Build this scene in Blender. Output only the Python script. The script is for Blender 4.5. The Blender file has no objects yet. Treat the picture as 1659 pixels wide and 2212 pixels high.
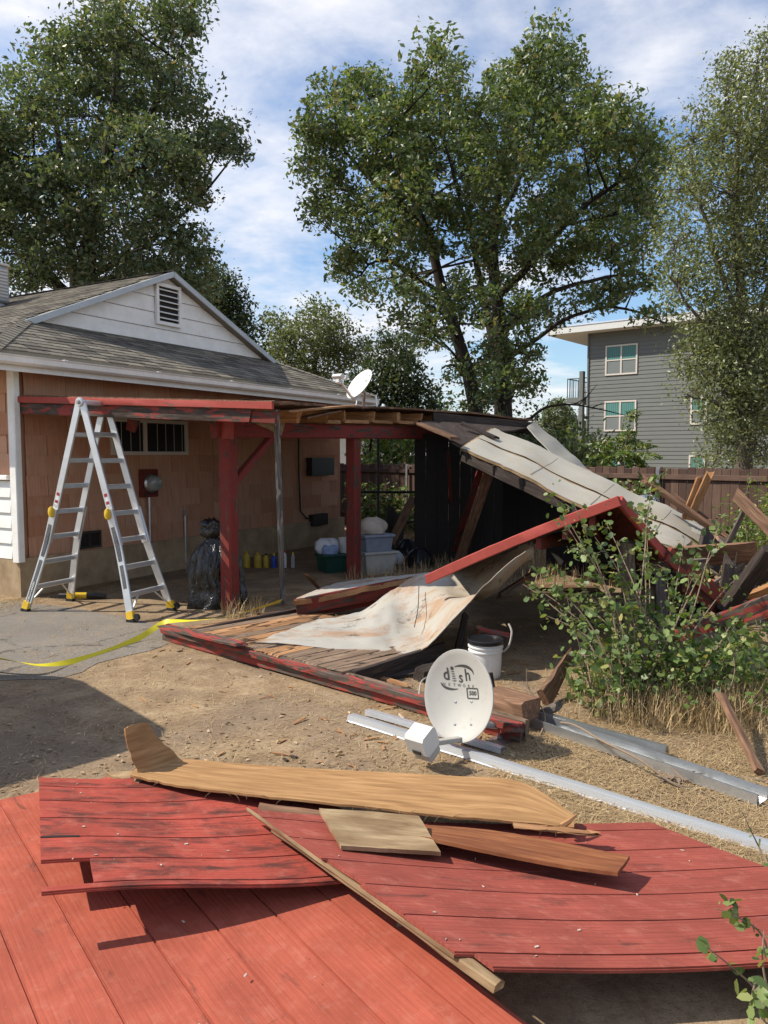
import bpy, math, random
import numpy as np
from mathutils import Vector, Matrix, noise

R = math.radians
rnd = random.Random(7)
scene = bpy.context.scene
COL = scene.collection
V = Vector

# ------------------------------------------------------------------ camera
CAM_H = 1.75
PITCH = R(4.27)
cam_d = bpy.data.cameras.new('camera')
cam_d.sensor_fit = 'HORIZONTAL'
cam_d.sensor_width = 36.0
cam_d.lens = 36.02
cam_d.clip_start = 0.05
cam_d.clip_end = 3000
cam = bpy.data.objects.new('camera', cam_d)
cam.location = (0, 0, CAM_H)
cam.rotation_euler = (R(90) - PITCH, 0, 0)
COL.objects.link(cam)
scene.camera = cam

# ------------------------------------------------------------------ sky
SUN_EL = R(45)
SUN_AZ = R(-89)                      # clockwise from +Y: the sun stands to the left
world = bpy.data.worlds.new('World')
scene.world = world
world.use_nodes = True
wn, wl = world.node_tree.nodes, world.node_tree.links
wn.clear()
sky = wn.new('ShaderNodeTexSky')
sky.sky_type = 'NISHITA'
sky.sun_disc = False
sky.sun_elevation = SUN_EL
sky.sun_rotation = SUN_AZ
sky.air_density = 1.15
sky.dust_density = 0.7
sky.ozone_density = 1.6
tc = wn.new('ShaderNodeTexCoord')
sep = wn.new('ShaderNodeSeparateXYZ'); wl.new(tc.outputs['Generated'], sep.inputs[0])
def wmath(op, a, b=None, c=None):
    n = wn.new('ShaderNodeMath'); n.operation = op
    for i, x in enumerate((a, b, c)):
        if x is None: continue
        if hasattr(x, 'links'): wl.new(x, n.inputs[i])
        else: n.inputs[i].default_value = x
    return n.outputs[0]
den = wmath('ADD', wmath('MAXIMUM', sep.outputs[2], 0.0), 0.16)
cmb = wn.new('ShaderNodeCombineXYZ')
wl.new(wmath('DIVIDE', sep.outputs[0], den), cmb.inputs[0])
wl.new(wmath('DIVIDE', sep.outputs[1], den), cmb.inputs[1])
def wnoise(scale, detail, rough, loc, dist=0.0, sc=(1, 1, 1)):
    m = wn.new('ShaderNodeMapping'); m.inputs['Location'].default_value = loc
    m.inputs['Scale'].default_value = sc
    m.inputs['Rotation'].default_value = (0, 0, R(24))
    wl.new(cmb.outputs[0], m.inputs[0])
    t = wn.new('ShaderNodeTexNoise'); t.inputs['Scale'].default_value = scale
    t.inputs['Detail'].default_value = detail; t.inputs['Roughness'].default_value = rough
    t.inputs['Distortion'].default_value = dist
    wl.new(m.outputs[0], t.inputs['Vector'])
    return t.outputs['Fac']
big = wnoise(0.75, 3, 0.5, (3.35, 1.2, 0.0))
mid = wnoise(2.6, 9, 0.58, (1.0, 4.0, 2.0), 0.15, (1.0, 1.15, 1))
fine = wnoise(11.0, 6, 0.6, (0.0, 2.0, 5.0), 0.2)
dens = wmath('ADD', wmath('MULTIPLY', big, 1.25), wmath('ADD', wmath('MULTIPLY', mid, 0.75), wmath('MULTIPLY', fine, 0.16)))
def wramp(fac, stops):
    r = wn.new('ShaderNodeValToRGB'); wl.new(fac, r.inputs[0])
    e = r.color_ramp.elements
    while len(e) < len(stops): e.new(0.5)
    for q, (p, c) in zip(e, stops):
        q.position = p; q.color = c
    return r.outputs[0]
dens = wmath('MULTIPLY', dens, 0.5)
CLOUD_LO, CLOUD_HI = 0.488, 0.64
mask = wramp(dens, [(CLOUD_LO, (0, 0, 0, 1)), ((CLOUD_LO * .45 + CLOUD_HI * .55), (.55, .55, .55, 1)), (CLOUD_HI, (.93, .93, .93, 1))])
shade = wramp(mid, [(0.30, (5.4, 5.6, 6.3, 1)), (0.62, (7.2, 7.2, 7.5, 1))])
mixn = wn.new('ShaderNodeMix'); mixn.data_type = 'RGBA'
wl.new(mask, mixn.inputs[0])
tint = wn.new('ShaderNodeMix'); tint.data_type = 'RGBA'; tint.blend_type = 'MULTIPLY'
tint.inputs[0].default_value = 1.0
wl.new(sky.outputs[0], tint.inputs[6]); tint.inputs[7].default_value = (0.92, 1.06, 1.22, 1)
wl.new(tint.outputs[2], mixn.inputs[6])
wl.new(shade, mixn.inputs[7])
bg = wn.new('ShaderNodeBackground'); bg.inputs['Strength'].default_value = 0.115
wl.new(mixn.outputs[2], bg.inputs[0])
wo = wn.new('ShaderNodeOutputWorld'); wl.new(bg.outputs[0], wo.inputs[0])

# ------------------------------------------------------------------ sun
TO_SUN = V((math.sin(SUN_AZ) * math.cos(SUN_EL), math.cos(SUN_AZ) * math.cos(SUN_EL), math.sin(SUN_EL)))
sd = bpy.data.lights.new('sun', 'SUN')
sd.energy = 5.0
sd.angle = R(0.53)
sd.color = (1.0, 0.93, 0.80)
so = bpy.data.objects.new('sun', sd)
so.rotation_euler = TO_SUN.to_track_quat('Z', 'Y').to_euler()
so.location = (-20, 0, 30)
COL.objects.link(so)

vs = scene.view_settings
vs.view_transform = 'Standard'; vs.look = 'None'; vs.gamma = 1.0; vs.exposure = 0.32
vs.use_curve_mapping = False
scene.cycles.max_bounces = 4
scene.cycles.diffuse_bounces = 2
scene.cycles.glossy_bounces = 2
scene.cycles.transmission_bounces = 2
scene.cycles.transparent_max_bounces = 8

# ------------------------------------------------------------------ measuring
F = 1660.0
_c, _s = math.cos(PITCH), math.sin(PITCH)
def ray(px, py):
    u, v = (px - 829.5) / F, (1106 - py) / F
    return V((u, v * _s + _c, v * _c - _s))
def at(px, py, d):                 # the point d metres in front that shows there in the photograph
    r = ray(px, py); return V((0, 0, CAM_H)) + r * (d / r.y)
def gr(px, py, z=0.0):             # the point at height z that shows there
    r = ray(px, py); return V((0, 0, CAM_H)) + r * ((z - CAM_H) / r.z)

# ------------------------------------------------------------------ mesh builder
class MB:
    def __init__(s): s.v = []; s.f = []; s.g = []
    def add(s, vs_, fs, gs=None):
        o = len(s.v)
        s.v += [tuple(p) for p in vs_]
        s.g += [tuple(p) for p in (gs if gs is not None else vs_)]
        s.f += [tuple(i + o for i in q) for q in fs]
        return s
    def box(s, c, size, M=None, ch=0.0):
        x, y, z = size[0] / 2, size[1] / 2, size[2] / 2
        M = M or Matrix.Identity(3)
        d = V((0, 0, 0)) + M @ V((0, 0, 1))
        c = V(c)
        return s.beam(c - M @ V((x, 0, 0)), c + M @ V((x, 0, 0)), size[1], size[2], M @ V((0, 0, 1)), ch)
    def beam(s, p0, p1, w, h, up=(0, 0, 1), ch=None, seg=1, brk=(0, 0), warp=0.0, bow=0.0, roll=0.0, taper=1.0):
        p0, p1 = V(p0), V(p1)
        d = (p1 - p0); L = d.length; d = d / L
        up = V(up)
        if abs(d.dot(up.normalized())) > 0.99: up = V((1, 0, 0))
        sd_ = d.cross(up).normalized(); u = sd_.cross(d).normalized()
        if roll:
            q = Matrix.Rotation(roll, 3, d); sd_ = q @ sd_; u = q @ u
        if ch is None: ch = min(w, h) * 0.12
        a, b = w / 2, h / 2
        ring = [(a - ch, -b), (a, -b + ch), (a, b - ch), (a - ch, b), (-a + ch, b), (-a, b - ch), (-a, -b + ch), (-a + ch, -b)] if ch > 0 else [(a, -b), (a, b), (-a, b), (-a, -b)]
        n = len(ring)
        vs_, gs, fs = [], [], []
        off = rnd.random() * 50
        for i in range(seg + 1):
            t = i / seg
            k = 1 + (taper - 1) * t
            for j, (x, y) in enumerate(ring):
                e = 0.0
                if i == 0 and brk[0]: e = rnd.uniform(-brk[0], brk[0])
                if i == seg and brk[1]: e = rnd.uniform(-brk[1], brk[1])
                p = p0 + d * (t * L + e) + sd_ * x * k + u * (y * k + bow * math.sin(math.pi * t))
                if warp: p += V((rnd.uniform(-warp, warp), rnd.uniform(-warp, warp), rnd.uniform(-warp, warp)))
                vs_.append(p); gs.append((t * L + off, x + off, y))
        for i in range(seg):
            for j in range(n):
                fs.append((i * n + j, i * n + (j + 1) % n, (i + 1) * n + (j + 1) % n, (i + 1) * n + j))
        fs.append(tuple(range(n - 1, -1, -1)))
        fs.append(tuple(seg * n + j for j in range(n)))
        return s.add(vs_, [tuple(reversed(q)) for q in fs], gs)
    def tube(s, pts, rad, n=8, cap=True):
        pts = [V(p) for p in pts]
        if not hasattr(rad, '__len__'): rad = [rad] * len(pts)
        vs_, gs, fs = [], [], []
        prev = None; run = 0
        for i, p in enumerate(pts):
            d = (pts[min(i + 1, len(pts) - 1)] - pts[max(i - 1, 0)])
            d = d.normalized() if d.length > 1e-9 else V((0, 0, 1))
            if prev is None:
                ref = V((0, 0, 1)) if abs(d.z) < 0.9 else V((1, 0, 0))
                a = d.cross(ref).normalized()
            else:
                a = (prev - d * prev.dot(d)); a = a.normalized() if a.length > 1e-6 else d.orthogonal().normalized()
            prev = a; b = d.cross(a)
            if i: run += (p - pts[i - 1]).length
            for j in range(n):
                t = 2 * math.pi * j / n
                vs_.append(p + (a * math.cos(t) + b * math.sin(t)) * rad[i]); gs.append((run, math.cos(t) * rad[i], math.sin(t) * rad[i]))
        for i in range(len(pts) - 1):
            for j in range(n):
                fs.append((i * n + j, i * n + (j + 1) % n, (i + 1) * n + (j + 1) % n, (i + 1) * n + j))
        if cap:
            fs.append(tuple(range(n - 1, -1, -1))); fs.append(tuple((len(pts) - 1) * n + j for j in range(n)))
        return s.add(vs_, fs, gs)
    def lathe(s, prof, origin=(0, 0, 0), M=None, n=24, fn=None, cap=False):
        M = M or Matrix.Identity(3); origin = V(origin)
        vs_, gs, fs = [], [], []
        for i, (r, z) in enumerate(prof):
            for j in range(n):
                t = 2 * math.pi * j / n
                q = V((r * math.cos(t), r * math.sin(t), z))
                if fn: q = fn(q, t, i)
                vs_.append(origin + M @ q); gs.append(tuple(q))
        for i in range(len(prof) - 1):
            for j in range(n):
                fs.append((i * n + j, i * n + (j + 1) % n, (i + 1) * n + (j + 1) % n, (i + 1) * n + j))
        if cap:
            fs.append(tuple(range(n - 1, -1, -1))); fs.append(tuple((len(prof) - 1) * n + j for j in range(n)))
        return s.add(vs_, fs, gs)
    def sheet(s, P, thick=0.004, jag=0.0, G=None):     # P[i][j] a grid of points, closed slab
        ni, nj = len(P), len(P[0])
        top, gs = [], []
        N = []
        for i in range(ni):
            for j in range(nj):
                du = V(P[min(i + 1, ni - 1)][j]) - V(P[max(i - 1, 0)][j])
                dv = V(P[i][min(j + 1, nj - 1)]) - V(P[i][max(j - 1, 0)])
                n_ = du.cross(dv); n_ = n_.normalized() if n_.length > 1e-12 else V((0, 0, 1))
                N.append(n_); p = V(P[i][j])
                if jag and (i in (0, ni - 1) or j in (0, nj - 1)):
                    p = p + V((rnd.uniform(-jag, jag), rnd.uniform(-jag, jag), 0))
                top.append(p)
        us = [0]
        for i in range(1, ni): us.append(us[-1] + (V(P[i][nj // 2]) - V(P[i - 1][nj // 2])).length)
        vs2 = [0]
        for j in range(1, nj): vs2.append(vs2[-1] + (V(P[ni // 2][j]) - V(P[ni // 2][j - 1])).length)
        gs = [(us[i], vs2[j], 0) for i in range(ni) for j in range(nj)]
        bot = [p - n_ * thick for p, n_ in zip(top, N)]
        m = ni * nj
        fs = []
        for i in range(ni - 1):
            for j in range(nj - 1):
                a, b, c, d = i * nj + j, (i + 1) * nj + j, (i + 1) * nj + j + 1, i * nj + j + 1
                fs.append((a, b, c, d)); fs.append((d + m, c + m, b + m, a + m))
        for i in range(ni - 1):
            a, b = i * nj, (i + 1) * nj; fs.append((b, a, a + m, b + m))
            a, b = i * nj + nj - 1, (i + 1) * nj + nj - 1; fs.append((a, b, b + m, a + m))
        for j in range(nj - 1):
            a, b = j, j + 1; fs.append((a, b, b + m, a + m))
            a, b = (ni - 1) * nj + j, (ni - 1) * nj + j + 1; fs.append((b, a, a + m, b + m))
        return s.add(top + bot, fs, gs + gs)
    def prism(s, poly, d):              # poly: points in a plane (ccw seen against d), pushed along d
        poly = [V(p) for p in poly]; d = V(d); n = len(poly)
        fs = [tuple(range(n)), tuple(range(2 * n - 1, n - 1, -1))]
        for i in range(n):
            j = (i + 1) % n
            fs.append((i, i + n, j + n, j))
        return s.add(poly + [p + d for p in poly], fs)
    def mesh(s, name, smooth=35):
        me = bpy.data.meshes.new(name)
        return me
    def build(s, name, mat, parent=None, smooth=32, base=None):
        vs_ = np.array(s.v, dtype=np.float32)
        if parent is not None:
            o = np.array(wloc(parent)); loc = (0, 0, 0)
        else:
            o = np.array(base if base is not None else ((vs_[:, 0].min() + vs_[:, 0].max()) / 2, (vs_[:, 1].min() + vs_[:, 1].max()) / 2, vs_[:, 2].min()))
            loc = tuple(float(x) for x in o)
        me = bpy.data.meshes.new(name)
        me.from_pydata((vs_ - o).tolist(), [], s.f)
        at_ = me.attributes.new('g', 'FLOAT_VECTOR', 'POINT')
        at_.data.foreach_set('vector', np.array(s.g, dtype=np.float32).ravel())
        if smooth:
            me.shade_smooth(); me.set_sharp_from_angle(angle=R(smooth))
        me.materials.append(mat)
        me.update()
        ob = bpy.data.objects.new(name, me); COL.objects.link(ob)
        ob.location = loc
        if parent is not None: ob.parent = parent
        return ob

def wloc(o):
    p = V((0, 0, 0))
    while o is not None: p = p + V(o.location); o = o.parent
    return p
def tag(o, label=None, cat=None, group=None, kind=None):
    if label: o['label'] = label
    if cat:
        o['category'] = cat
        if not kind: o['kind'] = 'thing'
    if group: o['group'] = group
    if kind: o['kind'] = kind
    return o
def thing(name, loc, label, cat, group=None):
    o = bpy.data.objects.new(name, None); COL.objects.link(o)
    o.empty_display_size = 0.1
    o.location = loc
    return tag(o, label, cat, group)
def inst(name, me, loc, M, parent, mat=None):     # a piece that shares mesh data; loc in world space
    o = bpy.data.objects.new(name, me); COL.objects.link(o)
    T = M.to_4x4(); T.translation = V(loc) - wloc(parent)
    o.parent = parent; o.matrix_basis = T
    return o

# ------------------------------------------------------------------ materials
class NB:
    def __init__(s, name):
        s.m = bpy.data.materials.new(name); s.m.use_nodes = True
        s.t = s.m.node_tree; s.t.nodes.clear()
        s.out = s.t.nodes.new('ShaderNodeOutputMaterial')
    def n(s, typ, **kw):
        x = s.t.nodes.new('ShaderNode' + typ)
        for k, v in kw.items(): setattr(x, k, v)
        return x
    def put(s, sock, x):
        if x is None: return
        if hasattr(x, 'links'): s.t.links.new(x, sock)
        else:
            if isinstance(x, (tuple, list)) and len(x) == 3 and sock.type == 'RGBA': x = (*x, 1)
            sock.default_value = x
    def g(s): return s.n('Attribute', attribute_name='g').outputs['Vector']
    def at(s, nm): return s.n('Attribute', attribute_name=nm).outputs['Fac']
    def pos(s): return s.n('NewGeometry').outputs['Position']
    def rand(s): return s.n('ObjectInfo').outputs['Random']
    def map(s, vec, scale=(1, 1, 1), loc=(0, 0, 0), rot=(0, 0, 0)):
        x = s.n('Mapping'); s.put(x.inputs[0], vec)
        x.inputs['Scale'].default_value = scale; x.inputs['Rotation'].default_value = rot
        s.put(x.inputs['Location'], loc); return x.outputs[0]
    def addv(s, vec, val, k=37.0):
        x = s.n('VectorMath', operation='ADD'); s.put(x.inputs[0], vec)
        c = s.n('CombineXYZ'); q = s.math('MULTIPLY', val, k)
        for i in range(3): s.put(c.inputs[i], q)
        s.put(x.inputs[1], c.outputs[0]); return x.outputs[0]
    def noise(s, vec, scale=5.0, detail=4.0, rough=0.55, dist=0.0):
        x = s.n('TexNoise'); s.put(x.inputs['Vector'], vec)
        x.inputs['Scale'].default_value = scale; x.inputs['Detail'].default_value = detail
        x.inputs['Roughness'].default_value = rough; x.inputs['Distortion'].default_value = dist
        return x.outputs['Fac']
    def voro(s, vec, scale=5.0, feature='F1', out='Distance'):
        x = s.n('TexVoronoi', feature=feature); s.put(x.inputs['Vector'], vec)
        x.inputs['Scale'].default_value = scale; return x.outputs[out]
    def wave(s, vec, scale, dist, detail=2, axis='Y'):
        x = s.n('TexWave', bands_direction=axis); s.put(x.inputs['Vector'], vec)
        x.inputs['Scale'].default_value = scale; x.inputs['Distortion'].default_value = dist
        x.inputs['Detail'].default_value = detail; return x.outputs['Fac']
    def math(s, op, a, b=None, clamp=False):
        x = s.n('Math', operation=op, use_clamp=clamp); s.put(x.inputs[0], a); s.put(x.inputs[1], b)
        return x.outputs[0]
    def ramp(s, fac, stops, interp='LINEAR'):
        x = s.n('ValToRGB'); s.put(x.inputs[0], fac); r = x.color_ramp; r.interpolation = interp
        while len(r.elements) < len(stops): r.elements.new(0.5)
        for e, (p, c) in zip(r.elements, stops):
            e.position = p
            e.color = (c, c, c, 1) if not hasattr(c, '__len__') else (*c[:3], 1)
        return x.outputs[0]
    def mix(s, fac, a, b, mode='MIX'):
        x = s.n('Mix', data_type='RGBA', blend_type=mode); s.put(x.inputs[0], fac); s.put(x.inputs[6], a); s.put(x.inputs[7], b)
        return x.outputs[2]
    def bump(s, h, strength=0.4, dist=0.01, normal=None):
        x = s.n('Bump'); x.inputs['Strength'].default_value = strength; x.inputs['Distance'].default_value = dist
        s.put(x.inputs['Height'], h); s.put(x.inputs['Normal'], normal); return x.outputs[0]
    def bsdf(s, col, rough=0.8, metal=0.0, normal=None, spec=0.3, coat=0.0, alpha=None, trans=None, tcol=None):
        x = s.n('BsdfPrincipled'); s.put(x.inputs['Base Color'], col); s.put(x.inputs['Roughness'], rough)
        s.put(x.inputs['Metallic'], metal); s.put(x.inputs['Normal'], normal)
        x.inputs['Specular IOR Level'].default_value = spec
        x.inputs['Coat Weight'].default_value = coat
        o = x.outputs[0]
        if trans:
            t = s.n('BsdfTranslucent'); s.put(t.inputs[0], tcol if tcol is not None else col)
            mx = s.n('MixShader'); mx.inputs[0].default_value = trans
            s.t.links.new(o, mx.inputs[1]); s.t.links.new(t.outputs[0], mx.inputs[2]); o = mx.outputs[0]
        s.t.links.new(o, s.out.inputs[0]); return s.m

def plain(name, col, rough=0.6, metal=0.0, spec=0.4, var=0.12, scale=9.0, bump=0.15, coat=0.0):
    b = NB(name); p = b.g()
    f = b.noise(p, scale, 5, 0.6)
    c = b.mix(b.ramp(f, [(0.3, 0.0), (0.7, 1.0)]), tuple(x * (1 - var) for x in col), tuple(min(1, x * (1 + var)) for x in col))
    d = b.noise(p, scale * 6, 3, 0.6)
    c = b.mix(b.ramp(d, [(0.62, 0.0), (0.78, 0.35)]), c, tuple(x * 0.55 for x in col))
    return b.bsdf(c, rough, metal, b.bump(f, bump, 0.01), spec, coat)

def wood(name, dark, mid, light, paint=None, cover=0.5, grain=26.0, rough=0.8, char=0.0, varobj=0.25, bumpk=0.35, pdark=0.75):
    """Weathered timber: grain runs along g.x; optional paint that has flaked off in patches, optional black rot."""
    b = NB(name); g = b.addv(b.g(), b.rand())
    fib = b.noise(b.map(g, (1.6, grain, grain)), 2.6, 6, 0.62, 0.4)
    fig = b.noise(b.map(g, (0.9, 7, 7)), 2.2, 3, 0.5, 1.3)
    c = b.ramp(fib, [(0.28, dark), (0.50, mid), (0.74, light)])
    c = b.mix(b.ramp(fig, [(0.35, 0.55), (0.60, 0.0)]), c, dark)
    if varobj:
        v = b.ramp(b.rand(), [(0.0, 1 - varobj), (1.0, 1 + varobj * 0.6)])
        c = b.mix(1.0, c, v, 'MULTIPLY')
    if char:
        k = b.noise(b.map(g, (2.2, 8, 8)), 2.0, 6, 0.6, 0.5)
        c = b.mix(b.ramp(k, [(0.60 - char * 0.3, 0.0), (0.66 - char * 0.3, 0.92)]), c, (0.018, 0.014, 0.012))
    hgt = fib
    if paint:
        k = b.noise(b.map(g, (1.7, 9, 9)), 2.1, 9, 0.66, 0.5)
        lo = 0.50 + (0.5 - cover) * 0.38
        msk = b.ramp(k, [(lo, 0.0), (lo + 0.02, 1.0)])
        pf = b.noise(g, 14, 5, 0.6)
        pc = b.mix(pf, tuple(x * pdark for x in paint), tuple(min(1, x * 1.18) for x in paint))
        c = b.mix(msk, c, pc)
        hgt = b.math('ADD', b.math('MULTIPLY', fib, 0.6), b.math('MULTIPLY', msk, 0.9))
    return b.bsdf(c, rough, 0, b.bump(hgt, bumpk, 0.004), 0.25)

RED = (0.36, 0.068, 0.052)
M = {}
M['red_fascia'] = wood('red_fascia', (.05, .036, .03), (.13, .095, .075), (.22, .17, .14), (.30, .055, .043), 0.50)
M['red_peeling'] = wood('red_peeling', (.03, .022, .018), (.085, .06, .048), (.16, .12, .10), (.28, .05, .04), 0.42)
M['red_clean'] = wood('red_clean', (.07, .05, .04), (.14, .10, .08), (.24, .18, .15), (0.35, 0.066, 0.052), 0.88)
M['red_post'] = wood('red_post', (.035, .026, .022), (.10, .07, .055), (.2, .15, .12), (0.20, 0.034, 0.027), 0.68)
M['grey_wood'] = wood('grey_wood', (.05, .04, .033), (.15, .12, .1), (.27, .22, .185))
M['brown_wood'] = wood('brown_wood', (.07, .036, .022), (.20, .11, .066), (.34, .20, .12))
M['dark_wood'] = wood('dark_wood', (.018, .014, .012), (.05, .036, .03), (.11, .08, .066))
M['orange_wood'] = wood('orange_wood', (.22, .10, .045), (.42, .22, .10), (.56, .33, .17), grain=18)
M['charred_deck'] = wood('charred_deck', (.20, .10, .05), (.42, .22, .10), (.55, .33, .17), char=0.24, grain=18)
M['rotten_deck'] = wood('rotten_deck', (.10, .068, .046), (.23, .155, .105), (.38, .27, .19), char=0.12)
M['plywood'] = wood('plywood', (.22, .115, .045), (.37, .205, .088), (.46, .275, .125), grain=17, varobj=0.1, bumpk=0.2)
M['plywood_red'] = wood('plywood_red', (.11, .034, .015), (.23, .082, .034), (.33, .14, .055), grain=14, varobj=0.1, bumpk=0.2)
M['pale_wood'] = wood('pale_wood', (.15, .09, .045), (.31, .21, .115), (.46, .35, .21), grain=7, varobj=0.1)
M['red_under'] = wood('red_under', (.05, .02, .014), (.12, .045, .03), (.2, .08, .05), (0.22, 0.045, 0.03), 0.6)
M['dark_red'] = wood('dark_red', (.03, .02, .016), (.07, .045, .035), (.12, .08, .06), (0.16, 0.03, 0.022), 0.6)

def siding_red(name, base, dirt, grain=1.0):
    b = NB(name); g = b.g()
    fib = b.noise(b.map(g, (2.5, 55, 55)), 2.4, 5, 0.6, 0.3)
    fig = b.wave(b.map(g, (0.55, 5.5, 5.5)), 2.4, 9.0, 2.0, 'Y')
    blot = b.noise(g, 3.2, 7, 0.66, 0.3)
    c = b.mix(b.ramp(blot, [(0.32, 0.0), (0.7, 1.0)]), tuple(x * 0.74 for x in base), tuple(min(1, x * 1.2) for x in base))
    c = b.mix(b.ramp(fib, [(0.30, 0.40 * grain), (0.55, 0.0)]), c, tuple(x * 0.45 for x in base))
    c = b.mix(b.ramp(fig, [(0.10, 0.30 * grain), (0.34, 0.0)]), c, tuple(x * 0.5 for x in base))
    k = b.noise(b.map(g, (1.0, 3.2, 3.2)), 3.4, 9, 0.68, 0.4)
    c = b.mix(b.ramp(k, [(0.60 - dirt * 0.2, 0.0), (0.74 - dirt * 0.2, 0.8)]), c, (0.045, 0.03, 0.026))
    sp = b.noise(g, 120, 2, 0.5)
    c = b.mix(b.ramp(sp, [(0.735, 0.0), (0.78, 0.6)]), c, (0.6, 0.45, 0.38))
    lf = b.noise(b.map(g, (1.4, 1.4, 1.4)), 9, 6, 0.7)
    c = b.mix(b.ramp(lf, [(0.52, 0.0), (0.76, 0.42)]), c, (0.52, 0.22, 0.16))
    sc_ = b.noise(b.map(g, (9, 1.5, 1)), 4.0, 6, 0.7, 0.8)
    c = b.mix(b.ramp(sc_, [(0.63, 0.0), (0.70, 0.55)]), c, tuple(x * 0.5 for x in base))
    nl = b.voro(g, 7.0)
    c = b.mix(b.ramp(nl, [(0.018, 0.85), (0.03, 0.0)]), c, (0.05, 0.035, 0.03))
    wr = b.noise(b.map(g, (1, 1, 1), (5, 9, 0)), 1.1, 4, 0.6)
    c = b.mix(b.ramp(wr, [(0.40, 0.28), (0.62, 0.0)]), c, tuple(x * 0.62 for x in base))
    h = b.math('ADD', fib, b.math('MULTIPLY', fig, 0.25))
    return b.bsdf(c, b.ramp(blot, [(0.3, 0.85), (0.7, 0.72)]), 0, b.bump(h, 0.5, 0.003), 0.15)
M['siding_base'] = siding_red('siding_base', (0.41, 0.098, 0.060), 0.06, 0.5)
M['siding_dirty'] = siding_red('siding_dirty', (0.40, 0.076, 0.054), 0.60, 0.9)
M['siding_grain'] = siding_red('siding_grain', (0.31, 0.074, 0.054), 0.14, 1.0)

def roll_roofing():
    b = NB('roll_roofing'); g = b.g()
    gran = b.noise(g, 260, 3, 0.7)
    big = b.noise(g, 2.0, 6, 0.62, 0.6)
    c = b.ramp(gran, [(0.3, (.29, .275, .245)), (0.7, (.46, .44, .40))])
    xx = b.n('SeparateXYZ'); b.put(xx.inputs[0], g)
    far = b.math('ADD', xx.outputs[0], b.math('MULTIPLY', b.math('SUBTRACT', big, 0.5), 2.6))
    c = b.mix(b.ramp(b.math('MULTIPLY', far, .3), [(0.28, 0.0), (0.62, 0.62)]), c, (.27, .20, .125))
    c = b.mix(b.ramp(big, [(0.35, 0.0), (0.62, 0.35)]), c, (.44, .40, .33))
    st = b.noise(b.map(g, (1, 1.6, 1), (3.1, 0.4, 0)), 1.9, 7, 0.68, 0.9)
    c = b.mix(b.ramp(st, [(0.50, 0.0), (0.64, 0.70)]), c, (.33, .18, .09))
    sp = b.noise(b.map(g, (1, 1, 1), (7, 2, 0)), 2.6, 10, 0.78)
    c = b.mix(b.ramp(sp, [(0.555, 0.0), (0.62, 0.85)]), c, (.10, .072, .05))
    return b.bsdf(c, 0.92, 0, b.bump(b.math('ADD', gran, b.math('MULTIPLY', big, 3.0)), 0.3, 0.004), 0.15)
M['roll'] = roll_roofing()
def roll_clean():
    b = NB('roll_clean'); g = b.g()
    gran = b.noise(g, 240, 3, 0.7); big = b.noise(g, 1.6, 6, 0.66, 0.8)
    c = b.ramp(gran, [(0.3, (.30, .28, .24)), (0.7, (.47, .445, .385))])
    c = b.mix(b.ramp(big, [(0.42, 0.0), (0.70, 0.55)]), c, (.34, .27, .18))
    ln = b.noise(b.map(g, (0.4, 9, 1)), 2.0, 5, 0.6)
    c = b.mix(b.ramp(ln, [(0.60, 0.0), (0.75, 0.5)]), c, (.27, .22, .16))
    return b.bsdf(c, 0.92, 0, b.bump(b.math('ADD', gran, b.math('MULTIPLY', big, 2.0)), 0.3, 0.004), 0.15)
M['roll_clean'] = roll_clean()

def shingle_wall():
    b = NB('wall_shingle'); r = b.rand()
    g = b.addv(b.g(), r)
    v = b.noise(b.map(g, (26, 1.3, 1.0)), 1.6, 5, 0.6)
    m = b.noise(g, 3.4, 5, 0.6)
    c = b.ramp(r, [(0.0, (.46, .215, .122)), (0.35, (.55, .27, .158)), (0.7, (.61, .325, .20)), (1.0, (.53, .285, .18))])
    c = b.mix(b.ramp(v, [(0.35, 0.45), (0.62, 0.0)]), c, (.31, .14, .08))
    c = b.mix(b.ramp(m, [(0.50, 0.0), (0.76, 0.5)]), c, (.50, .36, .26))
    return b.bsdf(c, 0.85, 0, b.bump(v, 0.25, 0.004), 0.25)
M['wall_shingle'] = shingle_wall()
def roof_shingle():
    b = NB('roof_shingle'); r = b.rand(); p = b.pos()
    gr_ = b.noise(p, 190, 2, 0.6)
    pt = b.noise(p, 5.5, 4, 0.6)
    lv = b.at('lv')
    k = b.math('FRACT', b.math('ADD', r, lv))
    c = b.ramp(k, [(0.0, (.095, .085, .07)), (0.4, (.175, .155, .125)), (0.75, (.235, .207, .165)), (1.0, (.285, .25, .195))])
    c = b.mix(b.ramp(gr_, [(0.35, 0.5), (0.65, 0.0)]), c, (.05, .047, .043))
    c = b.mix(b.ramp(pt, [(0.5, 0.0), (0.75, 0.3)]), c, (.26, .235, .19))
    return b.bsdf(c, 0.95, 0, b.bump(gr_, 0.35, 0.003), 0.15)
M['roof_shingle'] = roof_shingle()
def concrete():
    b = NB('foundation'); p = b.pos()
    a = b.noise(p, 3, 6, 0.65); f = b.noise(p, 60, 3, 0.6)
    c = b.ramp(a, [(0.3, (.27, .19, .115)), (0.6, (.43, .32, .20)), (0.8, (.52, .40, .28))])
    return b.bsdf(c, 0.95, 0, b.bump(f, 0.4, 0.006), 0.1)
M['foundation'] = concrete()
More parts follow.
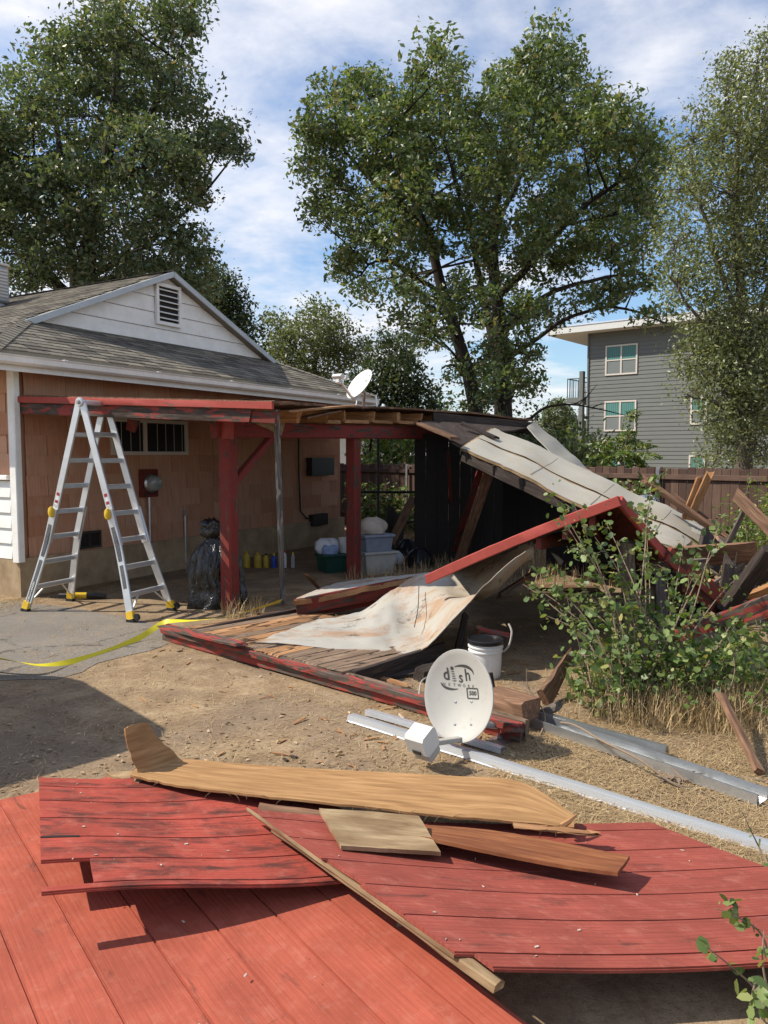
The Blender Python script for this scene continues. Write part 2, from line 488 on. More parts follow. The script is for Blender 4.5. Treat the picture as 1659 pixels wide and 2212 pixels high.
def white_paint(name, tone=(.86, .845, .80), peel=0.1):
    b = NB(name); g = b.addv(b.pos(), b.rand(), 3.0)
    a = b.noise(g, 4, 6, 0.65); f = b.noise(g, 38, 5, 0.65)
    c = b.ramp(a, [(0.3, tuple(x * 0.84 for x in tone)), (0.65, tone)])
    c = b.mix(b.ramp(f, [(0.66 - peel * 0.3, 0.0), (0.74 - peel * 0.3, 0.55)]), c, (.26, .22, .17))
    return b.bsdf(c, 0.6, 0, b.bump(f, 0.15, 0.003), 0.3)
M['white_paint'] = white_paint('white_paint')
M['barge'] = white_paint('barge', (.50, .54, .56), 0.2)
def metal(name, col, rough, spots=0.3, sc=9.0, mt=0.9):
    b = NB(name); g = b.g()
    a = b.noise(g, sc, 6, 0.65); s_ = b.noise(b.map(g, (1, 22, 22)), 3, 4, 0.6)
    c = b.mix(b.ramp(a, [(0.35, 0.0), (0.75, spots)]), col, tuple(x * 0.5 for x in col))
    rr = b.math('ADD', b.math('MULTIPLY', s_, 0.22), rough - 0.1)
    return b.bsdf(c, rr, mt, b.bump(s_, 0.05, 0.002), 0.5)
M['aluminium'] = metal('aluminium', (.66, .67, .68), 0.42, mt=0.75)
M['galvanised'] = metal('galvanised', (.60, .62, .64), 0.34, 0.45)
M['white_metal'] = metal('white_metal', (.72, .74, .77), 0.28, 0.15, 4.0, 0.6)
M['dark_metal'] = metal('dark_metal', (.04, .04, .042), 0.5, 0.3, 9.0, 0.4)
M['worn_steel'] = wood('worn_steel', (.05, .045, .042), (.13, .12, .11), (.24, .23, .22), (.30, .28, .26), 0.35)
M['yellow'] = plain('yellow_plastic', (.68, .44, .025), 0.45)
M['jug'] = plain('jug_yellow', (.40, .28, .03), 0.5, var=.3, scale=30)
M['tape'] = plain('caution_tape', (.74, .62, .03), 0.5, var=0.08)
M['black_plastic'] = plain('black_plastic', (.012, .012, .014), 0.35)
M['rubber'] = plain('rubber', (.02, .02, .02), 0.8)
M['dish'] = plain('dish_paint', (.40, .385, .35), 0.5, var=0.10, scale=3, bump=0.03)
M['dish_white'] = plain('dish_white', (.62, .61, .58), 0.45, var=0.05, scale=5, bump=0.03)
M['ink'] = plain('ink', (.05, .048, .045), 0.6, var=0.05)
M['sticker'] = plain('sticker', (.10, .10, .105), 0.5, var=0.5, scale=70)
M['sticker_red'] = plain('sticker_red', (.35, .03, .03), 0.5)
M['sticker_white'] = plain('sticker_white', (.7, .7, .68), 0.5)
M['bucket'] = plain('bucket_white', (.66, .65, .63), 0.4, var=0.1)
M['cable'] = plain('cable', (.42, .38, .33), 0.6)
M['twig'] = plain('twig', (.22, .16, .11), 0.85, scale=30)
M['tub_green'] = plain('tub_green', (.012, .06, .045), 0.45)
M['tub_grey'] = plain('tub_grey', (.22, .25, .31), 0.45)
M['tub_clear'] = plain('tub_clear', (.40, .39, .36), 0.3)
M['bag_white'] = plain('bag_white', (.62, .62, .64), 0.4)
M['bag_blue'] = plain('bag_blue', (.25, .33, .52), 0.4)
M['paper'] = plain('paper_sack', (.50, .42, .34), 0.8)
M['rust'] = plain('rust_orange', (.45, .12, .03), 0.8)
M['glass_dark'] = plain('dark_glass', (.012, .013, .015), 0.35, 0, 0.25, bump=0.0)
M['meter_glass'] = plain('meter_glass', (.30, .31, .31), 0.12, 0, 0.6, bump=0.0)
M['void'] = plain('shade_black', (.020, .017, .015), 0.9)  # near-black colour stands in for deep shade in porch, wreck and vents
M['blue'] = plain('blue_plastic', (.02, .06, .35), 0.4)
M['red_plastic'] = plain('red_plastic', (.5, .04, .02), 0.4)
M['screen_grey'] = plain('screen_grey', (.36, .36, .36), 0.6)
def bag_mat():
    b = NB('black_bag'); g = b.g()
    a = b.noise(b.map(g, (5, 5, 1.1)), 3.5, 5, 0.6, 1.4); f = b.noise(b.map(g, (1, 1, .45)), 26, 4, 0.6, 0.9)
    c = b.ramp(a, [(0.45, (.010, .010, .012)), (0.72, (.05, .045, .038))])
    return b.bsdf(c, 0.16, 0, b.bump(b.math('ADD', b.math('MULTIPLY', a, 2.0), b.math('MULTIPLY', f, .3)), 0.45, 0.05), 0.8)
M['bag'] = bag_mat()

def leaf_mat(name, stops, rough=0.42, trans=0.28, tmul=1.7):
    b = NB(name); k = b.at('lv')
    c = b.ramp(k, stops)
    tcol = b.mix(1.0, c, (tmul, tmul * 1.05, tmul * 0.45), 'MULTIPLY')
    return b.bsdf(c, rough, 0, None, 0.45, 0, None, trans, tcol)
M['leaf_oak'] = leaf_mat('leaf_oak', [(0.0, (.058, .088, .036)), (0.55, (.108, .150, .060)), (0.9, (.20, .235, .105)), (1.0, (.28, .20, .095))])
M['leaf_oak2'] = leaf_mat('leaf_oak2', [(0.0, (.050, .076, .042)), (0.6, (.094, .130, .064)), (0.93, (.18, .20, .105)), (1.0, (.23, .16, .095))])
M['leaf_live'] = leaf_mat('leaf_live', [(0.0, (.085, .10, .048)), (0.6, (.165, .19, .090)), (1.0, (.31, .32, .16))], 0.36)
M['leaf_olive'] = leaf_mat('leaf_olive', [(0.0, (.07, .09, .045)), (0.6, (.13, .15, .075)), (1.0, (.21, .22, .12))], 0.5)
M['leaf_dark'] = leaf_mat('leaf_dark', [(0.0, (.03, .05, .026)), (0.6, (.058, .082, .038)), (1.0, (.11, .125, .06))], 0.5)
M['leaf_bush'] = leaf_mat('leaf_bush', [(0.0, (.05, .088, .024)), (0.5, (.12, .18, .05)), (0.85, (.23, .29, .10)), (1.0, (.36, .30, .11))], 0.46, 0.3, 1.5)
M['leaf_bright'] = leaf_mat('leaf_bright', [(0.0, (.06, .11, .022)), (0.6, (.13, .20, .045)), (1.0, (.30, .28, .07))], 0.4, 0.35, 1.5)
M['straw'] = leaf_mat('straw', [(0.0, (.26, .17, .085)), (0.5, (.42, .29, .15)), (1.0, (.60, .46, .26))], 0.7, 0.15, 1.0)
M['litter'] = leaf_mat('litter', [(0.0, (.16, .09, .045)), (0.6, (.34, .22, .12)), (1.0, (.52, .40, .26))], 0.7, 0.1, 1.0)
def bark(name, a, c_):
    b = NB(name); g = b.g()
    f = b.noise(b.map(g, (3, 30, 30)), 2, 6, 0.65, 0.6)
    c = b.ramp(f, [(0.3, a), (0.7, c_)])
    return b.bsdf(c, 0.95, 0, b.bump(f, 0.7, 0.03), 0.1)
M['bark'] = bark('bark', (.020, .017, .015), (.07, .058, .05))
M['bark_grey'] = bark('bark_grey', (.06, .05, .042), (.17, .145, .12))

def dirt():
    b = NB('dirt'); p = b.pos()
    big = b.noise(p, 0.8, 6, 0.62, 0.5); mid = b.noise(p, 3.4, 8, 0.68, 0.3); fine = b.noise(p, 34, 7, 0.72); vf = b.noise(p, 160, 3, 0.7)
    c = b.ramp(mid, [(0.28, (.17, .112, .066)), (0.50, (.34, .24, .142)), (0.72, (.49, .37, .23))])
    c = b.mix(b.ramp(big, [(0.44, 0.0), (0.62, 0.8)]), c, (.225, .168, .122))
    c = b.mix(b.ramp(fine, [(0.30, 0.7), (0.52, 0.0)]), c, (.125, .082, .053))
    c = b.mix(b.ramp(fine, [(0.60, 0.0), (0.74, 0.6)]), c, (.47, .36, .23))
    c = b.mix(b.ramp(vf, [(0.36, 0.5), (0.55, 0.0)]), c, (.16, .11, .075))
    h = b.math('ADD', b.math('MULTIPLY', fine, 1.0), b.math('MULTIPLY', vf, 0.5))
    return b.bsdf(c, 0.97, 0, b.bump(h, 0.6, 0.012), 0.08)
M['dirt'] = dirt()
def asphalt():
    b = NB('asphalt'); p = b.pos()
    big = b.noise(p, 0.9, 6, 0.62, 0.3); fine = b.noise(p, 75, 4, 0.7); mid = b.noise(p, 5.5, 7, 0.7)
    c = b.ramp(big, [(0.3, (.165, .147, .128)), (0.7, (.24, .212, .18))])
    c = b.mix(b.ramp(mid, [(0.50, 0.0), (0.74, 0.75)]), c, (.29, .22, .15))
    c = b.mix(b.ramp(fine, [(0.32, 0.6), (0.55, 0.0)]), c, (.08, .072, .066))
    c = b.mix(b.ramp(fine, [(0.66, 0.0), (0.8, 0.5)]), c, (.36, .33, .29))
    cr = b.voro(b.map(p, (1, 1, 1)), 0.55, 'DISTANCE_TO_EDGE')
    cr2 = b.math('ADD', cr, b.math('MULTIPLY', b.math('SUBTRACT', mid, 0.5), 0.16))
    c = b.mix(b.ramp(cr2, [(0.0, 0.6), (0.008, 0.0)]), c, (.05, .042, .036))
    return b.bsdf(c, 0.93, 0, b.bump(fine, 0.45, 0.006), 0.15)
M['asphalt'] = asphalt()
def lap(name, col):
    b = NB(name); p = b.addv(b.pos(), b.rand(), 5.0)
    a = b.noise(p, 1.3, 5, 0.6); f = b.noise(b.map(p, (1, 1, 14)), 3, 4, 0.6)
    c = b.mix(a, tuple(x * 0.9 for x in col), tuple(x * 1.12 for x in col))
    return b.bsdf(c, 0.75, 0, b.bump(f, 0.1, 0.004), 0.25)
M['grey_siding'] = lap('grey_siding', (.155, .165, .157))
M['cream_trim'] = lap('cream_trim', (.60, .55, .49))
M['roof_white'] = lap('roof_white', (.62, .62, .60))
M['teal_blind'] = lap('teal_blind', (.10, .24, .22))
M['insect_screen'] = lap('insect_screen', (.17, .19, .19))
def fence_wood():
    b = NB('fence_wood'); r = b.rand(); g = b.addv(b.g(), r)
    v = b.noise(b.map(g, (1.6, 22, 22)), 2.2, 6, 0.62, 0.4)
    c = b.ramp(r, [(0.0, (.06, .037, .030)), (0.5, (.11, .065, .049)), (1.0, (.165, .105, .078))])
    c = b.mix(b.ramp(v, [(0.3, 0.6), (0.6, 0.0)]), c, (.05, .033, .028))
    return b.bsdf(c, 0.9, 0, b.bump(v, 0.4, 0.006), 0.15)
M['fence_wood'] = fence_wood()
def car_paint():
    b = NB('car_paint'); return b.bsdf((.25, .26, .27), 0.3, 0.4, None, 0.5, 0.6)
M['car_paint'] = car_paint()
# ================================================================== ground
mb = MB()
xs = [-1500, -400, -120, -50, -25, -14, -8, -4, 0, 4, 8, 14, 25, 50, 120, 400, 1500]
ys = [-300, -60, -20, -8, -3, 0, 3, 6, 9, 12, 16, 20, 26, 35, 50, 80, 160, 400, 1500]
vv = [(x, y, 0.0) for x in xs for y in ys]
ff = [(i * len(ys) + j, (i + 1) * len(ys) + j, (i + 1) * len(ys) + j + 1, i * len(ys) + j + 1) for i in range(len(xs) - 1) for j in range(len(ys) - 1)]
mb.add(vv, ff)
ground = mb.build('ground', M['dirt'], base=(0, 0, 0)); tag(ground, 'dry bare earth ground with straw and dead grass', None, None, 'structure')

def ragged(poly, step=0.12, amp=0.05):
    out = []
    for i, a in enumerate(poly):
        b = poly[(i + 1) % len(poly)]
        n = max(1, int((b - a).length / step))
        for k in range(n):
            p = a.lerp(b, k / n)
            q = noise.noise_vector(p * 3.1) * amp + noise.noise_vector(p * 11.0) * amp * 0.4
            out.append(V((p.x + q.x, p.y + q.y, 0.004)))
    return out
dr = [gr(-700, 1480), gr(-60, 1476), gr(60, 1468), gr(125, 1467), gr(175, 1453), gr(219, 1432), gr(313, 1408), gr(362, 1390), gr(348, 1350), gr(285, 1336), gr(150, 1313), gr(50, 1301), gr(-40, 1296), gr(-700, 1292)]
poly = ragged(dr)
drive = MB().add(poly, [tuple(range(len(poly)))]).build('driveway', M['asphalt'], smooth=0, base=(0, 0, 0))
tag(drive, 'worn cracked grey asphalt driveway by the ladder', None, None, 'structure')

# ================================================================== house
C0 = V((-4.46, 9.37, 0)); T = V((0.498, 0.867, 0)); NN = V((0.867, -0.498, 0))
def H(s_, n_, z=0.0): return C0 + T * s_ + NN * n_ + V((0, 0, z))
MH = Matrix((T, NN, V((0, 0, 1)))).transposed()           # columns: along wall, outward, up
MHF = Matrix((-NN, -T, V((0, 0, 1)))).transposed()        # front wall: along, outward, up
W = 7.2; DEEP = 11.0
EZ = 2.93; PITCHR = 0.435; OE = 0.6; ON = 0.45
house = thing('house', H(0, 0), 'low house with terracotta wall shingles, white gable and grey shingle roof', 'house')
fo = MB()
fo.box(H(W / 2, -DEEP / 2, 0.24), (W + 0.10, DEEP + 0.10, 0.48), MH)
fo.build('foundation', M['foundation'], house)
wl_ = MB(); wl_.box(H(W / 2, -0.10, 1.68), (W, 0.16, 2.40), MH, 0)
wall = wl_.build('wall', M['wall_shingle'], house)
wf = MB(); wf.box(H(0.08, -DEEP / 2 - 0.1, 1.68), (0.16, DEEP - 0.2, 2.40), MH, 0)
wall_f = wf.build('front_wall', M['wall_shingle'], house)
wb = MB(); wb.box(H(W - 0.08, -DEEP / 2 - 0.1, 1.68), (0.16, DEEP - 0.2, 2.40), MH, 0); wb.box(H(W / 2, -DEEP + 0.08, 1.68), (W - 0.4, 0.16, 2.40), MH, 0)
wb.build('rear_wall', M['wall_shingle'], house)

# wall shingles, one mesh shared
def shingle_mesh(w, h, th, wavy):
    m = MB(); n = 6
    P = [[V((-w / 2 + w * i / n, th + 0.006, -h / 2 + (rnd.uniform(-wavy, wavy) if 0 < i < n else 0))), V((-w / 2 + w * i / n, th * 0.35, h / 2))] for i in range(n + 1)]
    m.sheet(P, th)
    o = m.build('tmp', M['wall_shingle'], base=(0, 0, 0)); me = o.data; bpy.data.objects.remove(o); me.name = 'shingle'
    return me
SW, SH = 0.605, 0.252
sh_meshes = [shingle_mesh(SW - 0.006, SH + 0.02, 0.008, 0.003) for _ in range(4)]
sh_half = shingle_mesh(SW / 2 - 0.006, SH + 0.02, 0.008, 0.003)
win_s, win_z = (1.28, 2.28), (1.79, 2.15)
for r_ in range(9):
    z = 0.49 + SH * (r_ + 0.5)
    off = (r_ % 2) * SW / 2 + rnd.uniform(-.03, .03)
    x = 0.10
    if r_ % 2: inst('shingle', sh_half, H(0.10 + SW / 4, 0, z), MH, wall); x = 0.10 + SW / 2
    while x + SW <= W + 0.05:
        inst('shingle', rnd.choice(sh_meshes), H(x + SW / 2, rnd.uniform(0, .002), z + rnd.uniform(-.003, .003)), MH, wall)
        x += SW
for r_ in range(9):
    z = 0.49 + SH * (r_ + 0.5)
    if z < 1.45: continue
    for k in range(5):
        x = 0.12 + SW * (k + 0.5) + (r_ % 2) * SW / 2
        inst('shingle', rnd.choice(sh_meshes), H(-0.001, -x, z), MHF, wall_f)
# white clapboard skirt on the front wall
sk = MB(); sk.beam(H(-0.045, -0.1, 1.47), H(-0.045, -4.0, 1.47), 0.09, 0.06); sk.build('sill_cap', M['white_paint'], house)
for k in range(5):
    b_ = MB(); z = 0.47 + 0.19 * k
    b_.add([H(-.055, -0.1, z), H(-.055, -4, z), H(-.03, -4, z + .195), H(-.03, -0.1, z + .195), H(-.0, -0.1, z), H(-.0, -4, z), H(-.0, -4, z + .195), H(-.0, -0.1, z + .195)],
           [(0, 3, 2, 1), (0, 1, 5, 4), (0, 4, 7, 3), (3, 7, 6, 2), (1, 2, 6, 5)])
    b_.build('clapboard', M['white_paint'], house, 0)
tr = MB(); tr.beam(H(-.045, .03, 0.44), H(-.045, .03, 2.86), .09, .13, NN); tr.build('corner_board', M['white_paint'], house)

# roof: a lower slope with a small gable on it
s0, s1 = -OE, W + OE
sm = (s0 + s1) / 2
GP = -1.10                                              # plane of the gable
GZ = EZ + (ON - GP) * PITCHR
RZ = EZ + (sm - s0) * PITCHR
gs0, gs1 = s0 + (ON - GP), s1 - (ON - GP)
BK = -DEEP - 0.4
rt = MB()
th = V((0, 0, -0.09))
def slab(m, pts):
    n = len(pts); pts = [V(p) for p in pts]
    m.add(pts + [p + th for p in pts], [tuple(range(n)), tuple(range(2 * n - 1, n - 1, -1))] + [(i, i + n, (i + 1) % n + n, (i + 1) % n) for i in range(n)])
A_, B_ = H(s0, ON, EZ), H(s1, ON, EZ)
G0, G1 = H(gs0, GP, GZ), H(gs1, GP, GZ)
slab(rt, [A_, B_, G1, G0])
GF = GP + 0.15                                           # the rake reaches out past the gable
P0, P1 = H(sm, GF, RZ), H(sm, BK, RZ)
hz0 = EZ + (gs0 - s0) * PITCHR
Rk0, Rk1 = H(gs0 - .02, GF, hz0 + .0), H(gs1 + .02, GF, hz0)
slab(rt, [H(s0, BK, EZ), A_, G0, H(sm, GP, RZ), P1][::1])
slab(rt, [B_, H(s1, BK, EZ), P1, H(sm, GP, RZ), G1])
slab(rt, [G0 + V((0, 0, .005)), H(gs0, GF, GZ + .005), P0 + V((0, 0, .005)), H(sm, GP, RZ + .005)])
slab(rt, [H(gs1, GF, GZ + .005), G1 + V((0, 0, .005)), H(sm, GP, RZ + .005), P0 + V((0, 0, .005))])
roof = rt.build('roof', M['roof_shingle'], house, 0)

# shingle tabs: those of the lower slope are pieces of their own
TW, TE = 0.30, 0.143
tab = MB(); tab.add([(-TW / 2 + .006, 0, .012), (TW / 2 - .006, 0, .012), (TW / 2 - .006, TE + .03, .002), (-TW / 2 + .006, TE + .03, .002), (-TW / 2 + .006, 0, -.004), (TW / 2 - .006, 0, -.004)],
                    [(0, 1, 2, 3), (4, 5, 1, 0)])
to = tab.build('tab', M['roof_shingle'], None, 0, (0, 0, 0)); tab_me = to.data; bpy.data.objects.remove(to)
sl = math.hypot(1, PITCHR)
up_dir = (-NN + V((0, 0, PITCHR))) / sl
nrm = T.cross(up_dir).normalized()
if nrm.z < 0: nrm = -nrm
ML = Matrix((T, up_dir, nrm)).transposed()
nrow = int(((ON - GP) * sl) / TE)
cand = []
for r_ in range(nrow + 1):
    d_ = r_ * TE
    a0 = s0 + d_ / sl; a1 = s1 - d_ / sl
    x = a0 + rnd.uniform(0, TW)
    while x < a1 - TW * .5:
        p = H(x, ON - d_ / sl, EZ + d_ / sl * PITCHR) + nrm * .004
        cand.append((p.length, p)); x += TW
cand.sort(key=lambda q: q[0])
for _, p in cand[:298]:
    inst('shingle', tab_me, p + nrm * rnd.uniform(0, .004), ML, roof)
def tabs_joined(items, name):
    vs_, fs, lv = [], [], []
    for p, Mx in items:
        o = len(vs_)
        k = rnd.random()
        for q in tab_me.vertices:
            vs_.append(p + Mx @ q.co); lv.append(k)
        fs += [(o, o + 1, o + 2, o + 3), (o + 4, o + 5, o + 1, o)]
    m = MB().add(vs_, fs); ob = m.build(name, M['roof_shingle'], roof, 0)
    a = ob.data.attributes.new('lv', 'FLOAT', 'POINT'); a.data.foreach_set('value', lv)
    ob['kind'] = 'stuff'
    return ob
items = [(p + nrm * rnd.uniform(0, .004), ML) for _, p in cand[298:]]
up2 = (T + V((0, 0, PITCHR))) / sl                       # front slope
n2 = up2.cross(-NN).normalized()
if n2.z < 0: n2 = -n2
M2 = Matrix((-NN, up2, n2)).transposed()
for r_ in range(int((sm - s0) * sl / TE)):
    d_ = r_ * TE; s_ = s0 + d_ / sl
    nst = ON - d_ / sl if s_ < gs0 else GF
    x = -nst + rnd.uniform(.02, TW)
    while x < 9.0:
        items.append((H(s_, -x - TW / 2, EZ + d_ / sl * PITCHR) + n2 * (.009 + rnd.uniform(0, .004)), M2)); x += TW
tabs_joined(items, 'shingle_courses')
# hip and ridge caps
cap_items = []
def caps(a, b, side, nm, step=.14):
    d_ = (b - a); L_ = d_.length; d_ /= L_
    m = MB(); k = 0
    while k * step < L_:
        p = a + d_ * (k * step); l2 = min(.2, L_ - k * step)
        sdv = d_.cross(V((0, 0, 1))).normalized(); u_ = sdv.cross(d_)
        q = [p + sdv * .12 - u_ * .035 + u_ * .02, p + u_ * .03, p - sdv * .12 - u_ * .035 + u_ * .02]
        e = [x + d_ * l2 - u_ * .012 for x in q]
        lo = [x - u_ * .012 for x in q]
        m.add(q + e + lo, [(0, 1, 4, 3), (1, 2, 5, 4), (6, 7, 1, 0), (7, 8, 2, 1)]); k += 1
    o = m.build(nm, M['roof_shingle'], roof, 0)
    return o
caps(A_ + V((0, 0, .01)), G0 + V((0, 0, .012)), 1, 'hip_cap')
caps(B_ + V((0, 0, .01)), G1 + V((0, 0, .012)), 1, 'hip_cap')
caps(P0 + V((0, 0, .012)), P1 + V((0, 0, .012)), 1, 'ridge_cap')
# barge boards
for a, b in ((H(gs0 - .12, GF + .015, GZ - .055 * 1.0 - .12 * PITCHR), H(sm, GF + .015, RZ - .055)), (H(gs1 + .12, GF + .015, GZ - .055 - .12 * PITCHR), H(sm, GF + .015, RZ - .055))):
    m = MB(); m.beam(a + V((0, 0, .02)), b + V((0, 0, .02)), .03, .088, (0, 0, 1)); m.build('barge_board', M['barge'], house)
# gable boards
gz = GZ - .03; k = 0
gw = thing('gable_wall', H(sm, GP, GZ), None, None); gw.parent = house; gw.location = H(sm, GP, GZ) - wloc(house)
while gz < RZ - .1:
    z1 = min(gz + .245, RZ - .06)
    w0 = (RZ - gz) / PITCHR - .05; w1 = (RZ - z1) / PITCHR - .05
    m = MB()
    q = [H(sm - w0, GP + .03, gz), H(sm + w0, GP + .03, gz), H(sm + max(w1, .02), GP + .012, z1), H(sm - max(w1, .02), GP + .012, z1)]
    m.prism([q[3], q[2], q[1], q[0]][::-1], -NN * .03)
    m.build('board', M['white_paint'], gw, 0)
    gz = z1 + .006
# louvre vent
va = H(sm - .12, GP + .02, GZ + .36)
vent = MB()
vc = H(sm - .02, GP + .055, GZ + .62)
VW, VH = .50, .62
for sx in (-1, 1): vent.box(vc + T * sx * VW / 2, (.055, .05, VH + .055), MH)
for sz in (-1, 1): vent.box(vc + V((0, 0, sz * VH / 2)), (VW - .056, .05, .055), MH)
vo = vent.build('gable_vent', M['white_paint'], house)
bk = MB(); bk.box(vc - NN * .012, (VW - .06, .01, VH - .06), MH, 0); bk.build('vent_back', M['void'], vo)
for k in range(6):
    m = MB(); z = -VH / 2 + .085 + k * .092
    m.beam(vc + T * (-VW / 2 + .03) + V((0, 0, z)) + NN * .008, vc + T * (VW / 2 - .03) + V((0, 0, z)) + NN * .008, .045, .012, (NN * .55 + V((0, 0, 1))))
    m.build('slat', M['white_paint'], vo)
# gutter and fascia board
m = MB(); m.beam(H(s0, ON - .03, EZ - .15), H(s1, ON - .03, EZ - .15), .025, .15); m.build('fascia_board', M['white_paint'], house)
prof = [(.0, .0), (.0, -.085), (.05, -.10), (.085, -.075), (.095, -.02), (.115, .0)]
def gutter(p0, p1, out, nm='gutter'):
    m = MB(); a = []; b = []
    for x, z in prof:
        a.append(p0 + out * x + V((0, 0, z))); b.append(p1 + out * x + V((0, 0, z)))
    P = [[p, q] for p, q in zip(a, b)]
    m.sheet(P, .004); return m.build(nm, M['white_paint'], house)
gutter(H(s0, ON + .006, EZ - .055), H(s1, ON + .006, EZ - .055), NN)
m = MB()
for k in range(6): m.box(H(s0 + .9 + k * 1.5, ON + .06, EZ - .052), (.05, .12, .012), MH)
m.build('gutter_strap', M['white_paint'], house)
so_ = MB(); so_.box(H((s0 + s1) / 2, ON / 2 - .03, EZ - .16), (s1 - s0 - .04, ON - .10, .02), MH); so_.build('soffit', M['white_paint'], house)
so_ = MB(); so_.box(H(s0 + .3, -5.5, EZ - .16), (OE - .04, 10, .02), MH); so_.build('soffit', M['white_paint'], house)
m = MB(); m.beam(H(s0 - .02, ON + .02, EZ - .13), H(s0 - .02, -9, EZ - .13), .03, .16); m.build('fascia_board', M['white_paint'], house)

# slider window with bars
wc = H(2.12, .03, 2.00); WW, WH = 1.45, .46
win = MB()
for sz in (-1, 1): win.box(wc + V((0, 0, sz * WH / 2)), (WW, .06, .05), MH)
for sx in (-1, -.18, 1): win.box(wc + T * sx * (WW / 2 - .03), (.055, .06, WH - .05), MH)
wo_ = win.build('window', M['cream_trim'], house)
pn = MB(); pn.box(wc - NN * .005, (WW - .1, .012, WH - .05), MH, 0); pn.build('pane', M['glass_dark'], wo_)
for k in range(8):
    x = -.58 + k * .165
    if abs(x + .12) < .05: continue
    m = MB(); m.tube([wc + T * x + NN * .045 + V((0, 0, -.2)), wc + T * x + NN * .045 + V((0, 0, .2))], .0045, 5); m.build('bar', M['cable'], wo_)
# electric meter
mc = H(2.02, .0, 1.34)
MX = Matrix((T, V((0, 0, 1)), NN)).transposed()
mt = MB(); mt.box(mc + NN * .06, (.28, .10, .40), MH); me_ = mt.build('electric_meter', M['dark_red'], house)
m = MB(); m.lathe([(.13, 0), (.135, .02), (.12, .05)], mc + NN * .11, MX, 28); m.build('ring', M['galvanised'], me_)
m = MB(); m.lathe([(.118, .0), (.115, .07), (.095, .11), (.05, .125), (.002, .128)], mc + NN * .13, MX, 28); m.build('glass_cover', M['meter_glass'], me_)
m = MB(); m.tube([mc + NN * .07 + V((0, 0, -.2)), mc + NN * .07 + V((0, 0, -.85))], .022, 8); m.build('conduit', M['galvanised'], me_)
# foundation vent and small things on the wall
fv = MB(); fc = H(.98, .055, .62)
fv.box(fc + V((0, 0, .1)), (.36, .03, .03), MH); fv.box(fc - V((0, 0, .1)), (.36, .03, .03), MH)
for sx in (-1, 0, 1): fv.box(fc + T * sx * .17, (.02, .028, .17), MH)
fo_ = fv.build('crawl_vent', M['dark_wood'], house)
m = MB(); m.box(fc - NN * .02, (.33, .01, .18), MH, 0); m.build('screen', M['void'], fo_)
m = MB(); m.tube([H(2.75, .05, .1), H(2.75, .05, .82)], .02, 8); m.box(H(2.75, .05, .86), (.05, .05, .09), MH); m.build('pipe', M['galvanised'], house)
m = MB(); m.box(H(6.35, .08, 1.52), (.75, .15, .34), MH); m.build('wall_box', M['dark_metal'], house)
m = MB(); m.tube([H(5.7, .05, 2.3), H(5.68, .06, 1.4), H(5.72, .06, .7), H(5.9, .07, .55), H(6.2, .07, .52)], .016, 6); m.build('wire', M['dark_metal'], house)
m = MB(); m.box(H(6.3, .07, .50), (.5, .1, .22), MH); m.build('wall_box', M['dark_metal'], house)

# cooler on the roof
cp = at(-34, 650, 13.6)
cool = thing('roof_cooler', cp, 'beige louvred cooler box on the roof at the left edge', 'cooler')
m = MB(); m.box(cp + V((0, 0, .27)), (.44, .75, .62), MH, .03); m.build('cabinet', M['screen_grey'], cool)
for k in range(9):
    m = MB(); m.box(cp + V((0, 0, .06 + k * .055)) + T * .0 + NN * .378, (.38, .02, .028), MH); m.build('louvre', M['cream_trim'], cool)
m = MB(); m.box(cp + V((0, 0, .60)), (.47, .79, .04), MH, .012); m.build('lid', M['cream_trim'], cool)
m = MB(); m.box(cp + V((0, 0, -.15)), (.36, .6, .24), MH); m.build('curb', M['galvanised'], cool)

# ================================================================== porch
porch = thing('porch', H(1.2, 2.75), 'half collapsed red porch on posts along the house wall', 'porch')
PB = 2.75
pb = [H(.68, PB), H(3.3, PB), H(5.75, PB + .1)]
pt_z = [1.95, 2.0, 2.02]
for p, z in zip(pb, pt_z):
    m = MB(); m.beam(p, p + V((0, 0, z)), .165, .165, T, None, 5, warp=.002); m.build('post', M['red_post'], porch)
m = MB(); m.beam(H(.45, PB, 2.03), H(6.6, PB + .12, 2.11), .12, .19, (0, 0, 1), None, 6, (.015, .03), .003); m.build('beam', M['red_post'], porch)
m = MB(); m.beam(H(.74, PB + .0, 1.42), H(1.45, PB, 1.95), .085, .085, NN); m.build('brace', M['red_post'], porch)
m = MB(); m.box(H(.58, PB + .085, 2.03), (.16, .04, .22), MH); m.build('end_block', M['red_clean'], porch)
# fascia along the near end, peeling lower board
Fa, Fb = H(-.02, .08, 2.40), H(-.02, 3.93, 2.205)
dF = (Fb - Fa).normalized()
m = MB(); m.beam(Fa + V((0, 0, .012)), Fb + V((0, 0, .012)), .03, .072, (0, 0, 1), None, 12, (0, .004), .0015); m.build('fascia_trim', M['red_clean'], porch)
La, Lb = Fa + V((0, 0, -.09)) - T * -.045, Fa + dF * 3.55 + V((0, 0, -.09)) + T * .045
m = MB(); m.beam(La, Lb, .04, .135, (0, 0, 1), None, 14, (0, .03), .003); m.build('fascia_board', M['red_peeling'], porch)
m = MB(); m.beam(La + T * .05 + dF * 2.0 + V((0, 0, .015)), Fb + V((0, 0, -.10)) + T * .05, .04, .12); m.build('end_rafter', M['dark_red'], porch)
m = MB(); m.prism([H(1.0, PB + .1, 2.12), H(1.5, PB + .12, 1.98), H(1.58, PB + .12, 2.14)], -NN * .03); m.build('broken_board', M['pale_wood'], porch)
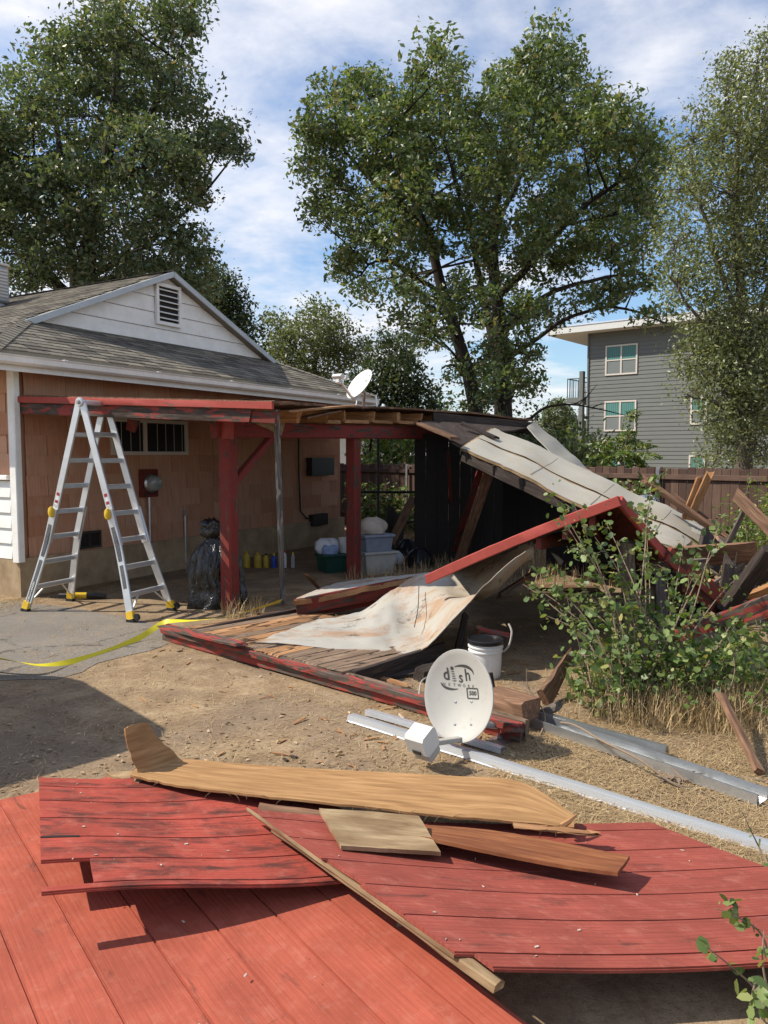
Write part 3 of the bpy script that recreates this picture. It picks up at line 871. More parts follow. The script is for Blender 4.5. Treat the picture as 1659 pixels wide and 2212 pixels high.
# deck
oe = [Fb, at(606, 881, 7.75), at(640, 883, 8.4), at(700, 884, 9.4), at(760, 885, 10.3), at(850, 888, 11.3), at(930, 892, 12.0), at(1040, 900, 12.7), at(1150, 914, 13.2)]
ie = [H(0, .06, 2.41), H(.7, .06, 2.42), H(1.5, .06, 2.43), H(2.6, .06, 2.44), H(3.8, .06, 2.46), H(5.0, .06, 2.48), H(6.2, .2, 2.48), H(7.3, .9, 2.46), H(8.6, 2.0, 2.42)]
P = []
for a, b in zip(oe, ie): P.append([b.lerp(a, k / 8) + V((0, 0, .03)) for k in range(9)])
# finer along the edge
def resample(P, f):
    out = []
    for i in range(len(P) - 1):
        for k in range(f): out.append([P[i][j].lerp(P[i + 1][j], k / f) for j in range(len(P[0]))])
    out.append(P[-1]); return out
Pd = resample(P, 4)
for row in Pd[2:]:
    row[-1] = row[-1] + V((rnd.uniform(-.05, .06), rnd.uniform(-.06, .05), rnd.uniform(-.01, .012)))
m = MB(); m.sheet([r[::-1] for r in Pd][::-1], .028); deck = m.build('roof_deck', M['brown_wood'], porch)
Pm = [[p + V((0, 0, .012)) for p in r] for r in Pd]
for i, row in enumerate(Pm):
    row[-1] = row[-1] + (row[-2] - row[-1]) * rnd.uniform(-.02, .3) + V((0, 0, rnd.uniform(0, .012)))
m = MB(); m.sheet([r[::-1] for r in Pm][::-1], .006); m.build('roof_felt', M['roll_clean'], porch)
# rafters
def oedge(px):
    for a, b, pa, pb_ in zip(oe, oe[1:], (590, 606, 640, 700, 760, 850, 930, 1040), (606, 640, 700, 760, 850, 930, 1040, 1150)):
        if pa <= px <= pb_: return a.lerp(b, (px - pa) / (pb_ - pa))
for px in (655, 716, 754, 815, 868, 917, 967, 1009, 1060, 1101, 1128):
    e = oedge(px) + V((0, 0, -.085)) - NN * .06
    n_ = (e - C0).dot(NN); s_ = (e - C0).dot(T)
    b = H(s_, max(.1, n_ - 2.9 if n_ > 4 else .1), 2.33)
    m = MB(); m.beam(b, e, .05, .15, (0, 0, 1), None, 3, (0, .03), .002); m.build('rafter', M['orange_wood'] if px > 640 else M['brown_wood'], porch)
for i, (a, b) in enumerate(((720, 750), (760, 810), (822, 862), (875, 912), (925, 960), (975, 1003))):
    pa, pb_ = oedge(a) + V((0, 0, -.15)) - NN * .12, oedge(b) + V((0, 0, -.16)) - NN * .12
    m = MB(); m.beam(pa, pb_, .02, .045); m.build('blocking', M['orange_wood'], porch)
m = MB(); m.beam(at(612, 889, 8.0), at(762, 876, 10.2), .16, .02, (0, 0, 1), None, 6, (.06, .05), .004); lb = m.build('torn_board', M['orange_wood'], porch)
m = MB(); m.beam(at(655, 902, 8.7), at(725, 888, 9.7), .14, .02, (0, 0, 1), None, 5, (.06, .05), .004); m.build('torn_board', M['brown_wood'], porch)
# lifted flap of felt
P = [[at(505 + 25 * i, 869 - (6 if 0 < i < 4 else 0) + i * 2, 8.6 - i * .05) + V((0, 0, .02)), at(495 + 25 * i, 869 + i, 9.2 - i * .05)] for i in range(5)]
m = MB(); m.sheet(P, .005); m.build('felt_flap', M['dark_wood'], porch)
m = MB(); m.prism([at(275, 905, 9.0), at(300, 908, 8.95), at(290, 935, 9.0), at(272, 928, 9.0)], (0, .05, 0)); m.build('torn_scrap', M['dark_red'], porch)
# leaning tail pieces where the porch breaks off
m = MB(); m.beam(at(905, 915, 11.2), at(985, 948, 10.6), .14, .04, (0, 0, 1), None, 5, (.05, .06), .004); m.build('broken_rafter', M['brown_wood'], porch)
m = MB(); m.beam(at(1000, 915, 11.6), at(1070, 945, 11.2), .10, .04, (0, 0, 1), None, 5, (.05, .06), .004); m.build('broken_rafter', M['dark_wood'], porch)
m = MB(); m.beam(at(935, 905, 12.0), at(1150, 925, 13.1), .05, .2, (0, 0, 1), None, 5, (.02, .04), .004); m.build('broken_beam', M['dark_wood'], porch)
# ================================================================== fallen roof
def smooth_path(pts, n):                                  # Catmull-Rom through the points
    pts = [V(p) for p in pts]; out = []
    for i in range(n + 1):
        t = i / n * (len(pts) - 1); k = min(int(t), len(pts) - 2); f = t - k
        p0, p1, p2, p3 = pts[max(k - 1, 0)], pts[k], pts[k + 1], pts[min(k + 2, len(pts) - 1)]
        out.append(0.5 * ((2 * p1) + (p2 - p0) * f + (2 * p0 - 5 * p1 + 4 * p2 - p3) * f * f + (3 * p1 - p0 - 3 * p2 + p3) * f ** 3))
    return out
def loft(a, b, ni, nj, bulge=None, rag=0.0):
    A, B = smooth_path(a, ni), smooth_path(b, ni)
    P = []
    for i in range(ni + 1):
        row = []
        for j in range(nj + 1):
            v = j / nj
            p = A[i].lerp(B[i], v)
            if bulge: p = p + bulge(i / ni, v)
            if rag and j in (0, nj): p = p + V((rnd.uniform(-rag, rag), rnd.uniform(-rag, rag), 0))
            row.append(p)
        P.append(row)
    return P

# -- section lying in front: long red fascia, deck boards, sheet of roll roofing
fr = thing('fallen_roof_edge', gr(700, 1480), 'fallen roof edge with long peeling red fascia and rotten deck boards on the dirt', 'roof section')
f0, f1 = gr(356, 1383), gr(1128, 1606)
fd = (f1 - f0).normalized(); fp = V((-fd.y, fd.x, 0))     # fp points away from the camera
if fp.y < 0: fp = -fp
FL = (f1 - f0).length
m = MB(); m.beam(f0 + V((0, 0, .062)) - fp * .0, f1 + V((0, 0, .062)), .04, .12, (0, 0, 1), .006, 40, (.02, .01), .003, bow=.012); m.build('fascia', M['red_fascia'], fr)
m = MB(); m.beam(f0 + V((0, 0, .103)) - fp * .037 + fd * .02, f1 + V((0, 0, .098)) - fp * .037, .03, .05, (0, 0, 1), .004, 40, (.03, .01), .003, bow=.01); m.build('trim_board', M['red_fascia'], fr)
m = MB(); m.beam(f0 + fp * .045 + V((0, 0, .065)) + fd * .5, f1 + fp * .045 + V((0, 0, .07)), .045, .13, (0, 0, 1), .006, 16, (.03, .01), .003); m.build('fascia_backing', M['rotten_deck'], fr)
# deck boards laid across, each a piece
bw = .143
nb = 15
for k in range(nb):
    a = f0 + fd * (.30 + k * bw)
    ln = 1.55 if k < 10 else max(.35, 1.5 - (k - 9) * .12)
    ln += rnd.uniform(-.12, .12)
    lean = .03 + .05 * (k / nb)
    p0 = a - fp * rnd.uniform(-.025, .025) + V((0, 0, .138))
    p1 = a + fp * ln + fd * rnd.uniform(-.01, .01) + V((0, 0, .10))
    m = MB(); m.beam(p0, p1, bw - .008, .02, (0, 0, 1), .003, 6, (.012, .05), .002)
    m.build('deck_board', M['rotten_deck'] if (k % 3 == 1 or k > 9) else M['charred_deck'], fr)
for k, (s_, l_) in enumerate(((.35, 1.5), (1.4, 1.5), (2.4, 1.2), (3.2, .7))):
    a = f0 + fd * s_
    m = MB(); m.beam(a + fp * .08 + V((0, 0, .08)), a + fp * l_ + V((0, 0, .09)), .045, .13, (0, 0, 1), None, 4, (0, .05), .003); m.build('rafter', M['dark_wood'], fr)
m = MB(); m.beam(f1 + fp * .02 + fd * -.12 + V((0, 0, .03)), f1 - fp * .12 + fd * .02 + V((0, 0, .12)), .11, .025, (0, 0, 1), None, 4, (.02, .04), .006); m.build('end_scrap', M['red_fascia'], fr)
m = MB(); m.beam(gr(352, 1352, .12), gr(520, 1392, .19), .12, .02, (0, 0, 1), None, 6, (.06, .03), .005); m.build('splintered_strip', M['red_fascia'], fr)

# -- curling sheet of roll roofing
fa = [at(552, 1386, 6.45), at(640, 1392, 6.38), at(740, 1406, 6.28), at(820, 1418, 6.2), at(872, 1420, 6.18), at(925, 1394, 6.2), at(985, 1330, 6.12), at(1035, 1275, 6.2), at(1085, 1228, 6.32), at(1152, 1180, 6.5)]
ba = [at(690, 1336, 7.15), at(735, 1332, 7.2), at(785, 1318, 7.35), at(832, 1284, 7.55), at(870, 1260, 7.7), at(915, 1240, 7.75), at(975, 1224, 7.72), at(1040, 1206, 7.6), at(1095, 1194, 7.1), at(1150, 1177, 6.62)]
def fold(u, v):
    w = math.sin(v * math.pi)
    z = -.16 * w * max(0, math.sin((u - .30) * 2.6)) * (1 if u > .3 else 0)
    z += .075 * math.sin(u * 19 + v * 4.5) * w * min(1, max(0, u - .38) * 4)
    z += .02 * noise.noise(V((u * 9, v * 5, 2)))
    q = noise.noise(V((u * 26, v * 14, 5))) * .010
    return V((0, -.06 * w * max(0, u - .4), z + q))
sheet_p = loft(fa, ba, 60, 24, fold, .003)
m = MB(); m.sheet([r[:] for r in sheet_p], .006)
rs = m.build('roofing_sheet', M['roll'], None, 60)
tag(rs, 'curled stained grey sheet of roll roofing draped over the fallen deck', 'roofing sheet')
# folded wire on it
m = MB(); m.tube(smooth_path([at(905, 1265, 7.35), at(903, 1320, 6.95) + V((0, 0, .03)), at(895, 1362, 6.7) + V((0, 0, .03))], 10), .004, 5)
tag(m.build('loose_wire', M['dark_metal']), 'thin bent wire lying on the curled roofing sheet', 'wire')

# -- smaller slab behind it
sb = thing('roof_slab', gr(760, 1330), 'broken roof slab with raw orange edge behind the curled roofing sheet', 'roof section')
P = loft([at(634, 1297, 7.75), at(700, 1288, 7.8), at(800, 1266, 7.85), at(880, 1250, 7.9)], [at(705, 1268, 8.5), at(760, 1256, 8.6), at(850, 1247, 8.7), at(960, 1236, 8.7)], 20, 6, lambda u, v: V((0, 0, .012 * noise.noise(V((u * 9, v * 6, 1))))), .012)
m = MB(); m.sheet(P, .05); m.build('deck', M['orange_wood'], sb)
P2 = [[p + V((0, .0, .014)) for p in r] for r in P]
for r in P2: r[0] = r[0].lerp(r[1], rnd.uniform(.1, .5))
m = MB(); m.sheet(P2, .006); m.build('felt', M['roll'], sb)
m = MB(); m.beam(at(640, 1312, 7.80), at(862, 1268, 7.92), .05, .17, (0, 0, 1), None, 5, (.01, .02), .003); m.build('rafter', M['dark_red'], sb)
m = MB(); m.beam(gr(560, 1338, .06), gr(720, 1318, .06), .045, .12, (0, 0, 1), None, 4, (.03, .02), .003); m.build('rafter', M['brown_wood'], sb)
m = MB(); m.beam(at(645, 1320, 7.9), at(820, 1290, 8.0), .05, .15, (0, 0, 1), None, 4, (.02, .02), .003); m.build('rafter', M['dark_red'], sb)
m = MB(); m.beam(gr(705, 1288, .05), at(662, 1240, 8.5), .05, .02, (0, 0, 1), None, 4, (.02, .06), .004); tag(m.build('splinter', M['brown_wood']), 'pale splinter standing up behind the broken roof slab', 'splinter')

# -- big slab sliding from the porch down to the ground
big = thing('collapsed_roof', gr(1380, 1290), 'large collapsed grey roof slab sloping from the porch to the ground', 'roof section')
nearE = [at(992, 968, 10.7), at(1070, 1000, 10.3), at(1160, 1043, 9.9), at(1280, 1105, 9.3), at(1400, 1163, 8.8), at(1480, 1200, 8.6)]
farE = [at(1062, 926, 11.7), at(1130, 952, 11.5), at(1230, 1000, 11.1), at(1340, 1052, 10.6), at(1450, 1103, 10.2), at(1552, 1152, 9.9)]
wav = lambda u, v: V((0, 0, .02 * noise.noise(V((u * 7, v * 3, 4))) + .012 * math.sin(u * 23 + v * 2)))
Pb = loft(nearE, farE, 36, 14, wav, .015)
m = MB(); m.sheet(Pb, .03); m.build('deck', M['pale_wood'], big)
lo = [[p + V((0, 0, .014)) for p in r[0:7]] for r in Pb]
hi = [[p + V((0, 0, .020)) for p in r[7:15]] for r in Pb[1:]]
for r in lo: r[-1] = r[-1] + V((0, 0, .004)) + V((rnd.uniform(-.01, .01), rnd.uniform(-.01, .02), 0))
for r in hi: r[0] = r[0] - (r[1] - r[0]) * .35 + V((rnd.uniform(-.01, .01), rnd.uniform(-.02, .01), .004))
m = MB(); m.sheet(lo[1:-2], .006); m.build('felt_strip', M['roll_clean'], big)
m = MB(); m.sheet(hi, .006); m.build('felt_strip', M['roll_clean'], big)
for u in (.38, .6, .82):
    i = int(u * 36)
    m = MB(); m.tube([p + V((0, 0, .020)) for p in Pb[i][1:14]], .003, 4); m.build('lap_joint', M['dark_wood'], big)
m = MB(); m.beam(at(1000, 985, 10.7), at(1300, 1128, 9.35), .045, .15, (0, 0, 1), None, 6, (.03, .04), .004); m.build('rafter', M['dark_wood'], big)
for k in range(6):
    u = .08 + k * .14; a = Pb[int(u * 36)]
    m = MB(); m.beam(a[0] + V((0, 0, -.11)), a[13] + V((0, 0, -.11)), .045, .14, (0, 0, 1), None, 3, (.02, .02), .002); m.build('rafter', M['dark_wood'], big)
m = MB(); m.sheet(loft([at(905, 908, 11.7), at(950, 930, 11.2), at(996, 962, 10.75)], [at(1150, 922, 13.1), at(1100, 930, 12.4), at(1066, 928, 11.75)], 10, 8, None, .02), .03); m.build('sagging_deck', M['dark_wood'], big)
m = MB(); m.sheet(loft([at(975, 955, 10.9), at(1010, 972, 10.7), at(1060, 985, 10.6)], [at(1010, 940, 11.3), at(1040, 950, 11.2), at(1090, 968, 11.0)], 6, 3), .02); m.build('torn_board', M['grey_wood'], big)
# loose strips at the foot
P = loft([at(1385, 1172, 8.7), at(1440, 1195, 8.55), at(1500, 1232, 8.4)], [at(1420, 1155, 9.0), at(1470, 1172, 8.9), at(1535, 1205, 8.8)], 10, 4, None, .015)
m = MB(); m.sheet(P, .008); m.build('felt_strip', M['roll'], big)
P = loft([at(1440, 1130, 9.7), at(1500, 1150, 9.5), at(1545, 1172, 9.4)], [at(1470, 1118, 10.0), at(1520, 1138, 9.9), at(1560, 1158, 9.8)], 8, 3, None, .015)
m = MB(); m.sheet(P, .008); m.build('felt_strip', M['roll_clean'], big)

# far hanging sheet, in its own shade
P = loft([at(1138, 922, 12.6), at(1175, 962, 12.2), at(1230, 1010, 11.8), at(1262, 1032, 11.7)], [at(1156, 912, 13.0), at(1215, 962, 12.8), at(1265, 1008, 12.5), at(1300, 1040, 12.2)], 16, 5, wav, .008)
m = MB(); m.sheet(P, .012); hs = m.build('hanging_felt', M['roll_clean']); tag(hs, 'grey triangle of roofing felt hanging off the far end of the porch roof', 'roofing felt')

# -- peaked corner with red fascia
cr = thing('roof_corner', gr(1330, 1330), 'upturned roof corner with red fascia boards meeting in a peak above the bush', 'roof section')
q0, qa, q1 = at(921, 1252, 6.9), at(1338, 1082, 6.05), at(1436, 1200, 6.7)
q2 = at(1560, 1292, 6.9)
m = MB(); m.beam(q0, qa + V((0, 0, .0)), .035, .085, (0, 0, 1), .006, 16, (.01, .0), .002, bow=.02); m.build('fascia', M['red_clean'], cr)
m = MB(); m.beam(qa + V((.01, .02, .0)), q1, .035, .085, (0, 0, 1), .006, 10, (.0, .01), .002); m.build('fascia', M['red_clean'], cr)
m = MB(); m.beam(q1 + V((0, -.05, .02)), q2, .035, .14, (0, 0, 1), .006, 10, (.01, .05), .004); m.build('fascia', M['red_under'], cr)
P = []
for i in range(13):
    t = .12 + .86 * i / 12; a = q0.lerp(qa, t) + V((0, .03, -.02)); b = V((a.x * 1.25 + .2, 9.7, a.z - .30))
    P.append([a.lerp(b, k / 5) for k in range(6)])
m = MB(); m.sheet(P, .025); m.build('deck', M['void'], cr)  # unseen deck added behind the fascia to shade the ground below
b0, b1, b2 = q0 + V((.35, .7, .28)), qa + V((.25, 1.5, .10)), q1 + V((.25, .9, .12))
P = [[q0.lerp(qa, .45 + .55 * i / 8) + V((0, .03, .03)) for i in range(9)], [at(1190 + 22 * i, 1135 - 2 * i, 8.2) for i in range(9)]]
P = [[P[0][i].lerp(P[1][i], k / 5) for i in range(9)] for k in range(6)]
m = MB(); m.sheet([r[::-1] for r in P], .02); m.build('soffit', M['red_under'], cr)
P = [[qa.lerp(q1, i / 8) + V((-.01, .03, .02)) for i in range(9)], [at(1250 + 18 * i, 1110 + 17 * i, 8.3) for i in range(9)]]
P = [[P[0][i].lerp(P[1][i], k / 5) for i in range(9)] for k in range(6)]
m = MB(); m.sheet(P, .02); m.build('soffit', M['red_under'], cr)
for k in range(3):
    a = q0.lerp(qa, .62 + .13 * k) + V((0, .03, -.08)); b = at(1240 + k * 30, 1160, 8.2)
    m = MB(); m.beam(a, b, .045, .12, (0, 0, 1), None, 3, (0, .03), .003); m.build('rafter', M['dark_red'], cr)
m = MB(); m.beam(at(1352, 1170, 6.5), gr(1365, 1400), .12, .06, (0, 1, 0), None, 3, (.02, .0), .003); m.build('stud', M['grey_wood'], cr)
m = MB(); m.beam(at(1150, 1240, 7.0), at(1080, 1285, 6.9), .05, .04, (0, 0, 1), None, 4, (.02, .05), .003); m.build('red_scrap', M['red_fascia'], cr)
m = MB(); m.beam(at(1455, 1215, 6.9), gr(1470, 1380), .09, .06, (0, 1, 0), None, 3, (.02, .0), .003); m.build('stud', M['dark_wood'], cr)

# -- the dark store room at the end of the porch
st = thing('storage_wall', gr(990, 1225), 'board partition at the far end of the porch, near black as painted-in shade', 'partition')
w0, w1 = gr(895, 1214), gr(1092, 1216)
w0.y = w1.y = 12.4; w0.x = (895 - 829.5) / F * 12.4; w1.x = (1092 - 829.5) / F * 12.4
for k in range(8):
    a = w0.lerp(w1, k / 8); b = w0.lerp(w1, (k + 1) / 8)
    m = MB(); m.beam((a + b) / 2, (a + b) / 2 + V((0, 0, 2.08 - (.0 if k < 5 else .06 * (k - 4)))), (b - a).length - .004, .03, (0, 1, 0)); m.build('board', M['void'], st)  # porch shade is put into the near-black board colour
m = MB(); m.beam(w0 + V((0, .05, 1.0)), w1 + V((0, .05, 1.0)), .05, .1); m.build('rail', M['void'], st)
sw = thing('shed_shade_wall', gr(1130, 1250), 'shed side wall under the collapsed roof, added near black to deepen the shade', 'partition')
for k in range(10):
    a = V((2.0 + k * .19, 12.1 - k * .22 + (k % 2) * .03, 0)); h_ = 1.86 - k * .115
    m = MB(); m.beam(a + V((0, 0, .42 if k in (1, 2) else 0)), a + V((0, 0, h_)), .31, .03, (.75, .65, 0)); m.build('board', M['void'], sw)  # overlapping near-black boards added to block light and deepen the shade
for i, (a, b, w_, mat_, lab) in enumerate((
    (at(1060, 1010, 10.9), gr(988, 1222), .15, 'brown_wood', 'wide brown plank leaning in the dark store room'),
    (at(1043, 1000, 11.1), gr(975, 1212), .10, 'dark_red', 'narrow dark red plank leaning behind the wide brown one'),
    (at(968, 975, 11.7), gr(981, 1200), .05, 'dark_red', 'thin upright stud in the dark store room'),
    )):
    m = MB(); m.beam(a, b, w_, .045, (0, 1, .2), None, 4, (.03, .01), .002)
    tag(m.build('leaning_plank', M[mat_]), lab, 'plank', 'planks leaning in the store room')
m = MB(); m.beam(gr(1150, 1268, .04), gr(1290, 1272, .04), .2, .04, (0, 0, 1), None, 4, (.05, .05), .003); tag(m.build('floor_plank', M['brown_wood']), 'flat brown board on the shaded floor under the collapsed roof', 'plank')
m = MB(); m.beam(gr(1195, 1340, .02), gr(1330, 1345, .02), .22, .03, (0, 0, 1), None, 4, (.05, .05), .003); tag(m.build('floor_plank', M['grey_wood']), 'sunlit brown board on the ground just behind the bush', 'plank')

# ================================================================== debris at the right
def debris(name, a, b, w_, h_, mat_, lab, brk=(.05, .05), up=(0, 0, 1), seg=6, roll=0.0, warp=.004, cat='plank', group='broken timbers on the debris heap', taper=1.0):
    m = MB(); m.beam(a, b, w_, h_, up, None, seg, brk, warp, roll=roll, taper=taper)
    return tag(m.build(name, M[mat_]), lab, cat, group)
debris('broken_plank', at(1392, 1036, 9.9), at(1568, 1162, 9.2), .15, .05, 'brown_wood', 'long splintered brown plank slanting in front of the fence', (.12, .04), (0, .6, 1))
debris('broken_plank', at(1460, 1075, 9.95), at(1570, 1155, 9.5), .13, .04, 'brown_wood', 'shorter brown plank behind the long slanting one', (.06, .04), (0, .6, 1))
debris('broken_plank', at(1532, 1026, 9.5), at(1489, 1122, 9.7), .09, .04, 'orange_wood', 'orange broken plank standing upright, taller of the pair by the fence', (.10, .02), (0, 1, 0))
debris('broken_plank', at(1508, 1038, 9.6), at(1477, 1120, 9.75), .06, .04, 'orange_wood', 'narrower orange plank standing upright beside the taller one', (.07, .02), (0, 1, 0))
debris('broken_plank', at(1588, 1068, 8.3), at(1700, 1180, 7.8), .13, .03, 'brown_wood', 'brown plank jutting up at the right edge over the bushes', (.06, .0), (0, 1, .3))
debris('old_beam', at(1664, 1188, 6.3), at(1580, 1300, 6.6), .13, .10, 'dark_wood', 'thick weathered dark beam slanting down at the right edge', (.0, .06), (0, 1, .3), 5)
debris('red_board', at(1455, 1378, 5.75), at(1700, 1284, 5.5), .035, .10, 'red_fascia', 'long peeling red board sloping through the bush to the right edge', (.05, 0), (0, 0, 1), 16)
debris('red_board', at(1555, 1352, 5.9), at(1700, 1308, 5.6), .03, .09, 'red_fascia', 'shorter red board just below the long red one', (.05, 0), (0, 0, 1), 10)
debris('red_board', at(1540, 1160, 9.3), at(1620, 1205, 8.6), .03, .12, 'red_fascia', 'red board at the foot of the collapsed roof near the fence', (.04, .04))
debris('wall_piece', at(1540, 1165, 8.3), at(1510, 1300, 7.6), .34, .05, 'dark_wood', 'wide dark slab of boards leaning upright in the debris heap', (.05, .05), (0, 1, .2), 4)
debris('red_board', at(1432, 1228, 7.9), at(1480, 1262, 7.6), .2, .03, 'red_fascia', 'short wide red scrap in the middle of the heap', (.05, .05), (0, 1, .4), 4)
debris('broken_plank', at(1424, 1230, 7.8), gr(1432, 1370), .11, .05, 'grey_wood', 'grey stud standing in the heap below the peaked corner', (.03, .0), (0, 1, 0), 3)
jum = ['brown', 'grey', 'dark', 'orange', 'red', 'pale']
jm = {'brown': 'brown_wood', 'grey': 'grey_wood', 'dark': 'dark_wood', 'orange': 'orange_wood', 'red': 'red_fascia', 'pale': 'pale_wood'}
spots = [  # x0,y0,d0, x1,y1,d1, w, tone, where
 (1555, 1170, 8.6, 1640, 1250, 8.0, .12, 'grey', 'under the thick dark beam'), (1575, 1190, 8.4, 1590, 1290, 7.4, .09, 'dark', 'standing beside the thick dark beam'),
 (1600, 1185, 8.6, 1565, 1262, 7.8, .10, 'brown', 'crossing the heap near the fence'), (1610, 1200, 8.2, 1690, 1250, 7.6, .11, 'orange', 'at the right edge of the heap'),
 (1500, 1280, 7.4, 1610, 1330, 6.9, .13, 'dark', 'low in the heap behind the bush'), (1590, 1300, 7.0, 1680, 1262, 6.6, .12, 'orange', 'poking out below the thick dark beam'),
 (1540, 1235, 7.9, 1600, 1300, 7.3, .07, 'pale', 'thin lath in the middle of the heap'), (1605, 1232, 7.8, 1690, 1218, 7.3, .18, 'pale', 'flat on top of the heap at the right edge'),
 (1450, 1290, 7.2, 1540, 1262, 7.0, .10, 'red', 'half hidden behind the bush'), (1480, 1330, 6.6, 1590, 1350, 6.3, .10, 'grey', 'above the long red board'),
 (1560, 1215, 8.2, 1545, 1160, 8.8, .08, 'brown', 'upright stub at the foot of the roof slab'), (1625, 1265, 7.3, 1590, 1340, 6.5, .09, 'dark', 'leaning in front of the thick dark beam'),
]
for x0, y0, d0, x1, y1, d1, w_, tone, wh in spots:
    debris('broken_plank', at(x0, y0, d0), at(x1, y1, d1), w_, .035, jm[tone], f'{tone} broken timber {wh}', (.05, .05), (rnd.uniform(-.3, .3), rnd.uniform(.2, 1), .6), 4)
kk = 0
for tone, size, pose in (('brown', 'long', 'leaning left'), ('grey', 'short', 'lying flat'), ('dark', 'long', 'leaning right'), ('orange', 'short', 'standing steeply'), ('brown', 'wide', 'lying flat'), ('grey', 'long', 'leaning right'), ('dark', 'wide', 'leaning left'), ('orange', 'narrow', 'leaning right'), ('red', 'short', 'leaning left'), ('grey', 'narrow', 'standing steeply'), ('brown', 'narrow', 'leaning right'), ('dark', 'short', 'standing steeply'), ('red', 'narrow', 'lying flat'), ('dark', 'narrow', 'leaning left')):
    rr = random.Random(200 + kk); kk += 1
    a = at(rr.uniform(1430, 1670), rr.uniform(1215, 1330), rr.uniform(6.9, 8.4)); a.z = max(a.z, .15)
    L_ = {'long': 1.3, 'short': .55, 'wide': .8, 'narrow': .9}[size]; w_ = {'long': .12, 'short': .11, 'wide': .24, 'narrow': .05}[size]
    e_ = {'leaning left': (-.75, .55), 'leaning right': (.75, .5), 'lying flat': (.95, .12), 'standing steeply': (.3, .95)}[pose]
    d_ = V((e_[0], rr.uniform(-.5, .5), e_[1])).normalized() * L_
    debris('broken_plank', a - d_ * .45 + V((0, 0, .12)), a + d_ * .55 + V((0, 0, .12)), w_, .03, jm[tone], f'{size} {tone} board {pose} in the debris heap behind the bush', (.06, .08), (rr.uniform(-.5, .5), 1, .4), 5)
# heap underneath, so the boards rest on something
for k, hb in enumerate(('dark', 'grey', 'brown', 'dark', 'grey', 'brown')):
    a = gr(rnd.uniform(1380, 1480) if k < 3 else rnd.uniform(1580, 1670), rnd.uniform(1290, 1370), .06 + .03 * k); ang = rnd.uniform(-.9, .9)
    b = a + V((math.cos(ang), math.sin(ang), rnd.uniform(-.1, .1))) * rnd.uniform(.5, 1.1)
    debris('heap_board', a + V((0, 0, .05)), b + V((0, 0, .05)), rnd.uniform(.09, .16), .035, jm[hb], f"{hb} board buried low in the debris heap, {'near the peaked corner' if k < 3 else 'near the right edge'}", (.05, .05), (0, 0, 1), 3, rnd.uniform(-.5, .5), group='boards buried low in the debris heap')
# turbine vent
tv = thing('turbine_vent', at(1395, 1100, 10.6), 'striped metal turbine roof vent behind the collapsed slab', 'roof vent')
tc_ = at(1396, 1096, 10.6)
for k in range(22):
    a0 = 2 * math.pi * k / 22
    m = MB(); P = []
    for i in range(9):
        ph = i / 8 * math.pi; r_ = .055 + .135 * math.sin(ph); z = .17 * -math.cos(ph)
        P.append([tc_ + V((r_ * math.cos(a0 + .02), r_ * math.sin(a0 + .02), z)), tc_ + V(((r_ - .012) * math.cos(a0 + .25), (r_ - .012) * math.sin(a0 + .25), z))])
    m.sheet(P, .002); m.build('vane', M['galvanised'], tv)
m = MB(); m.lathe([(.06, -.3), (.07, -.15)], tc_, None, 16); m.lathe([(.002, .18), (.06, .165), (.065, .15)][::-1], tc_, None, 16); m.build('neck', M['galvanised'], tv)
m = MB(); m.lathe([(.10, -.15), (.10, .15)], tc_, None, 16); m.build('core', M['void'], tv)
# stake, splintered chunk, stump
debris('broken_stake', at(1556, 1498, 4.75), gr(1640, 1668, .03), .05, .035, 'brown_wood', 'broken stake leaning in the dry grass at the right', (.05, .0), (0, 1, 0), 6, cat='stake', group=None)
debris('splintered_chunk', gr(1175, 1510, .05), at(1238, 1408, 5.75), .13, .05, 'brown_wood', 'splintered brown chunk of timber leaning by the bush', (.03, .12), (0, 1, 0), 6, cat='timber', group=None, taper=.5)
m = MB(); m.beam(gr(1063, 1520, .09), gr(1152, 1545, .09), .2, .2, (0, 0, 1), .02, 4, (.02, .02), .01); tag(m.build('timber_block', M['brown_wood']), 'squat block of old timber just behind the fallen dish', 'timber block')
m = MB(); m.beam(gr(1160, 1545, .03), gr(1205, 1525, .12), .1, .05, (0, 0, 1), .01, 4, (.02, .02), .006); tag(m.build('timber_scrap', M['grey_wood']), 'small grey timber scrap between the block and the bush', 'timber')
debris('deck_scrap', gr(745, 1470, .02), gr(985, 1440, .02), .16, .025, 'dark_wood', 'dark board lying under the edge of the roofing sheet', (.05, .05), group=None)
debris('floor_timber', gr(905, 1458, .05), gr(1010, 1430, .06), .14, .10, 'dark_wood', 'dark timber lying in the shade left of the bucket', (.03, .03), group=None)
debris('deck_scrap', gr(815, 1462, .03), gr(880, 1482, .03), .05, .02, 'orange_wood', 'orange sliver of wood behind the long red fascia', (.03, .03), group=None)
for i, (a, b, w_, mt_, lb_) in enumerate(((gr(1020, 1405, .02), at(1035, 1355, 6.3), .05, 'brown_wood', 'upright brown leg of the small wooden frame by the bucket'),
    (at(1036, 1358, 6.3), at(1100, 1372, 6.2), .05, 'red_fascia', 'red top rail of the small wooden frame by the bucket'))):
    debris('frame_piece', a, b, w_, .035, mt_, lb_, (.01, .01), group='small wooden frame behind the bucket')
debris('prop', gr(985, 1425, 0), at(1005, 1330, 6.75), .06, .05, 'dark_wood', 'dark prop standing under the curled roofing sheet', (.0, .03), (0, 1, 0), 3, group=None)
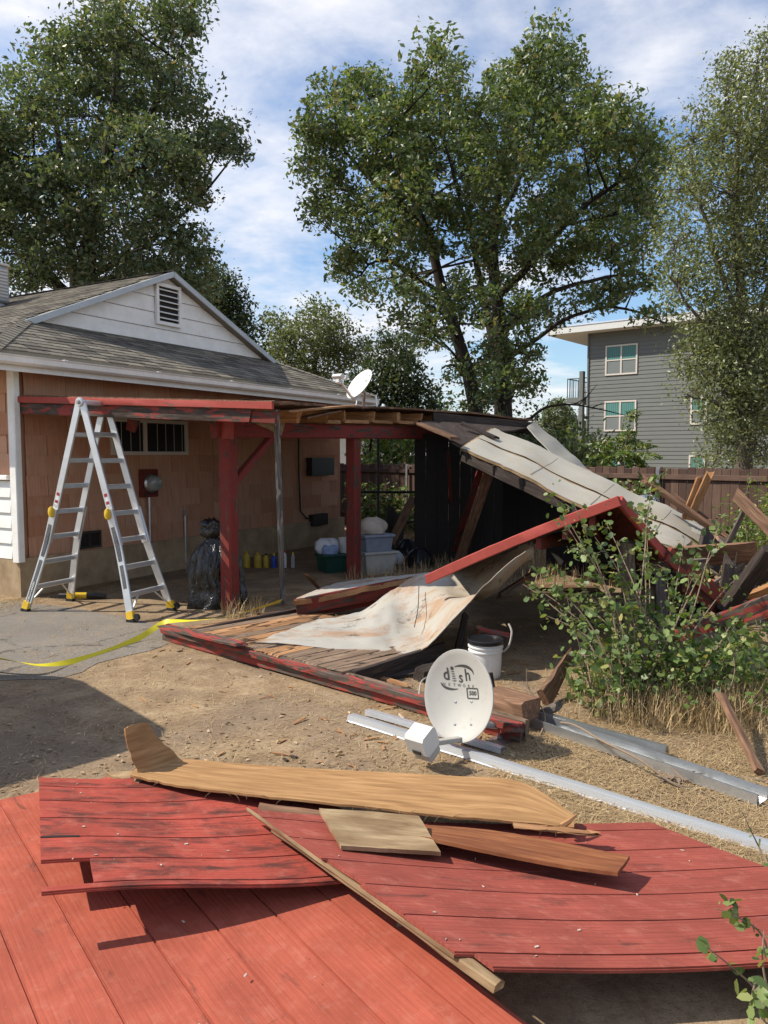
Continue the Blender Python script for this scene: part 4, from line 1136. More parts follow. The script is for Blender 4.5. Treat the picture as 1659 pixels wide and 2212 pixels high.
# ================================================================== red siding panels in front
def panel(name, NL, NR, FR, FLc, strips, mat_, label, zfn=None, starts=None, ends=None, nu=24, th=.013):
    """Grooved sheet: strips are fractions across (near to far); starts/ends cut single strips short."""
    def pos(u, v):
        p = (NL.lerp(NR, u)).lerp(FLc.lerp(FR, u), v)
        return p + (zfn(u, v) if zfn else V((0, 0, 0)))
    wlen = (FLc - NL).length; m = MB()
    ul = (NR - NL).length
    gsave = []
    for k in range(len(strips) - 1):
        v0, v1 = strips[k], strips[k + 1]; e = .0045 / wlen
        u0 = starts.get(k, 0) if starts else 0; u1 = ends.get(k, 1) if ends else 1
        for (a, b, top, bot) in ((v0 + e, v1 - e, 0.0, -.006), (v0, v1, -.0061, -th)):
            nv = 3; P = []
            for i in range(nu + 1):
                u = u0 + (u1 - u0) * i / nu
                P.append([pos(u, a + (b - a) * j / nv) + V((0, 0, top)) for j in range(nv + 1)])
            o = len(m.v)
            m.sheet(P, top - bot)
            n_ = len(m.v) - o
            half = n_ // 2
            for q in range(n_):
                r_ = q % half; i, j = divmod(r_, nv + 1)
                u = u0 + (u1 - u0) * i / nu
                m.g[o + q] = (u * ul + 3.0, (a + (b - a) * j / nv) * wlen + k * 1.37, 0 if q < half else .02)
    o = m.build(name, M[mat_], None, 40)
    return tag(o, label, 'siding panel', 'red siding panels')
# A: flat on the ground at the bottom left
aa = V((.603, -.797, 0)); bb = V((.797, .603, 0))
def PA(a, b, z=.05): return aa * a + bb * b + V((0, 0, z))
A0 = -4.06; A1 = -1.45
wA = [.29, .49, .697, .91, 1.122, 1.332, 1.54, 1.67]
panel('siding_panel', PA(A0, .29), PA(A1, .29), PA(A1, 1.67), PA(A0, 1.67), [(x - .29) / 1.38 for x in wA], 'siding_base', 'bright red grooved siding panel lying lowest at the bottom left corner',
      lambda u, v: V((0, 0, .012 * math.sin(u * 5) + .01 * math.sin(v * 7))), {5: .22, 6: .34})
# B: dirty panel propped above it
NLb = V((-1.165, 2.51, .265)); NRb = V((.08, 2.95, .11)); FLb = V((-1.672, 3.62, .19)); FRb = V((-.48, 3.93, .11))
def zb(u, v):
    z = -(.155) * (min(1, u * 1.25)) + .155 * u
    return V((0, 0, z + .01 * math.sin(u * 7 + v * 3)))
panel('siding_panel', NLb, NRb, FRb, FLb, [0, .035, .20, .375, .545, .72, .885, 1.0], 'siding_dirty', 'dirt-stained red siding panel with notched left edge, propped above the lowest one', zb, {1: .13, 2: 0.0})
m = MB()
for (v_, u1) in ((.372, .11),):
    for q in range(5):
        e0, e1 = [NLb.lerp(NRb, u_).lerp(FLb.lerp(FRb, u_), v_) + zb(u_, v_) + V((0, 0, .0012)) for u_ in (u1 * q / 5 + .002, u1 * (q + 1) / 5 + .002)]
        m.beam(e0, e1, .014, .003, (0, 0, 1), 0)
tag(m.build('saw_kerf', M['void']), 'dark saw cut in the left edge of the stained red panel', 'saw cut')
# C: large sagging panel at the right
NLc = V((.274, 2.216, .205)); NRc = V((1.98, 2.42, .16)); FLc_ = V((-.60, 3.28, .205)); FRc = V((1.19, 3.32, .105))
def zc(u, v): return V((0, -.03 * math.sin(u * math.pi) * (1 - v), -.03 * math.sin(u * math.pi) + .012 * math.sin(v * 5 + u * 2)))
pc_ = panel('siding_panel', NLc, NRc, FRc, FLc_, [0, .06, .235, .41, .585, .76, .93, 1.0], 'siding_grain', 'large sagging red siding panel with bold wood grain at the bottom right', zc, {0: .035, 3: .012}, None, 30, .016)
m = MB(); m.beam(FLc_ + V((-.004, -.003, -.010)), NLc.lerp(FLc_, .06) + V((-.004, -.003, -.010)), .004, .013, (0, 0, 1), 0, 12, (0, 0), .0012); m.build('bare_edge', M['pale_wood'], pc_)
# support under its left edge
debris('support_lumber', FLc_.lerp(NLc, .13) + V((.024, .012, -.031)), NLc + (NLc - FLc_).normalized() * .075 + V((.024, .012, -.033)), .042, .028, 'pale_wood', 'length of weathered lumber under the left edge of the large red panel', (.01, .01), group=None, cat='lumber')
# something solid under the propped panels
debris('prop_block', V((.05, 2.7, .075)), V((1.5, 2.75, .05)), .09, .06, 'grey_wood', 'grey timber under the large red panel', (.01, .01), group=None, cat='lumber')
debris('prop_block', V((-1.45, 3.2, .03)), V((-.55, 3.45, .03)), .09, .045, 'grey_wood', 'grey timber under the stained red panel', (.01, .01), group=None, cat='lumber')

# ================================================================== plywood and planks on top
ps = thing('plywood_strip', V((-.2, 3.55, .12)), 'long torn strip of tan plywood with a curled up left end', 'plywood')
na = [at(282, 1672, 3.68), at(330, 1686, 3.62), at(430, 1703, 3.52), at(600, 1722, 3.42), at(800, 1742, 3.32), at(960, 1760, 3.25), at(1120, 1775, 3.2), at(1240, 1788, 3.18)]
fa_ = [at(300, 1655, 3.8), at(395, 1640, 3.88), at(500, 1647, 3.86), at(650, 1657, 3.8), at(820, 1667, 3.72), at(980, 1677, 3.66), at(1125, 1690, 3.6), at(1242, 1762, 3.28)]
P = loft(na, fa_, 48, 10, lambda u, v: V((0, 0, .003 * math.sin(u * 7 + v * 2))), 0)
for r in P[1:]: r[0] = r[0] + V((0, rnd.uniform(-.006, .003), rnd.uniform(-.002, .002)))
m = MB(); m.sheet(P, .011); m.build('sheet', M['plywood'], ps)
P2 = [[p + V((0, 0, -.0115)) for p in r[1:]] for r in P]
for r in P2: r[0] = r[0] + V((0, rnd.uniform(-.03, .0), 0))
m = MB(); m.sheet(P2, .007); m.build('veneer', M['brown_wood'], ps)
b0 = [at(297, 1672, 3.70), at(325, 1668, 3.72), at(360, 1655, 3.8), at(393, 1642, 3.88)]
t0 = [at(268, 1574, 3.72), at(284, 1566, 3.76), at(302, 1562, 3.80), at(319, 1562, 3.84)]
P = []
for i in range(4):
    row = []
    for k in range(9):
        t = k / 8; p = b0[i].lerp(t0[i], t)
        row.append(p + V((.0, 0, -.012 * math.sin(t * math.pi))))
    P.append(row)
Pq = resample(P, 3)
m = MB(); m.sheet(Pq, .010, .006); m.build('curled_end', M['plywood'], ps)
m = MB(); m.prism([at(228, 1668, 3.86), at(240, 1676, 3.80), at(300, 1690, 3.66), at(312, 1678, 3.72), at(285, 1665, 3.82)], (0, 0, -.012)); m.build('split_veneer', M['pale_wood'], ps)
m = MB()
for k in range(26):
    i = rnd.randrange(3, 46); p = P and (na[0]); q = V(sheet_p[0][0])
    e = loft(na, na, 48, 1)[i][0] if k == 0 else _na[i]
    if k == 0: _na = [r[0] for r in loft(na, na, 48, 1)]; e = _na[i]
    d_ = V((rnd.uniform(-.05, .06), rnd.uniform(-.03, -.005), rnd.uniform(-.05, .01)))
    m.tube([e + V((0, .003, -.006)), e + d_ * .6 + V((0, 0, .006)), e + d_], [.0016, .0012, .0006], 4)
m.build('wood_fibre', M['pale_wood'], ps)['kind'] = 'stuff'
m = MB(); m.tube([at(1212, 1785, 3.16), at(1228, 1775, 3.17), at(1246, 1760, 3.2)], [.014, .012, .004], 6); m.beam(at(1120, 1785, 3.14), at(1285, 1800, 3.1), .035, .008, (0, 0, 1), None, 8, (.03, .04), .005); m.build('torn_splinter', M['orange_wood'], ps)

P = loft([at(905, 1806, 3.0), at(1040, 1836, 2.9), at(1180, 1860, 2.82), at(1334, 1884, 2.73)], [at(925, 1782, 3.2), at(1060, 1795, 3.12), at(1200, 1815, 3.02), at(1361, 1848, 2.86)], 24, 5, lambda u, v: V((0, 0, .004 * math.sin(u * 6))))
m = MB(); m.sheet(P, .014, .002); tag(m.build('stained_plank', M['plywood_red']), 'reddish brown plank with raised right end on the large red panel', 'plank')
P = loft([at(737, 1826, 2.93), at(820, 1832, 2.92), at(952, 1840, 2.90)], [at(690, 1746, 3.2), at(790, 1752, 3.18), at(905, 1762, 3.14)], 10, 6)
m = MB(); m.sheet(P, .018, .002); tag(m.build('pale_board', M['pale_wood']), 'small pale weathered board resting between the plywood and the red panel', 'board')
P = loft([at(560, 1745, 3.32), at(760, 1775, 3.2), at(930, 1800, 3.08)], [at(560, 1725, 3.42), at(760, 1750, 3.32), at(930, 1780, 3.18)], 12, 3)
m = MB(); m.sheet([[p + V((0, 0, -.02)) for p in r] for r in P], .012, .004); tag(m.build('thin_lath', M['brown_wood']), 'thin brown lath tucked under the plywood strip', 'lath')

# ================================================================== metal flashing on the ground
def channel(name, p0, p1, prof_, mat_, label, seg=24, bend=0.0):
    d_ = (p1 - p0).normalized(); o = V((-d_.y, d_.x, 0))
    if o.y > 0: o = -o                                   # towards the camera
    m = MB(); P = []
    for x, z in prof_:
        P.append([p0.lerp(p1, i / seg) + o * (x + bend * math.sin(i / seg * 9)) + V((0, 0, z + .0015 * math.sin(i * .6))) for i in range(seg + 1)])
    m.sheet(P, .003); m.g = [(y, x, z) for x, y, z in m.g]
    return tag(m.build(name, M[mat_], None, 25), label, 'flashing', 'metal channels on the ground')
channel('flashing', gr(757, 1556), gr(1800, 1884), [(-.036, .008), (-.033, .040), (.0, .044), (.026, .042), (.034, .010), (.045, .006)], 'white_metal', 'long white metal channel running past the fallen dish to the right edge', 40)
channel('flashing', gr(792, 1546), gr(1085, 1630), [(-.03, .010), (-.026, .042), (.016, .044), (.022, .010)], 'white_metal', 'short white metal channel beside the start of the long one', 16)
channel('flashing', gr(1150, 1566), gr(1646, 1738), [(-.06, .07), (-.055, .015), (.03, .012), (.04, .065), (.052, .065), (.056, .01)], 'galvanised', 'galvanised metal channel lying near the dry grass', 30)
channel('flashing', gr(1146, 1556), gr(1440, 1640), [(-.03, .03), (-.02, .075), (.015, .075), (.02, .03)], 'galvanised', 'thin galvanised strip on the far side of the galvanised channel', 16)

# ================================================================== satellite dishes
def text_mesh(body, size, font_shear=0.0, bold=0.0):
    cu = bpy.data.curves.new('lettering', 'FONT'); cu.body = body; cu.size = size; cu.shear = font_shear; cu.offset = bold
    cu.resolution_u = 3; cu.align_x = 'CENTER'; cu.align_y = 'CENTER'
    o = bpy.data.objects.new('lettering', cu); COL.objects.link(o)
    bpy.context.view_layer.update()
    me = bpy.data.meshes.new_from_object(o.evaluated_get(bpy.context.evaluated_depsgraph_get()))
    vs_ = [v.co.copy() for v in me.vertices]; fs = [tuple(p.vertices) for p in me.polygons]
    bpy.data.objects.remove(o); bpy.data.curves.remove(cu); bpy.data.meshes.remove(me)
    return vs_, fs
def dish(name, c, nrm_, up_, rx, ry, label, mat_, foot, lnb, logo, mirror=False):
    z = V(nrm_).normalized(); x = V(up_).cross(z).normalized(); y = z.cross(x)
    Mx = Matrix((x, y, z)).transposed()
    root = thing(name, foot, label, 'satellite dish')
    kz = .055 / (ry * ry)
    el = lambda q, t, i: V((q.x * rx / ry, q.y, q.z))
    m = MB(); prof_ = [(.001, 0)] + [(ry * k / 12, kz * (ry * k / 12) ** 2) for k in range(1, 13)] + [(ry + .008, kz * ry * ry + .001), (ry + .011, kz * ry * ry - .006), (ry + .006, kz * ry * ry - .010)] + [(ry * k / 12, kz * (ry * k / 12) ** 2 - .009) for k in range(12, 0, -2)] + [(.001, -.009)]
    m.lathe(prof_, c, Mx, 56, el); m.f = [q[::-1] for q in m.f]
    refl = m.build('reflector', M[mat_], root, 50)
    def onto(px, py): return c + Mx @ V((px, py, kz * ((px * ry / rx) ** 2 + py ** 2) + .0022))
    def put_text(body, size, ox, oy, nm, mat2='ink', sx=1, sy=1, rot=0, bold=0.0):
        vs_, fs = text_mesh(body, size, 0, bold)
        cs, sn = math.cos(rot), math.sin(rot)
        m = MB(); m.add([onto(ox + (v.x * sx * cs - v.y * sy * sn), oy + (v.x * sx * sn + v.y * sy * cs)) for v in vs_], fs)
        m.build(nm, M[mat2], refl, 0)
    def band(pts, w_, nm):
        m = MB(); L, Rr = [], []
        for i, (px, py, ww) in enumerate(pts):
            a = pts[max(i - 1, 0)]; b = pts[min(i + 1, len(pts) - 1)]
            dx, dy = b[0] - a[0], b[1] - a[1]; l_ = math.hypot(dx, dy) or 1
            L.append(onto(px - dy / l_ * ww, py + dx / l_ * ww)); Rr.append(onto(px + dy / l_ * ww, py - dx / l_ * ww))
        n_ = len(pts); m.add(L + Rr, [(i + n_, i + 1 + n_, i + 1, i) for i in range(n_ - 1)]); m.build(nm, M['ink'], refl, 0)
    logo(put_text, band)
    for bx, by in ((-.05, -.03), (.06, -.04), (-.055, -.16), (.055, -.17)):
        m = MB(); m.lathe([(.008, 0), (.007, .004), (.001, .005)], onto(bx, by) - z * .002, Mx, 8); m.build('bolt', M['galvanised'], refl)
    # feed arm and receiver head
    base = c + Mx @ V((0, -ry * .92, -.03)); back = c + Mx @ V((0, -ry * .45, -.07))
    m = MB(); m.beam(back, base, .035, .035); m.beam(base - (lnb - base) * .03, lnb, .035, .028); m.build('feed_arm', M[mat_], root)
    fdv = (c - lnb).normalized(); fx = fdv.cross(V((0, 0, 1))).normalized(); fz = fx.cross(fdv)
    return root, Mx, refl, (fdv, fx, fz)
def logo_big(tx, band):
    tx('d', .100, -.084, .134, 'lettering', sx=.80, rot=-.06, bold=.0012); tx('s', .092, .006, .106, 'lettering', sx=.85, rot=-.06, bold=.0012); tx('h', .100, .056, .112, 'lettering', sx=.80, rot=-.06, bold=.0012)
    band([(-.040 + .006 * math.cos(a), .166 + .006 * math.sin(a), .0045) for a in [x * .52 for x in range(13)]], 0, 'dot')
    for k in range(5): band([(-.048 - .001 * k, .148 - k * .013, .0020), (-.040, .146 - k * .013 - .001 * k, .0024), (-.031 + .001 * k, .147 - k * .013, .0016)], 0, 'stripe')
    band([(.0 + .100 * math.sin(t), .116 + .058 * math.cos(t), .001 + .0075 * math.sin((t + .25) / 1.9 * math.pi)) for t in [-.25 + k * .12 for k in range(17)]], 0, 'swoosh')
    band([(-.035 + .090 * math.sin(t), .095 + .052 * math.cos(t), .001 + .006 * math.sin((t - 3.0) / 1.7 * math.pi)) for t in [3.0 + k * .11 for k in range(16)]], 0, 'swoosh')
    for i, ch in enumerate('NETWORK'): tx(ch, .024, -.108 + i * .032, .080 - i * .006, 'lettering', sx=.95, rot=-.15)
    x0, y0, w_, h_ = .036, -.018, .078, .058
    for (ax, ay, bx, by) in ((x0, y0, x0 + w_, y0 - .012), (x0, y0 + h_, x0 + w_, y0 + h_ - .012), (x0, y0, x0, y0 + h_), (x0 + w_, y0 - .012, x0 + w_, y0 + h_ - .012)):
        band([(ax, ay, .0035), ((ax + bx) / 2, (ay + by) / 2, .0035), (bx, by, .0035)], 0, 'frame')
    tx('500', .034, x0 + w_ / 2, y0 + h_ / 2 - .006, 'lettering', sx=1.05, rot=-.14, bold=.001)
dc = at(999, 1503, 4.47)
dnrm = V((-.58, -.76, .28)); dup = V((-.34, 0, 1))
lnbp = at(918, 1608, 4.18)
big_d, DM, refl, (fdv, fx, fz) = dish('satellite_dish', dc, dnrm, dup, .225, .260, 'large off-white satellite dish lettered in black, standing on the ground', 'dish', gr(1075, 1600), lnbp, logo_big)
ML_ = Matrix((fx, fdv, fz)).transposed()
m = MB(); m.box(lnbp + fz * .045 - fdv * .01, (.125, .13, .13), ML_, .016); h_ = m.build('receiver_head', M['dish_white'], big_d)
m = MB(); m.box(lnbp - fz * .045 - fdv * .0, (.10, .105, .07), ML_, .012); m.build('receiver_neck', M['dish'], big_d)
pl = lnbp - fdv * .077 + fz * .012
m = MB(); m.box(pl, (.055, .006, .026), ML_, 0); m.build('name_plate', M['ink'], h_)
# mount behind the dish
mb0 = dc - DM @ V((0, .10, .03)); 
m = MB(); m.lathe([(.022, 0), (.022, .17)], mb0, Matrix((DM.col[0], DM.col[1], -DM.col[2])).transposed() @ Matrix.Rotation(math.pi, 3, 'X') @ Matrix.Rotation(math.pi, 3, 'X'), 14); m.f = [q[::-1] for q in m.f]; m.build('mast', M['dish'], big_d)
bk_ = at(1086, 1570, 4.72)
m = MB(); m.box(bk_, (.10, .05, .13), DM, .01); m.box(bk_ + DM @ V((.03, .02, -.05)), (.02, .10, .14), DM, .006); m.build('bracket', M['galvanised'], big_d)
m = MB(); m.tube([dc - DM @ V((0, .15, .02)), bk_], .02, 10); m.build('mast_arm', M['dish'], big_d)
m = MB(); m.tube([bk_, gr(1080, 1602)], .025, 10); m.lathe([(.07, 0), (.07, .008), (.02, .012)], gr(1080, 1602), None, 16); m.build('foot', M['galvanised'], big_d)
# small dish on the porch roof
dc2 = at(781, 834, 11.3)
def logo_small(tx, band):
    tx('dish', .07, .05, .10, 'lettering', 'screen_grey', .9, 1, .2)
    band([(.05 + .05 * math.sin(t), .15 + .03 * math.cos(t), .004) for t in [k * .3 for k in range(8)]], 0, 'swoosh')
    tx('NETWORK', .022, .03, .03, 'lettering', 'screen_grey', 1, 1, .1)
rd, RM, rrefl, (fdv, fx, fz) = dish('satellite_dish', dc2, V((-.62, -.56, .55)), V((.42, 0, 1)), .20, .25, 'white satellite dish mounted on top of the porch roof', 'dish_white', at(782, 882, 11.4), at(733, 822, 10.9), logo_small)
l2 = at(731, 818, 10.9); ML_ = Matrix((fx, fdv, fz)).transposed()
m = MB(); m.box(l2 + V((0, 0, .03)), (.16, .10, .07), ML_, .03); m.box(l2 + V((.0, 0, -.03)), (.06, .06, .08), ML_, .015); m.build('receiver_head', M['dish_white'], rd)
m = MB(); m.lathe([(.03, 0), (.036, .03), (.03, .05)], l2 + fdv * .05 + V((.05, 0, .03)), Matrix((fx, fz, fdv)).transposed(), 14, cap=True); m.build('feed_horn', M['dish_white'], rd)
m = MB(); m.tube([dc2 - RM @ V((0, 0, .02)), dc2 - RM @ V((0, .05, .12)), at(784, 884, 11.5)], .022, 10); m.build('mast', M['galvanised'], rd)
m = MB(); m.tube([at(772, 860, 11.4), at(768, 884, 11.35)], .012, 8); m.tube([at(812, 853, 11.7), at(815, 886, 11.7)], .018, 8); m.build('stay', M['galvanised'], rd)

# ================================================================== ladder
LC = V((-3.20, 8.52, 0)); LE = V((.925, -.38, 0)); LW = V((.38, .925, 0)); LT = 2.325
lad = thing('ladder', LC, 'tall folding aluminium ladder set up as an A frame with yellow feet', 'ladder')
def legpt(side, fb, z, outer=False):
    k = 1 - z / LT
    e = .72 * k + .02
    w_ = .185 + .03 * k + (max(0, .78 - z) / .78) ** 1.2 * .095
    if outer: w_ += .022
    return LC + LE * side * e + LW * fb * w_ + V((0, 0, z))
for side in (-1, 1):
    for fb in (-1, 1):
        m = MB(); m.beam(legpt(side, fb, .78), legpt(side, fb, LT - .03), .026, .082, LE, .004, 4); m.build('rail', M['aluminium'], lad)
        pts = [legpt(side, fb, z, True) for z in (1.16, .78, .62, .45, .06)]
        o_ = MB()
        for a, b in zip(pts, pts[1:]): o_.beam(a, b, .024, .092, LE, .004)
        ol = o_.build('outer_rail', M['aluminium'], lad)
        # foot
        ft = legpt(side, fb, .075, True); f2 = legpt(side, fb, .0, True)
        m = MB(); m.beam(ft + V((0, 0, .035)), f2 + V((0, 0, .03)), .05, .10, LE, .01); fo2 = m.build('foot', M['yellow'], lad)
        m = MB(); m.beam(f2 + V((0, 0, .032)), f2 + V((0, 0, .001)), .058, .11, LE, .008); m.build('foot_pad', M['rubber'], fo2)
        if side == 1:
            m = MB(); m.lathe([(.036, -.014), (.04, 0), (.036, .014)], f2 + LE * .07 + V((0, 0, .06)), Matrix((LE, V((0, 0, 1)), LW)).transposed(), 16, cap=True); m.build('wheel', M['rubber'], lad)
        # lock
        lk = legpt(side, fb, 1.12, True) + LW * fb * .022
        m = MB(); m.lathe([(.034, -.02), (.042, -.006), (.036, .022), (.012, .03)], lk - LE * .012, Matrix((LE, V((0, 0, 1)), LW * fb)).transposed(), 14, lambda q, t, i: V((q.x * .8, q.y * 1.5, q.z)), True); m.build('lock_knob', M['yellow'], lad)
        # stickers
        if fb == -1:
            for z0, z1, mt_ in ((1.20, 1.34, 'sticker_white'), (.34, .58, 'sticker'), (.62, .98, 'sticker')):
                a, b = legpt(side, fb, z0, True if z1 < 1.15 else False), legpt(side, fb, z1, True if z1 < 1.15 else False)
                m = MB(); m.beam(a - LW * .0125, b - LW * .0125, .004 if True else 0, .045, LE, 0); m.build('sticker', M[mt_], lad)
            a, b = legpt(side, fb, 1.22), legpt(side, fb, 1.25); m = MB(); m.beam(a - LW * .0145, b - LW * .0145, .003, .04, LE, 0); m.build('sticker', M['sticker_red'], lad)
            a, b = legpt(side, fb, 1.30), legpt(side, fb, 1.335); m = MB(); m.beam(a - LW * .0145, b - LW * .0145, .003, .04, LE, 0); m.build('sticker', M['sticker_red'], lad)
    # rungs
    for k in range(7):
        z = .27 + k * .283
        a, b = legpt(side, -1, z), legpt(side, 1, z)
        m = MB(); m.beam(a, b, .05, .052, V((0, 0, 1)), .008); m.build('rung', M['aluminium'], lad)
    for fb in (-1, 1):
        a = legpt(side, fb, .10); b = legpt(side, -fb, .26).lerp(legpt(side, fb, .26), .72)
        m = MB(); m.beam(a, b, .02, .014); m.build('strut', M['aluminium'], lad)
# lettering on the lower left rail
a, b = legpt(-1, -1, .10, True), legpt(-1, -1, .345, True)
m = MB(); m.beam(a - LW * .0125, b - LW * .0125, .004, .05, LE, 0); st_ = m.build('sticker', M['ink'], lad)
vs_, fs = text_mesh('GORILLA LADDERS', .034, 0, .0006)
d_ = (b - a).normalized(); sx_ = LE * -1; sx_ = (sx_ - d_ * sx_.dot(d_)).normalized()
wd = max(v.x for v in vs_) - min(v.x for v in vs_); k = (b - a).length * .94 / wd
mid = (a + b) / 2 - LW * .0155
m = MB(); m.add([mid + d_ * v.x * k + sx_ * v.y * 1.0 for v in vs_], fs); m.build('lettering', M['sticker_white'], st_, 0)
a, b = legpt(1, -1, .72, True), legpt(1, -1, .79, True)
m = MB(); m.beam(a - LW * .0150, b - LW * .0150, .003, .045, LE, 0); m.build('sticker', M['sticker_white'], lad)
# hinges and top bar
for fb in (-1, 1):
    hc = LC + LW * fb * .185 + V((0, 0, LT - .01))
    m = MB(); m.lathe([(.045, -.02), (.05, -.012), (.05, .012), (.045, .02)], hc + LW * fb * .012, Matrix((LE, V((0, 0, 1)), LW * fb)).transposed(), 20, cap=True); m.build('hinge', M['aluminium'], lad)
    m = MB(); m.lathe([(.022, .02), (.024, .03), (.016, .042)], hc + LW * fb * .012, Matrix((LE, V((0, 0, 1)), LW * fb)).transposed(), 14, cap=True); m.build('hinge_knob', M['screen_grey'], lad)
for side in (-1, 1):
    a, b = LC + LE * side * .035 - LW * .185 + V((0, 0, LT - .01)), LC + LE * side * .035 + LW * .185 + V((0, 0, LT - .01))
    m = MB(); m.beam(a, b, .045, .045, (0, 0, 1), .006); tb = m.build('top_bar', M['aluminium'], lad)
m = MB(); m.beam(LC - LW * .12 + LE * .03 + V((0, 0, LT + .0145)), LC + LW * .17 + LE * .03 + V((0, 0, LT + .0145)), .03, .004); m.build('top_label', M['yellow'], lad)

# ================================================================== tape, tools, cables
tp = [at(-120, 1396, 6.2), at(-30, 1416, 6.05), at(40, 1430, 6.0), at(90, 1437, 6.05), at(150, 1430, 6.3), at(230, 1408, 6.7), at(300, 1378, 7.1), at(350, 1347, 7.25), at(372, 1342, 7.25), at(430, 1340, 7.3), at(500, 1330, 7.5), at(560, 1313, 7.9), at(608, 1298, 8.3)]
pth = smooth_path(tp, 90)
tw = [.9, .8, .35, -.2, -.75, -1.0, -1.1, -.9, -.5, .1, .3, .6, .9]
P = []
for i, p in enumerate(pth):
    d_ = (pth[min(i + 1, 90)] - pth[max(i - 1, 0)]).normalized()
    t = i / 90 * (len(tw) - 1); k = min(int(t), len(tw) - 2); a_ = tw[k] + (tw[k + 1] - tw[k]) * (t - k)
    w0_ = d_.cross(V((0, 0, 1))).normalized(); u_ = w0_.cross(d_)
    w_ = (w0_ * math.cos(a_) + u_ * math.sin(a_)) * .027
    P.append([p - w_, p, p + w_])
m = MB(); m.sheet(P, .0015); tag(m.build('caution_tape', M['tape'], None, 60), 'yellow tape strung in a slack curve from the left edge to the porch', 'tape')
dp = gr(150, 1296)
dri = thing('cordless_saw', dp, 'yellow and black power tool lying on the ground behind the ladder', 'power tool')
m = MB(); m.tube([dp + V((0, 0, .05)), dp + V((.20, .03, .05))], [.042, .036], 12); m.build('motor', M['yellow'], dri)
m = MB(); m.tube([dp + V((.20, .03, .05)), dp + V((.30, .05, .05)), dp + V((.42, .06, .03))], [.038, .04, .024], 10); m.build('grip', M['black_plastic'], dri)
m = MB(); m.box(dp + V((-.06, 0, .05)), (.12, .05, .06), None, .01); m.box(dp + V((-.16, .0, .035)), (.14, .012, .02)); m.build('shoe', M['dark_metal'], dri)
def cable(pts, r_, mat_, name, label, cat='cable', n=40):
    m = MB(); m.tube(smooth_path(pts, n), r_, 6); return tag(m.build(name, M[mat_]), label, cat)
cable([gr(862, 1543, .01), gr(885, 1562, .01), gr(930, 1576, .015), gr(985, 1585, .03), at(1020, 1580, 4.6)], .007, 'cable', 'coaxial_cable', 'grey coaxial cable on the dirt left of the fallen dish')
cable([gr(905, 1500, .17), gr(912, 1470, .23), gr(940, 1462, .2), at(985, 1475, 4.75)], .005, 'cable', 'coaxial_cable', 'thin cable looping from the red fascia behind the dish')
cable([gr(1195, 1560, .02), gr(1240, 1566, .09), gr(1300, 1600, .10), gr(1380, 1640, .10), gr(1450, 1690, .03), gr(1490, 1702, .01)], .007, 'twig', 'dry_vine', 'bare brown vine trailing over the galvanised channel', 'vine')
cable([gr(1300, 1602, .08), gr(1400, 1642, .02), gr(1500, 1665, .01), gr(1590, 1678, .01), gr(1680, 1690, .01)], .006, 'twig', 'dry_vine', 'long bare vine along the ground towards the right edge', 'vine')
m = MB()
for k in range(24):
    c_ = gr(1470, 1690); a_ = rnd.uniform(0, 6.28); d_ = V((math.cos(a_), math.sin(a_) * .6, rnd.uniform(.0, .35))) * rnd.uniform(.05, .16)
    m.tube([c_ + V((rnd.uniform(-.04, .04), rnd.uniform(-.04, .04), .01)), c_ + d_ * .6 + V((0, 0, .02)), c_ + d_], [.007, .005, .002], 5)
tag(m.build('root_clump', M['twig']), 'torn brown clump of roots beside the galvanised channel', 'root clump')
m = MB(); m.tube(smooth_path([gr(1162, 1600, .0), at(1178, 1548, 4.85), at(1150, 1500, 4.95), at(1128, 1470, 5.0)], 14), [.006] * 6 + [.005] * 5 + [.003] * 4, 5)
m.tube(smooth_path([at(1165, 1525, 4.9), at(1140, 1480, 5.0), at(1138, 1445, 5.0)], 8), .003, 5); m.tube(smooth_path([at(1150, 1500, 4.95), at(1190, 1470, 4.95), at(1205, 1440, 4.95)], 8), .003, 5)
tag(m.build('bare_twig', M['twig']), 'thin forked twig standing beside the timber block', 'twig')

# ================================================================== buckets, bags and boxes
bc = gr(1052, 1468); bc = V((bc.x, bc.y + .1, 0))
bu = thing('bucket', bc, 'white plastic bucket with black lid behind the fallen dish', 'bucket')
m = MB(); m.lathe([(.115, 0), (.12, .02), (.125, .10), (.128, .20), (.137, .205), (.137, .215), (.13, .22), (.13, .235), (.14, .24), (.14, .25), (.132, .255), (.133, .275), (.12, .275)], bc, None, 32, cap=True); m.build('pail', M['bucket'], bu)
m = MB(); m.lathe([(.139, .268), (.146, .272), (.146, .298), (.136, .302), (.132, .292), (.05, .288), (.002, .288)], bc, None, 32); m.build('lid', M['black_plastic'], bu)
m = MB(); m.tube(smooth_path([bc + V((.14, -.02, .20)), bc + V((.18, -.04, .26)), bc + V((.20, -.03, .36)), bc + V((.18, .0, .42))], 14), .008, 6); m.build('hose', M['cable'], bu)

def bagmesh(c, rx, ry, h_, amp, seed, prof_, n=40, rows=26):
    m = MB(); pr = []
    for i in range(rows + 1):
        t = i / rows; k = t * (len(prof_) - 1); a = min(int(k), len(prof_) - 2); r_ = prof_[a] + (prof_[a + 1] - prof_[a]) * (k - a)
        pr.append((max(r_, .004), t * h_))
    def f(q, t, i):
        w2 = t + .5 * noise.noise(V((math.cos(t) * 2, math.sin(t) * 2, q.z * 3 + seed)))
        nz = noise.noise(V((math.cos(t) * 2.4, math.sin(t) * 2.4, q.z * 2.5 + seed))) * amp + (abs(noise.noise(V((math.cos(w2) * 5, math.sin(w2) * 5, q.z * 1.6 + seed)))) - .25) * amp * 1.2 
        s_ = 1 + nz
        return V((q.x * rx * s_, q.y * ry * s_, q.z + noise.noise(V((math.cos(t) * 3, math.sin(t) * 3, seed))) * amp * .08))
    m.lathe(pr, c, None, n, f, True); return m
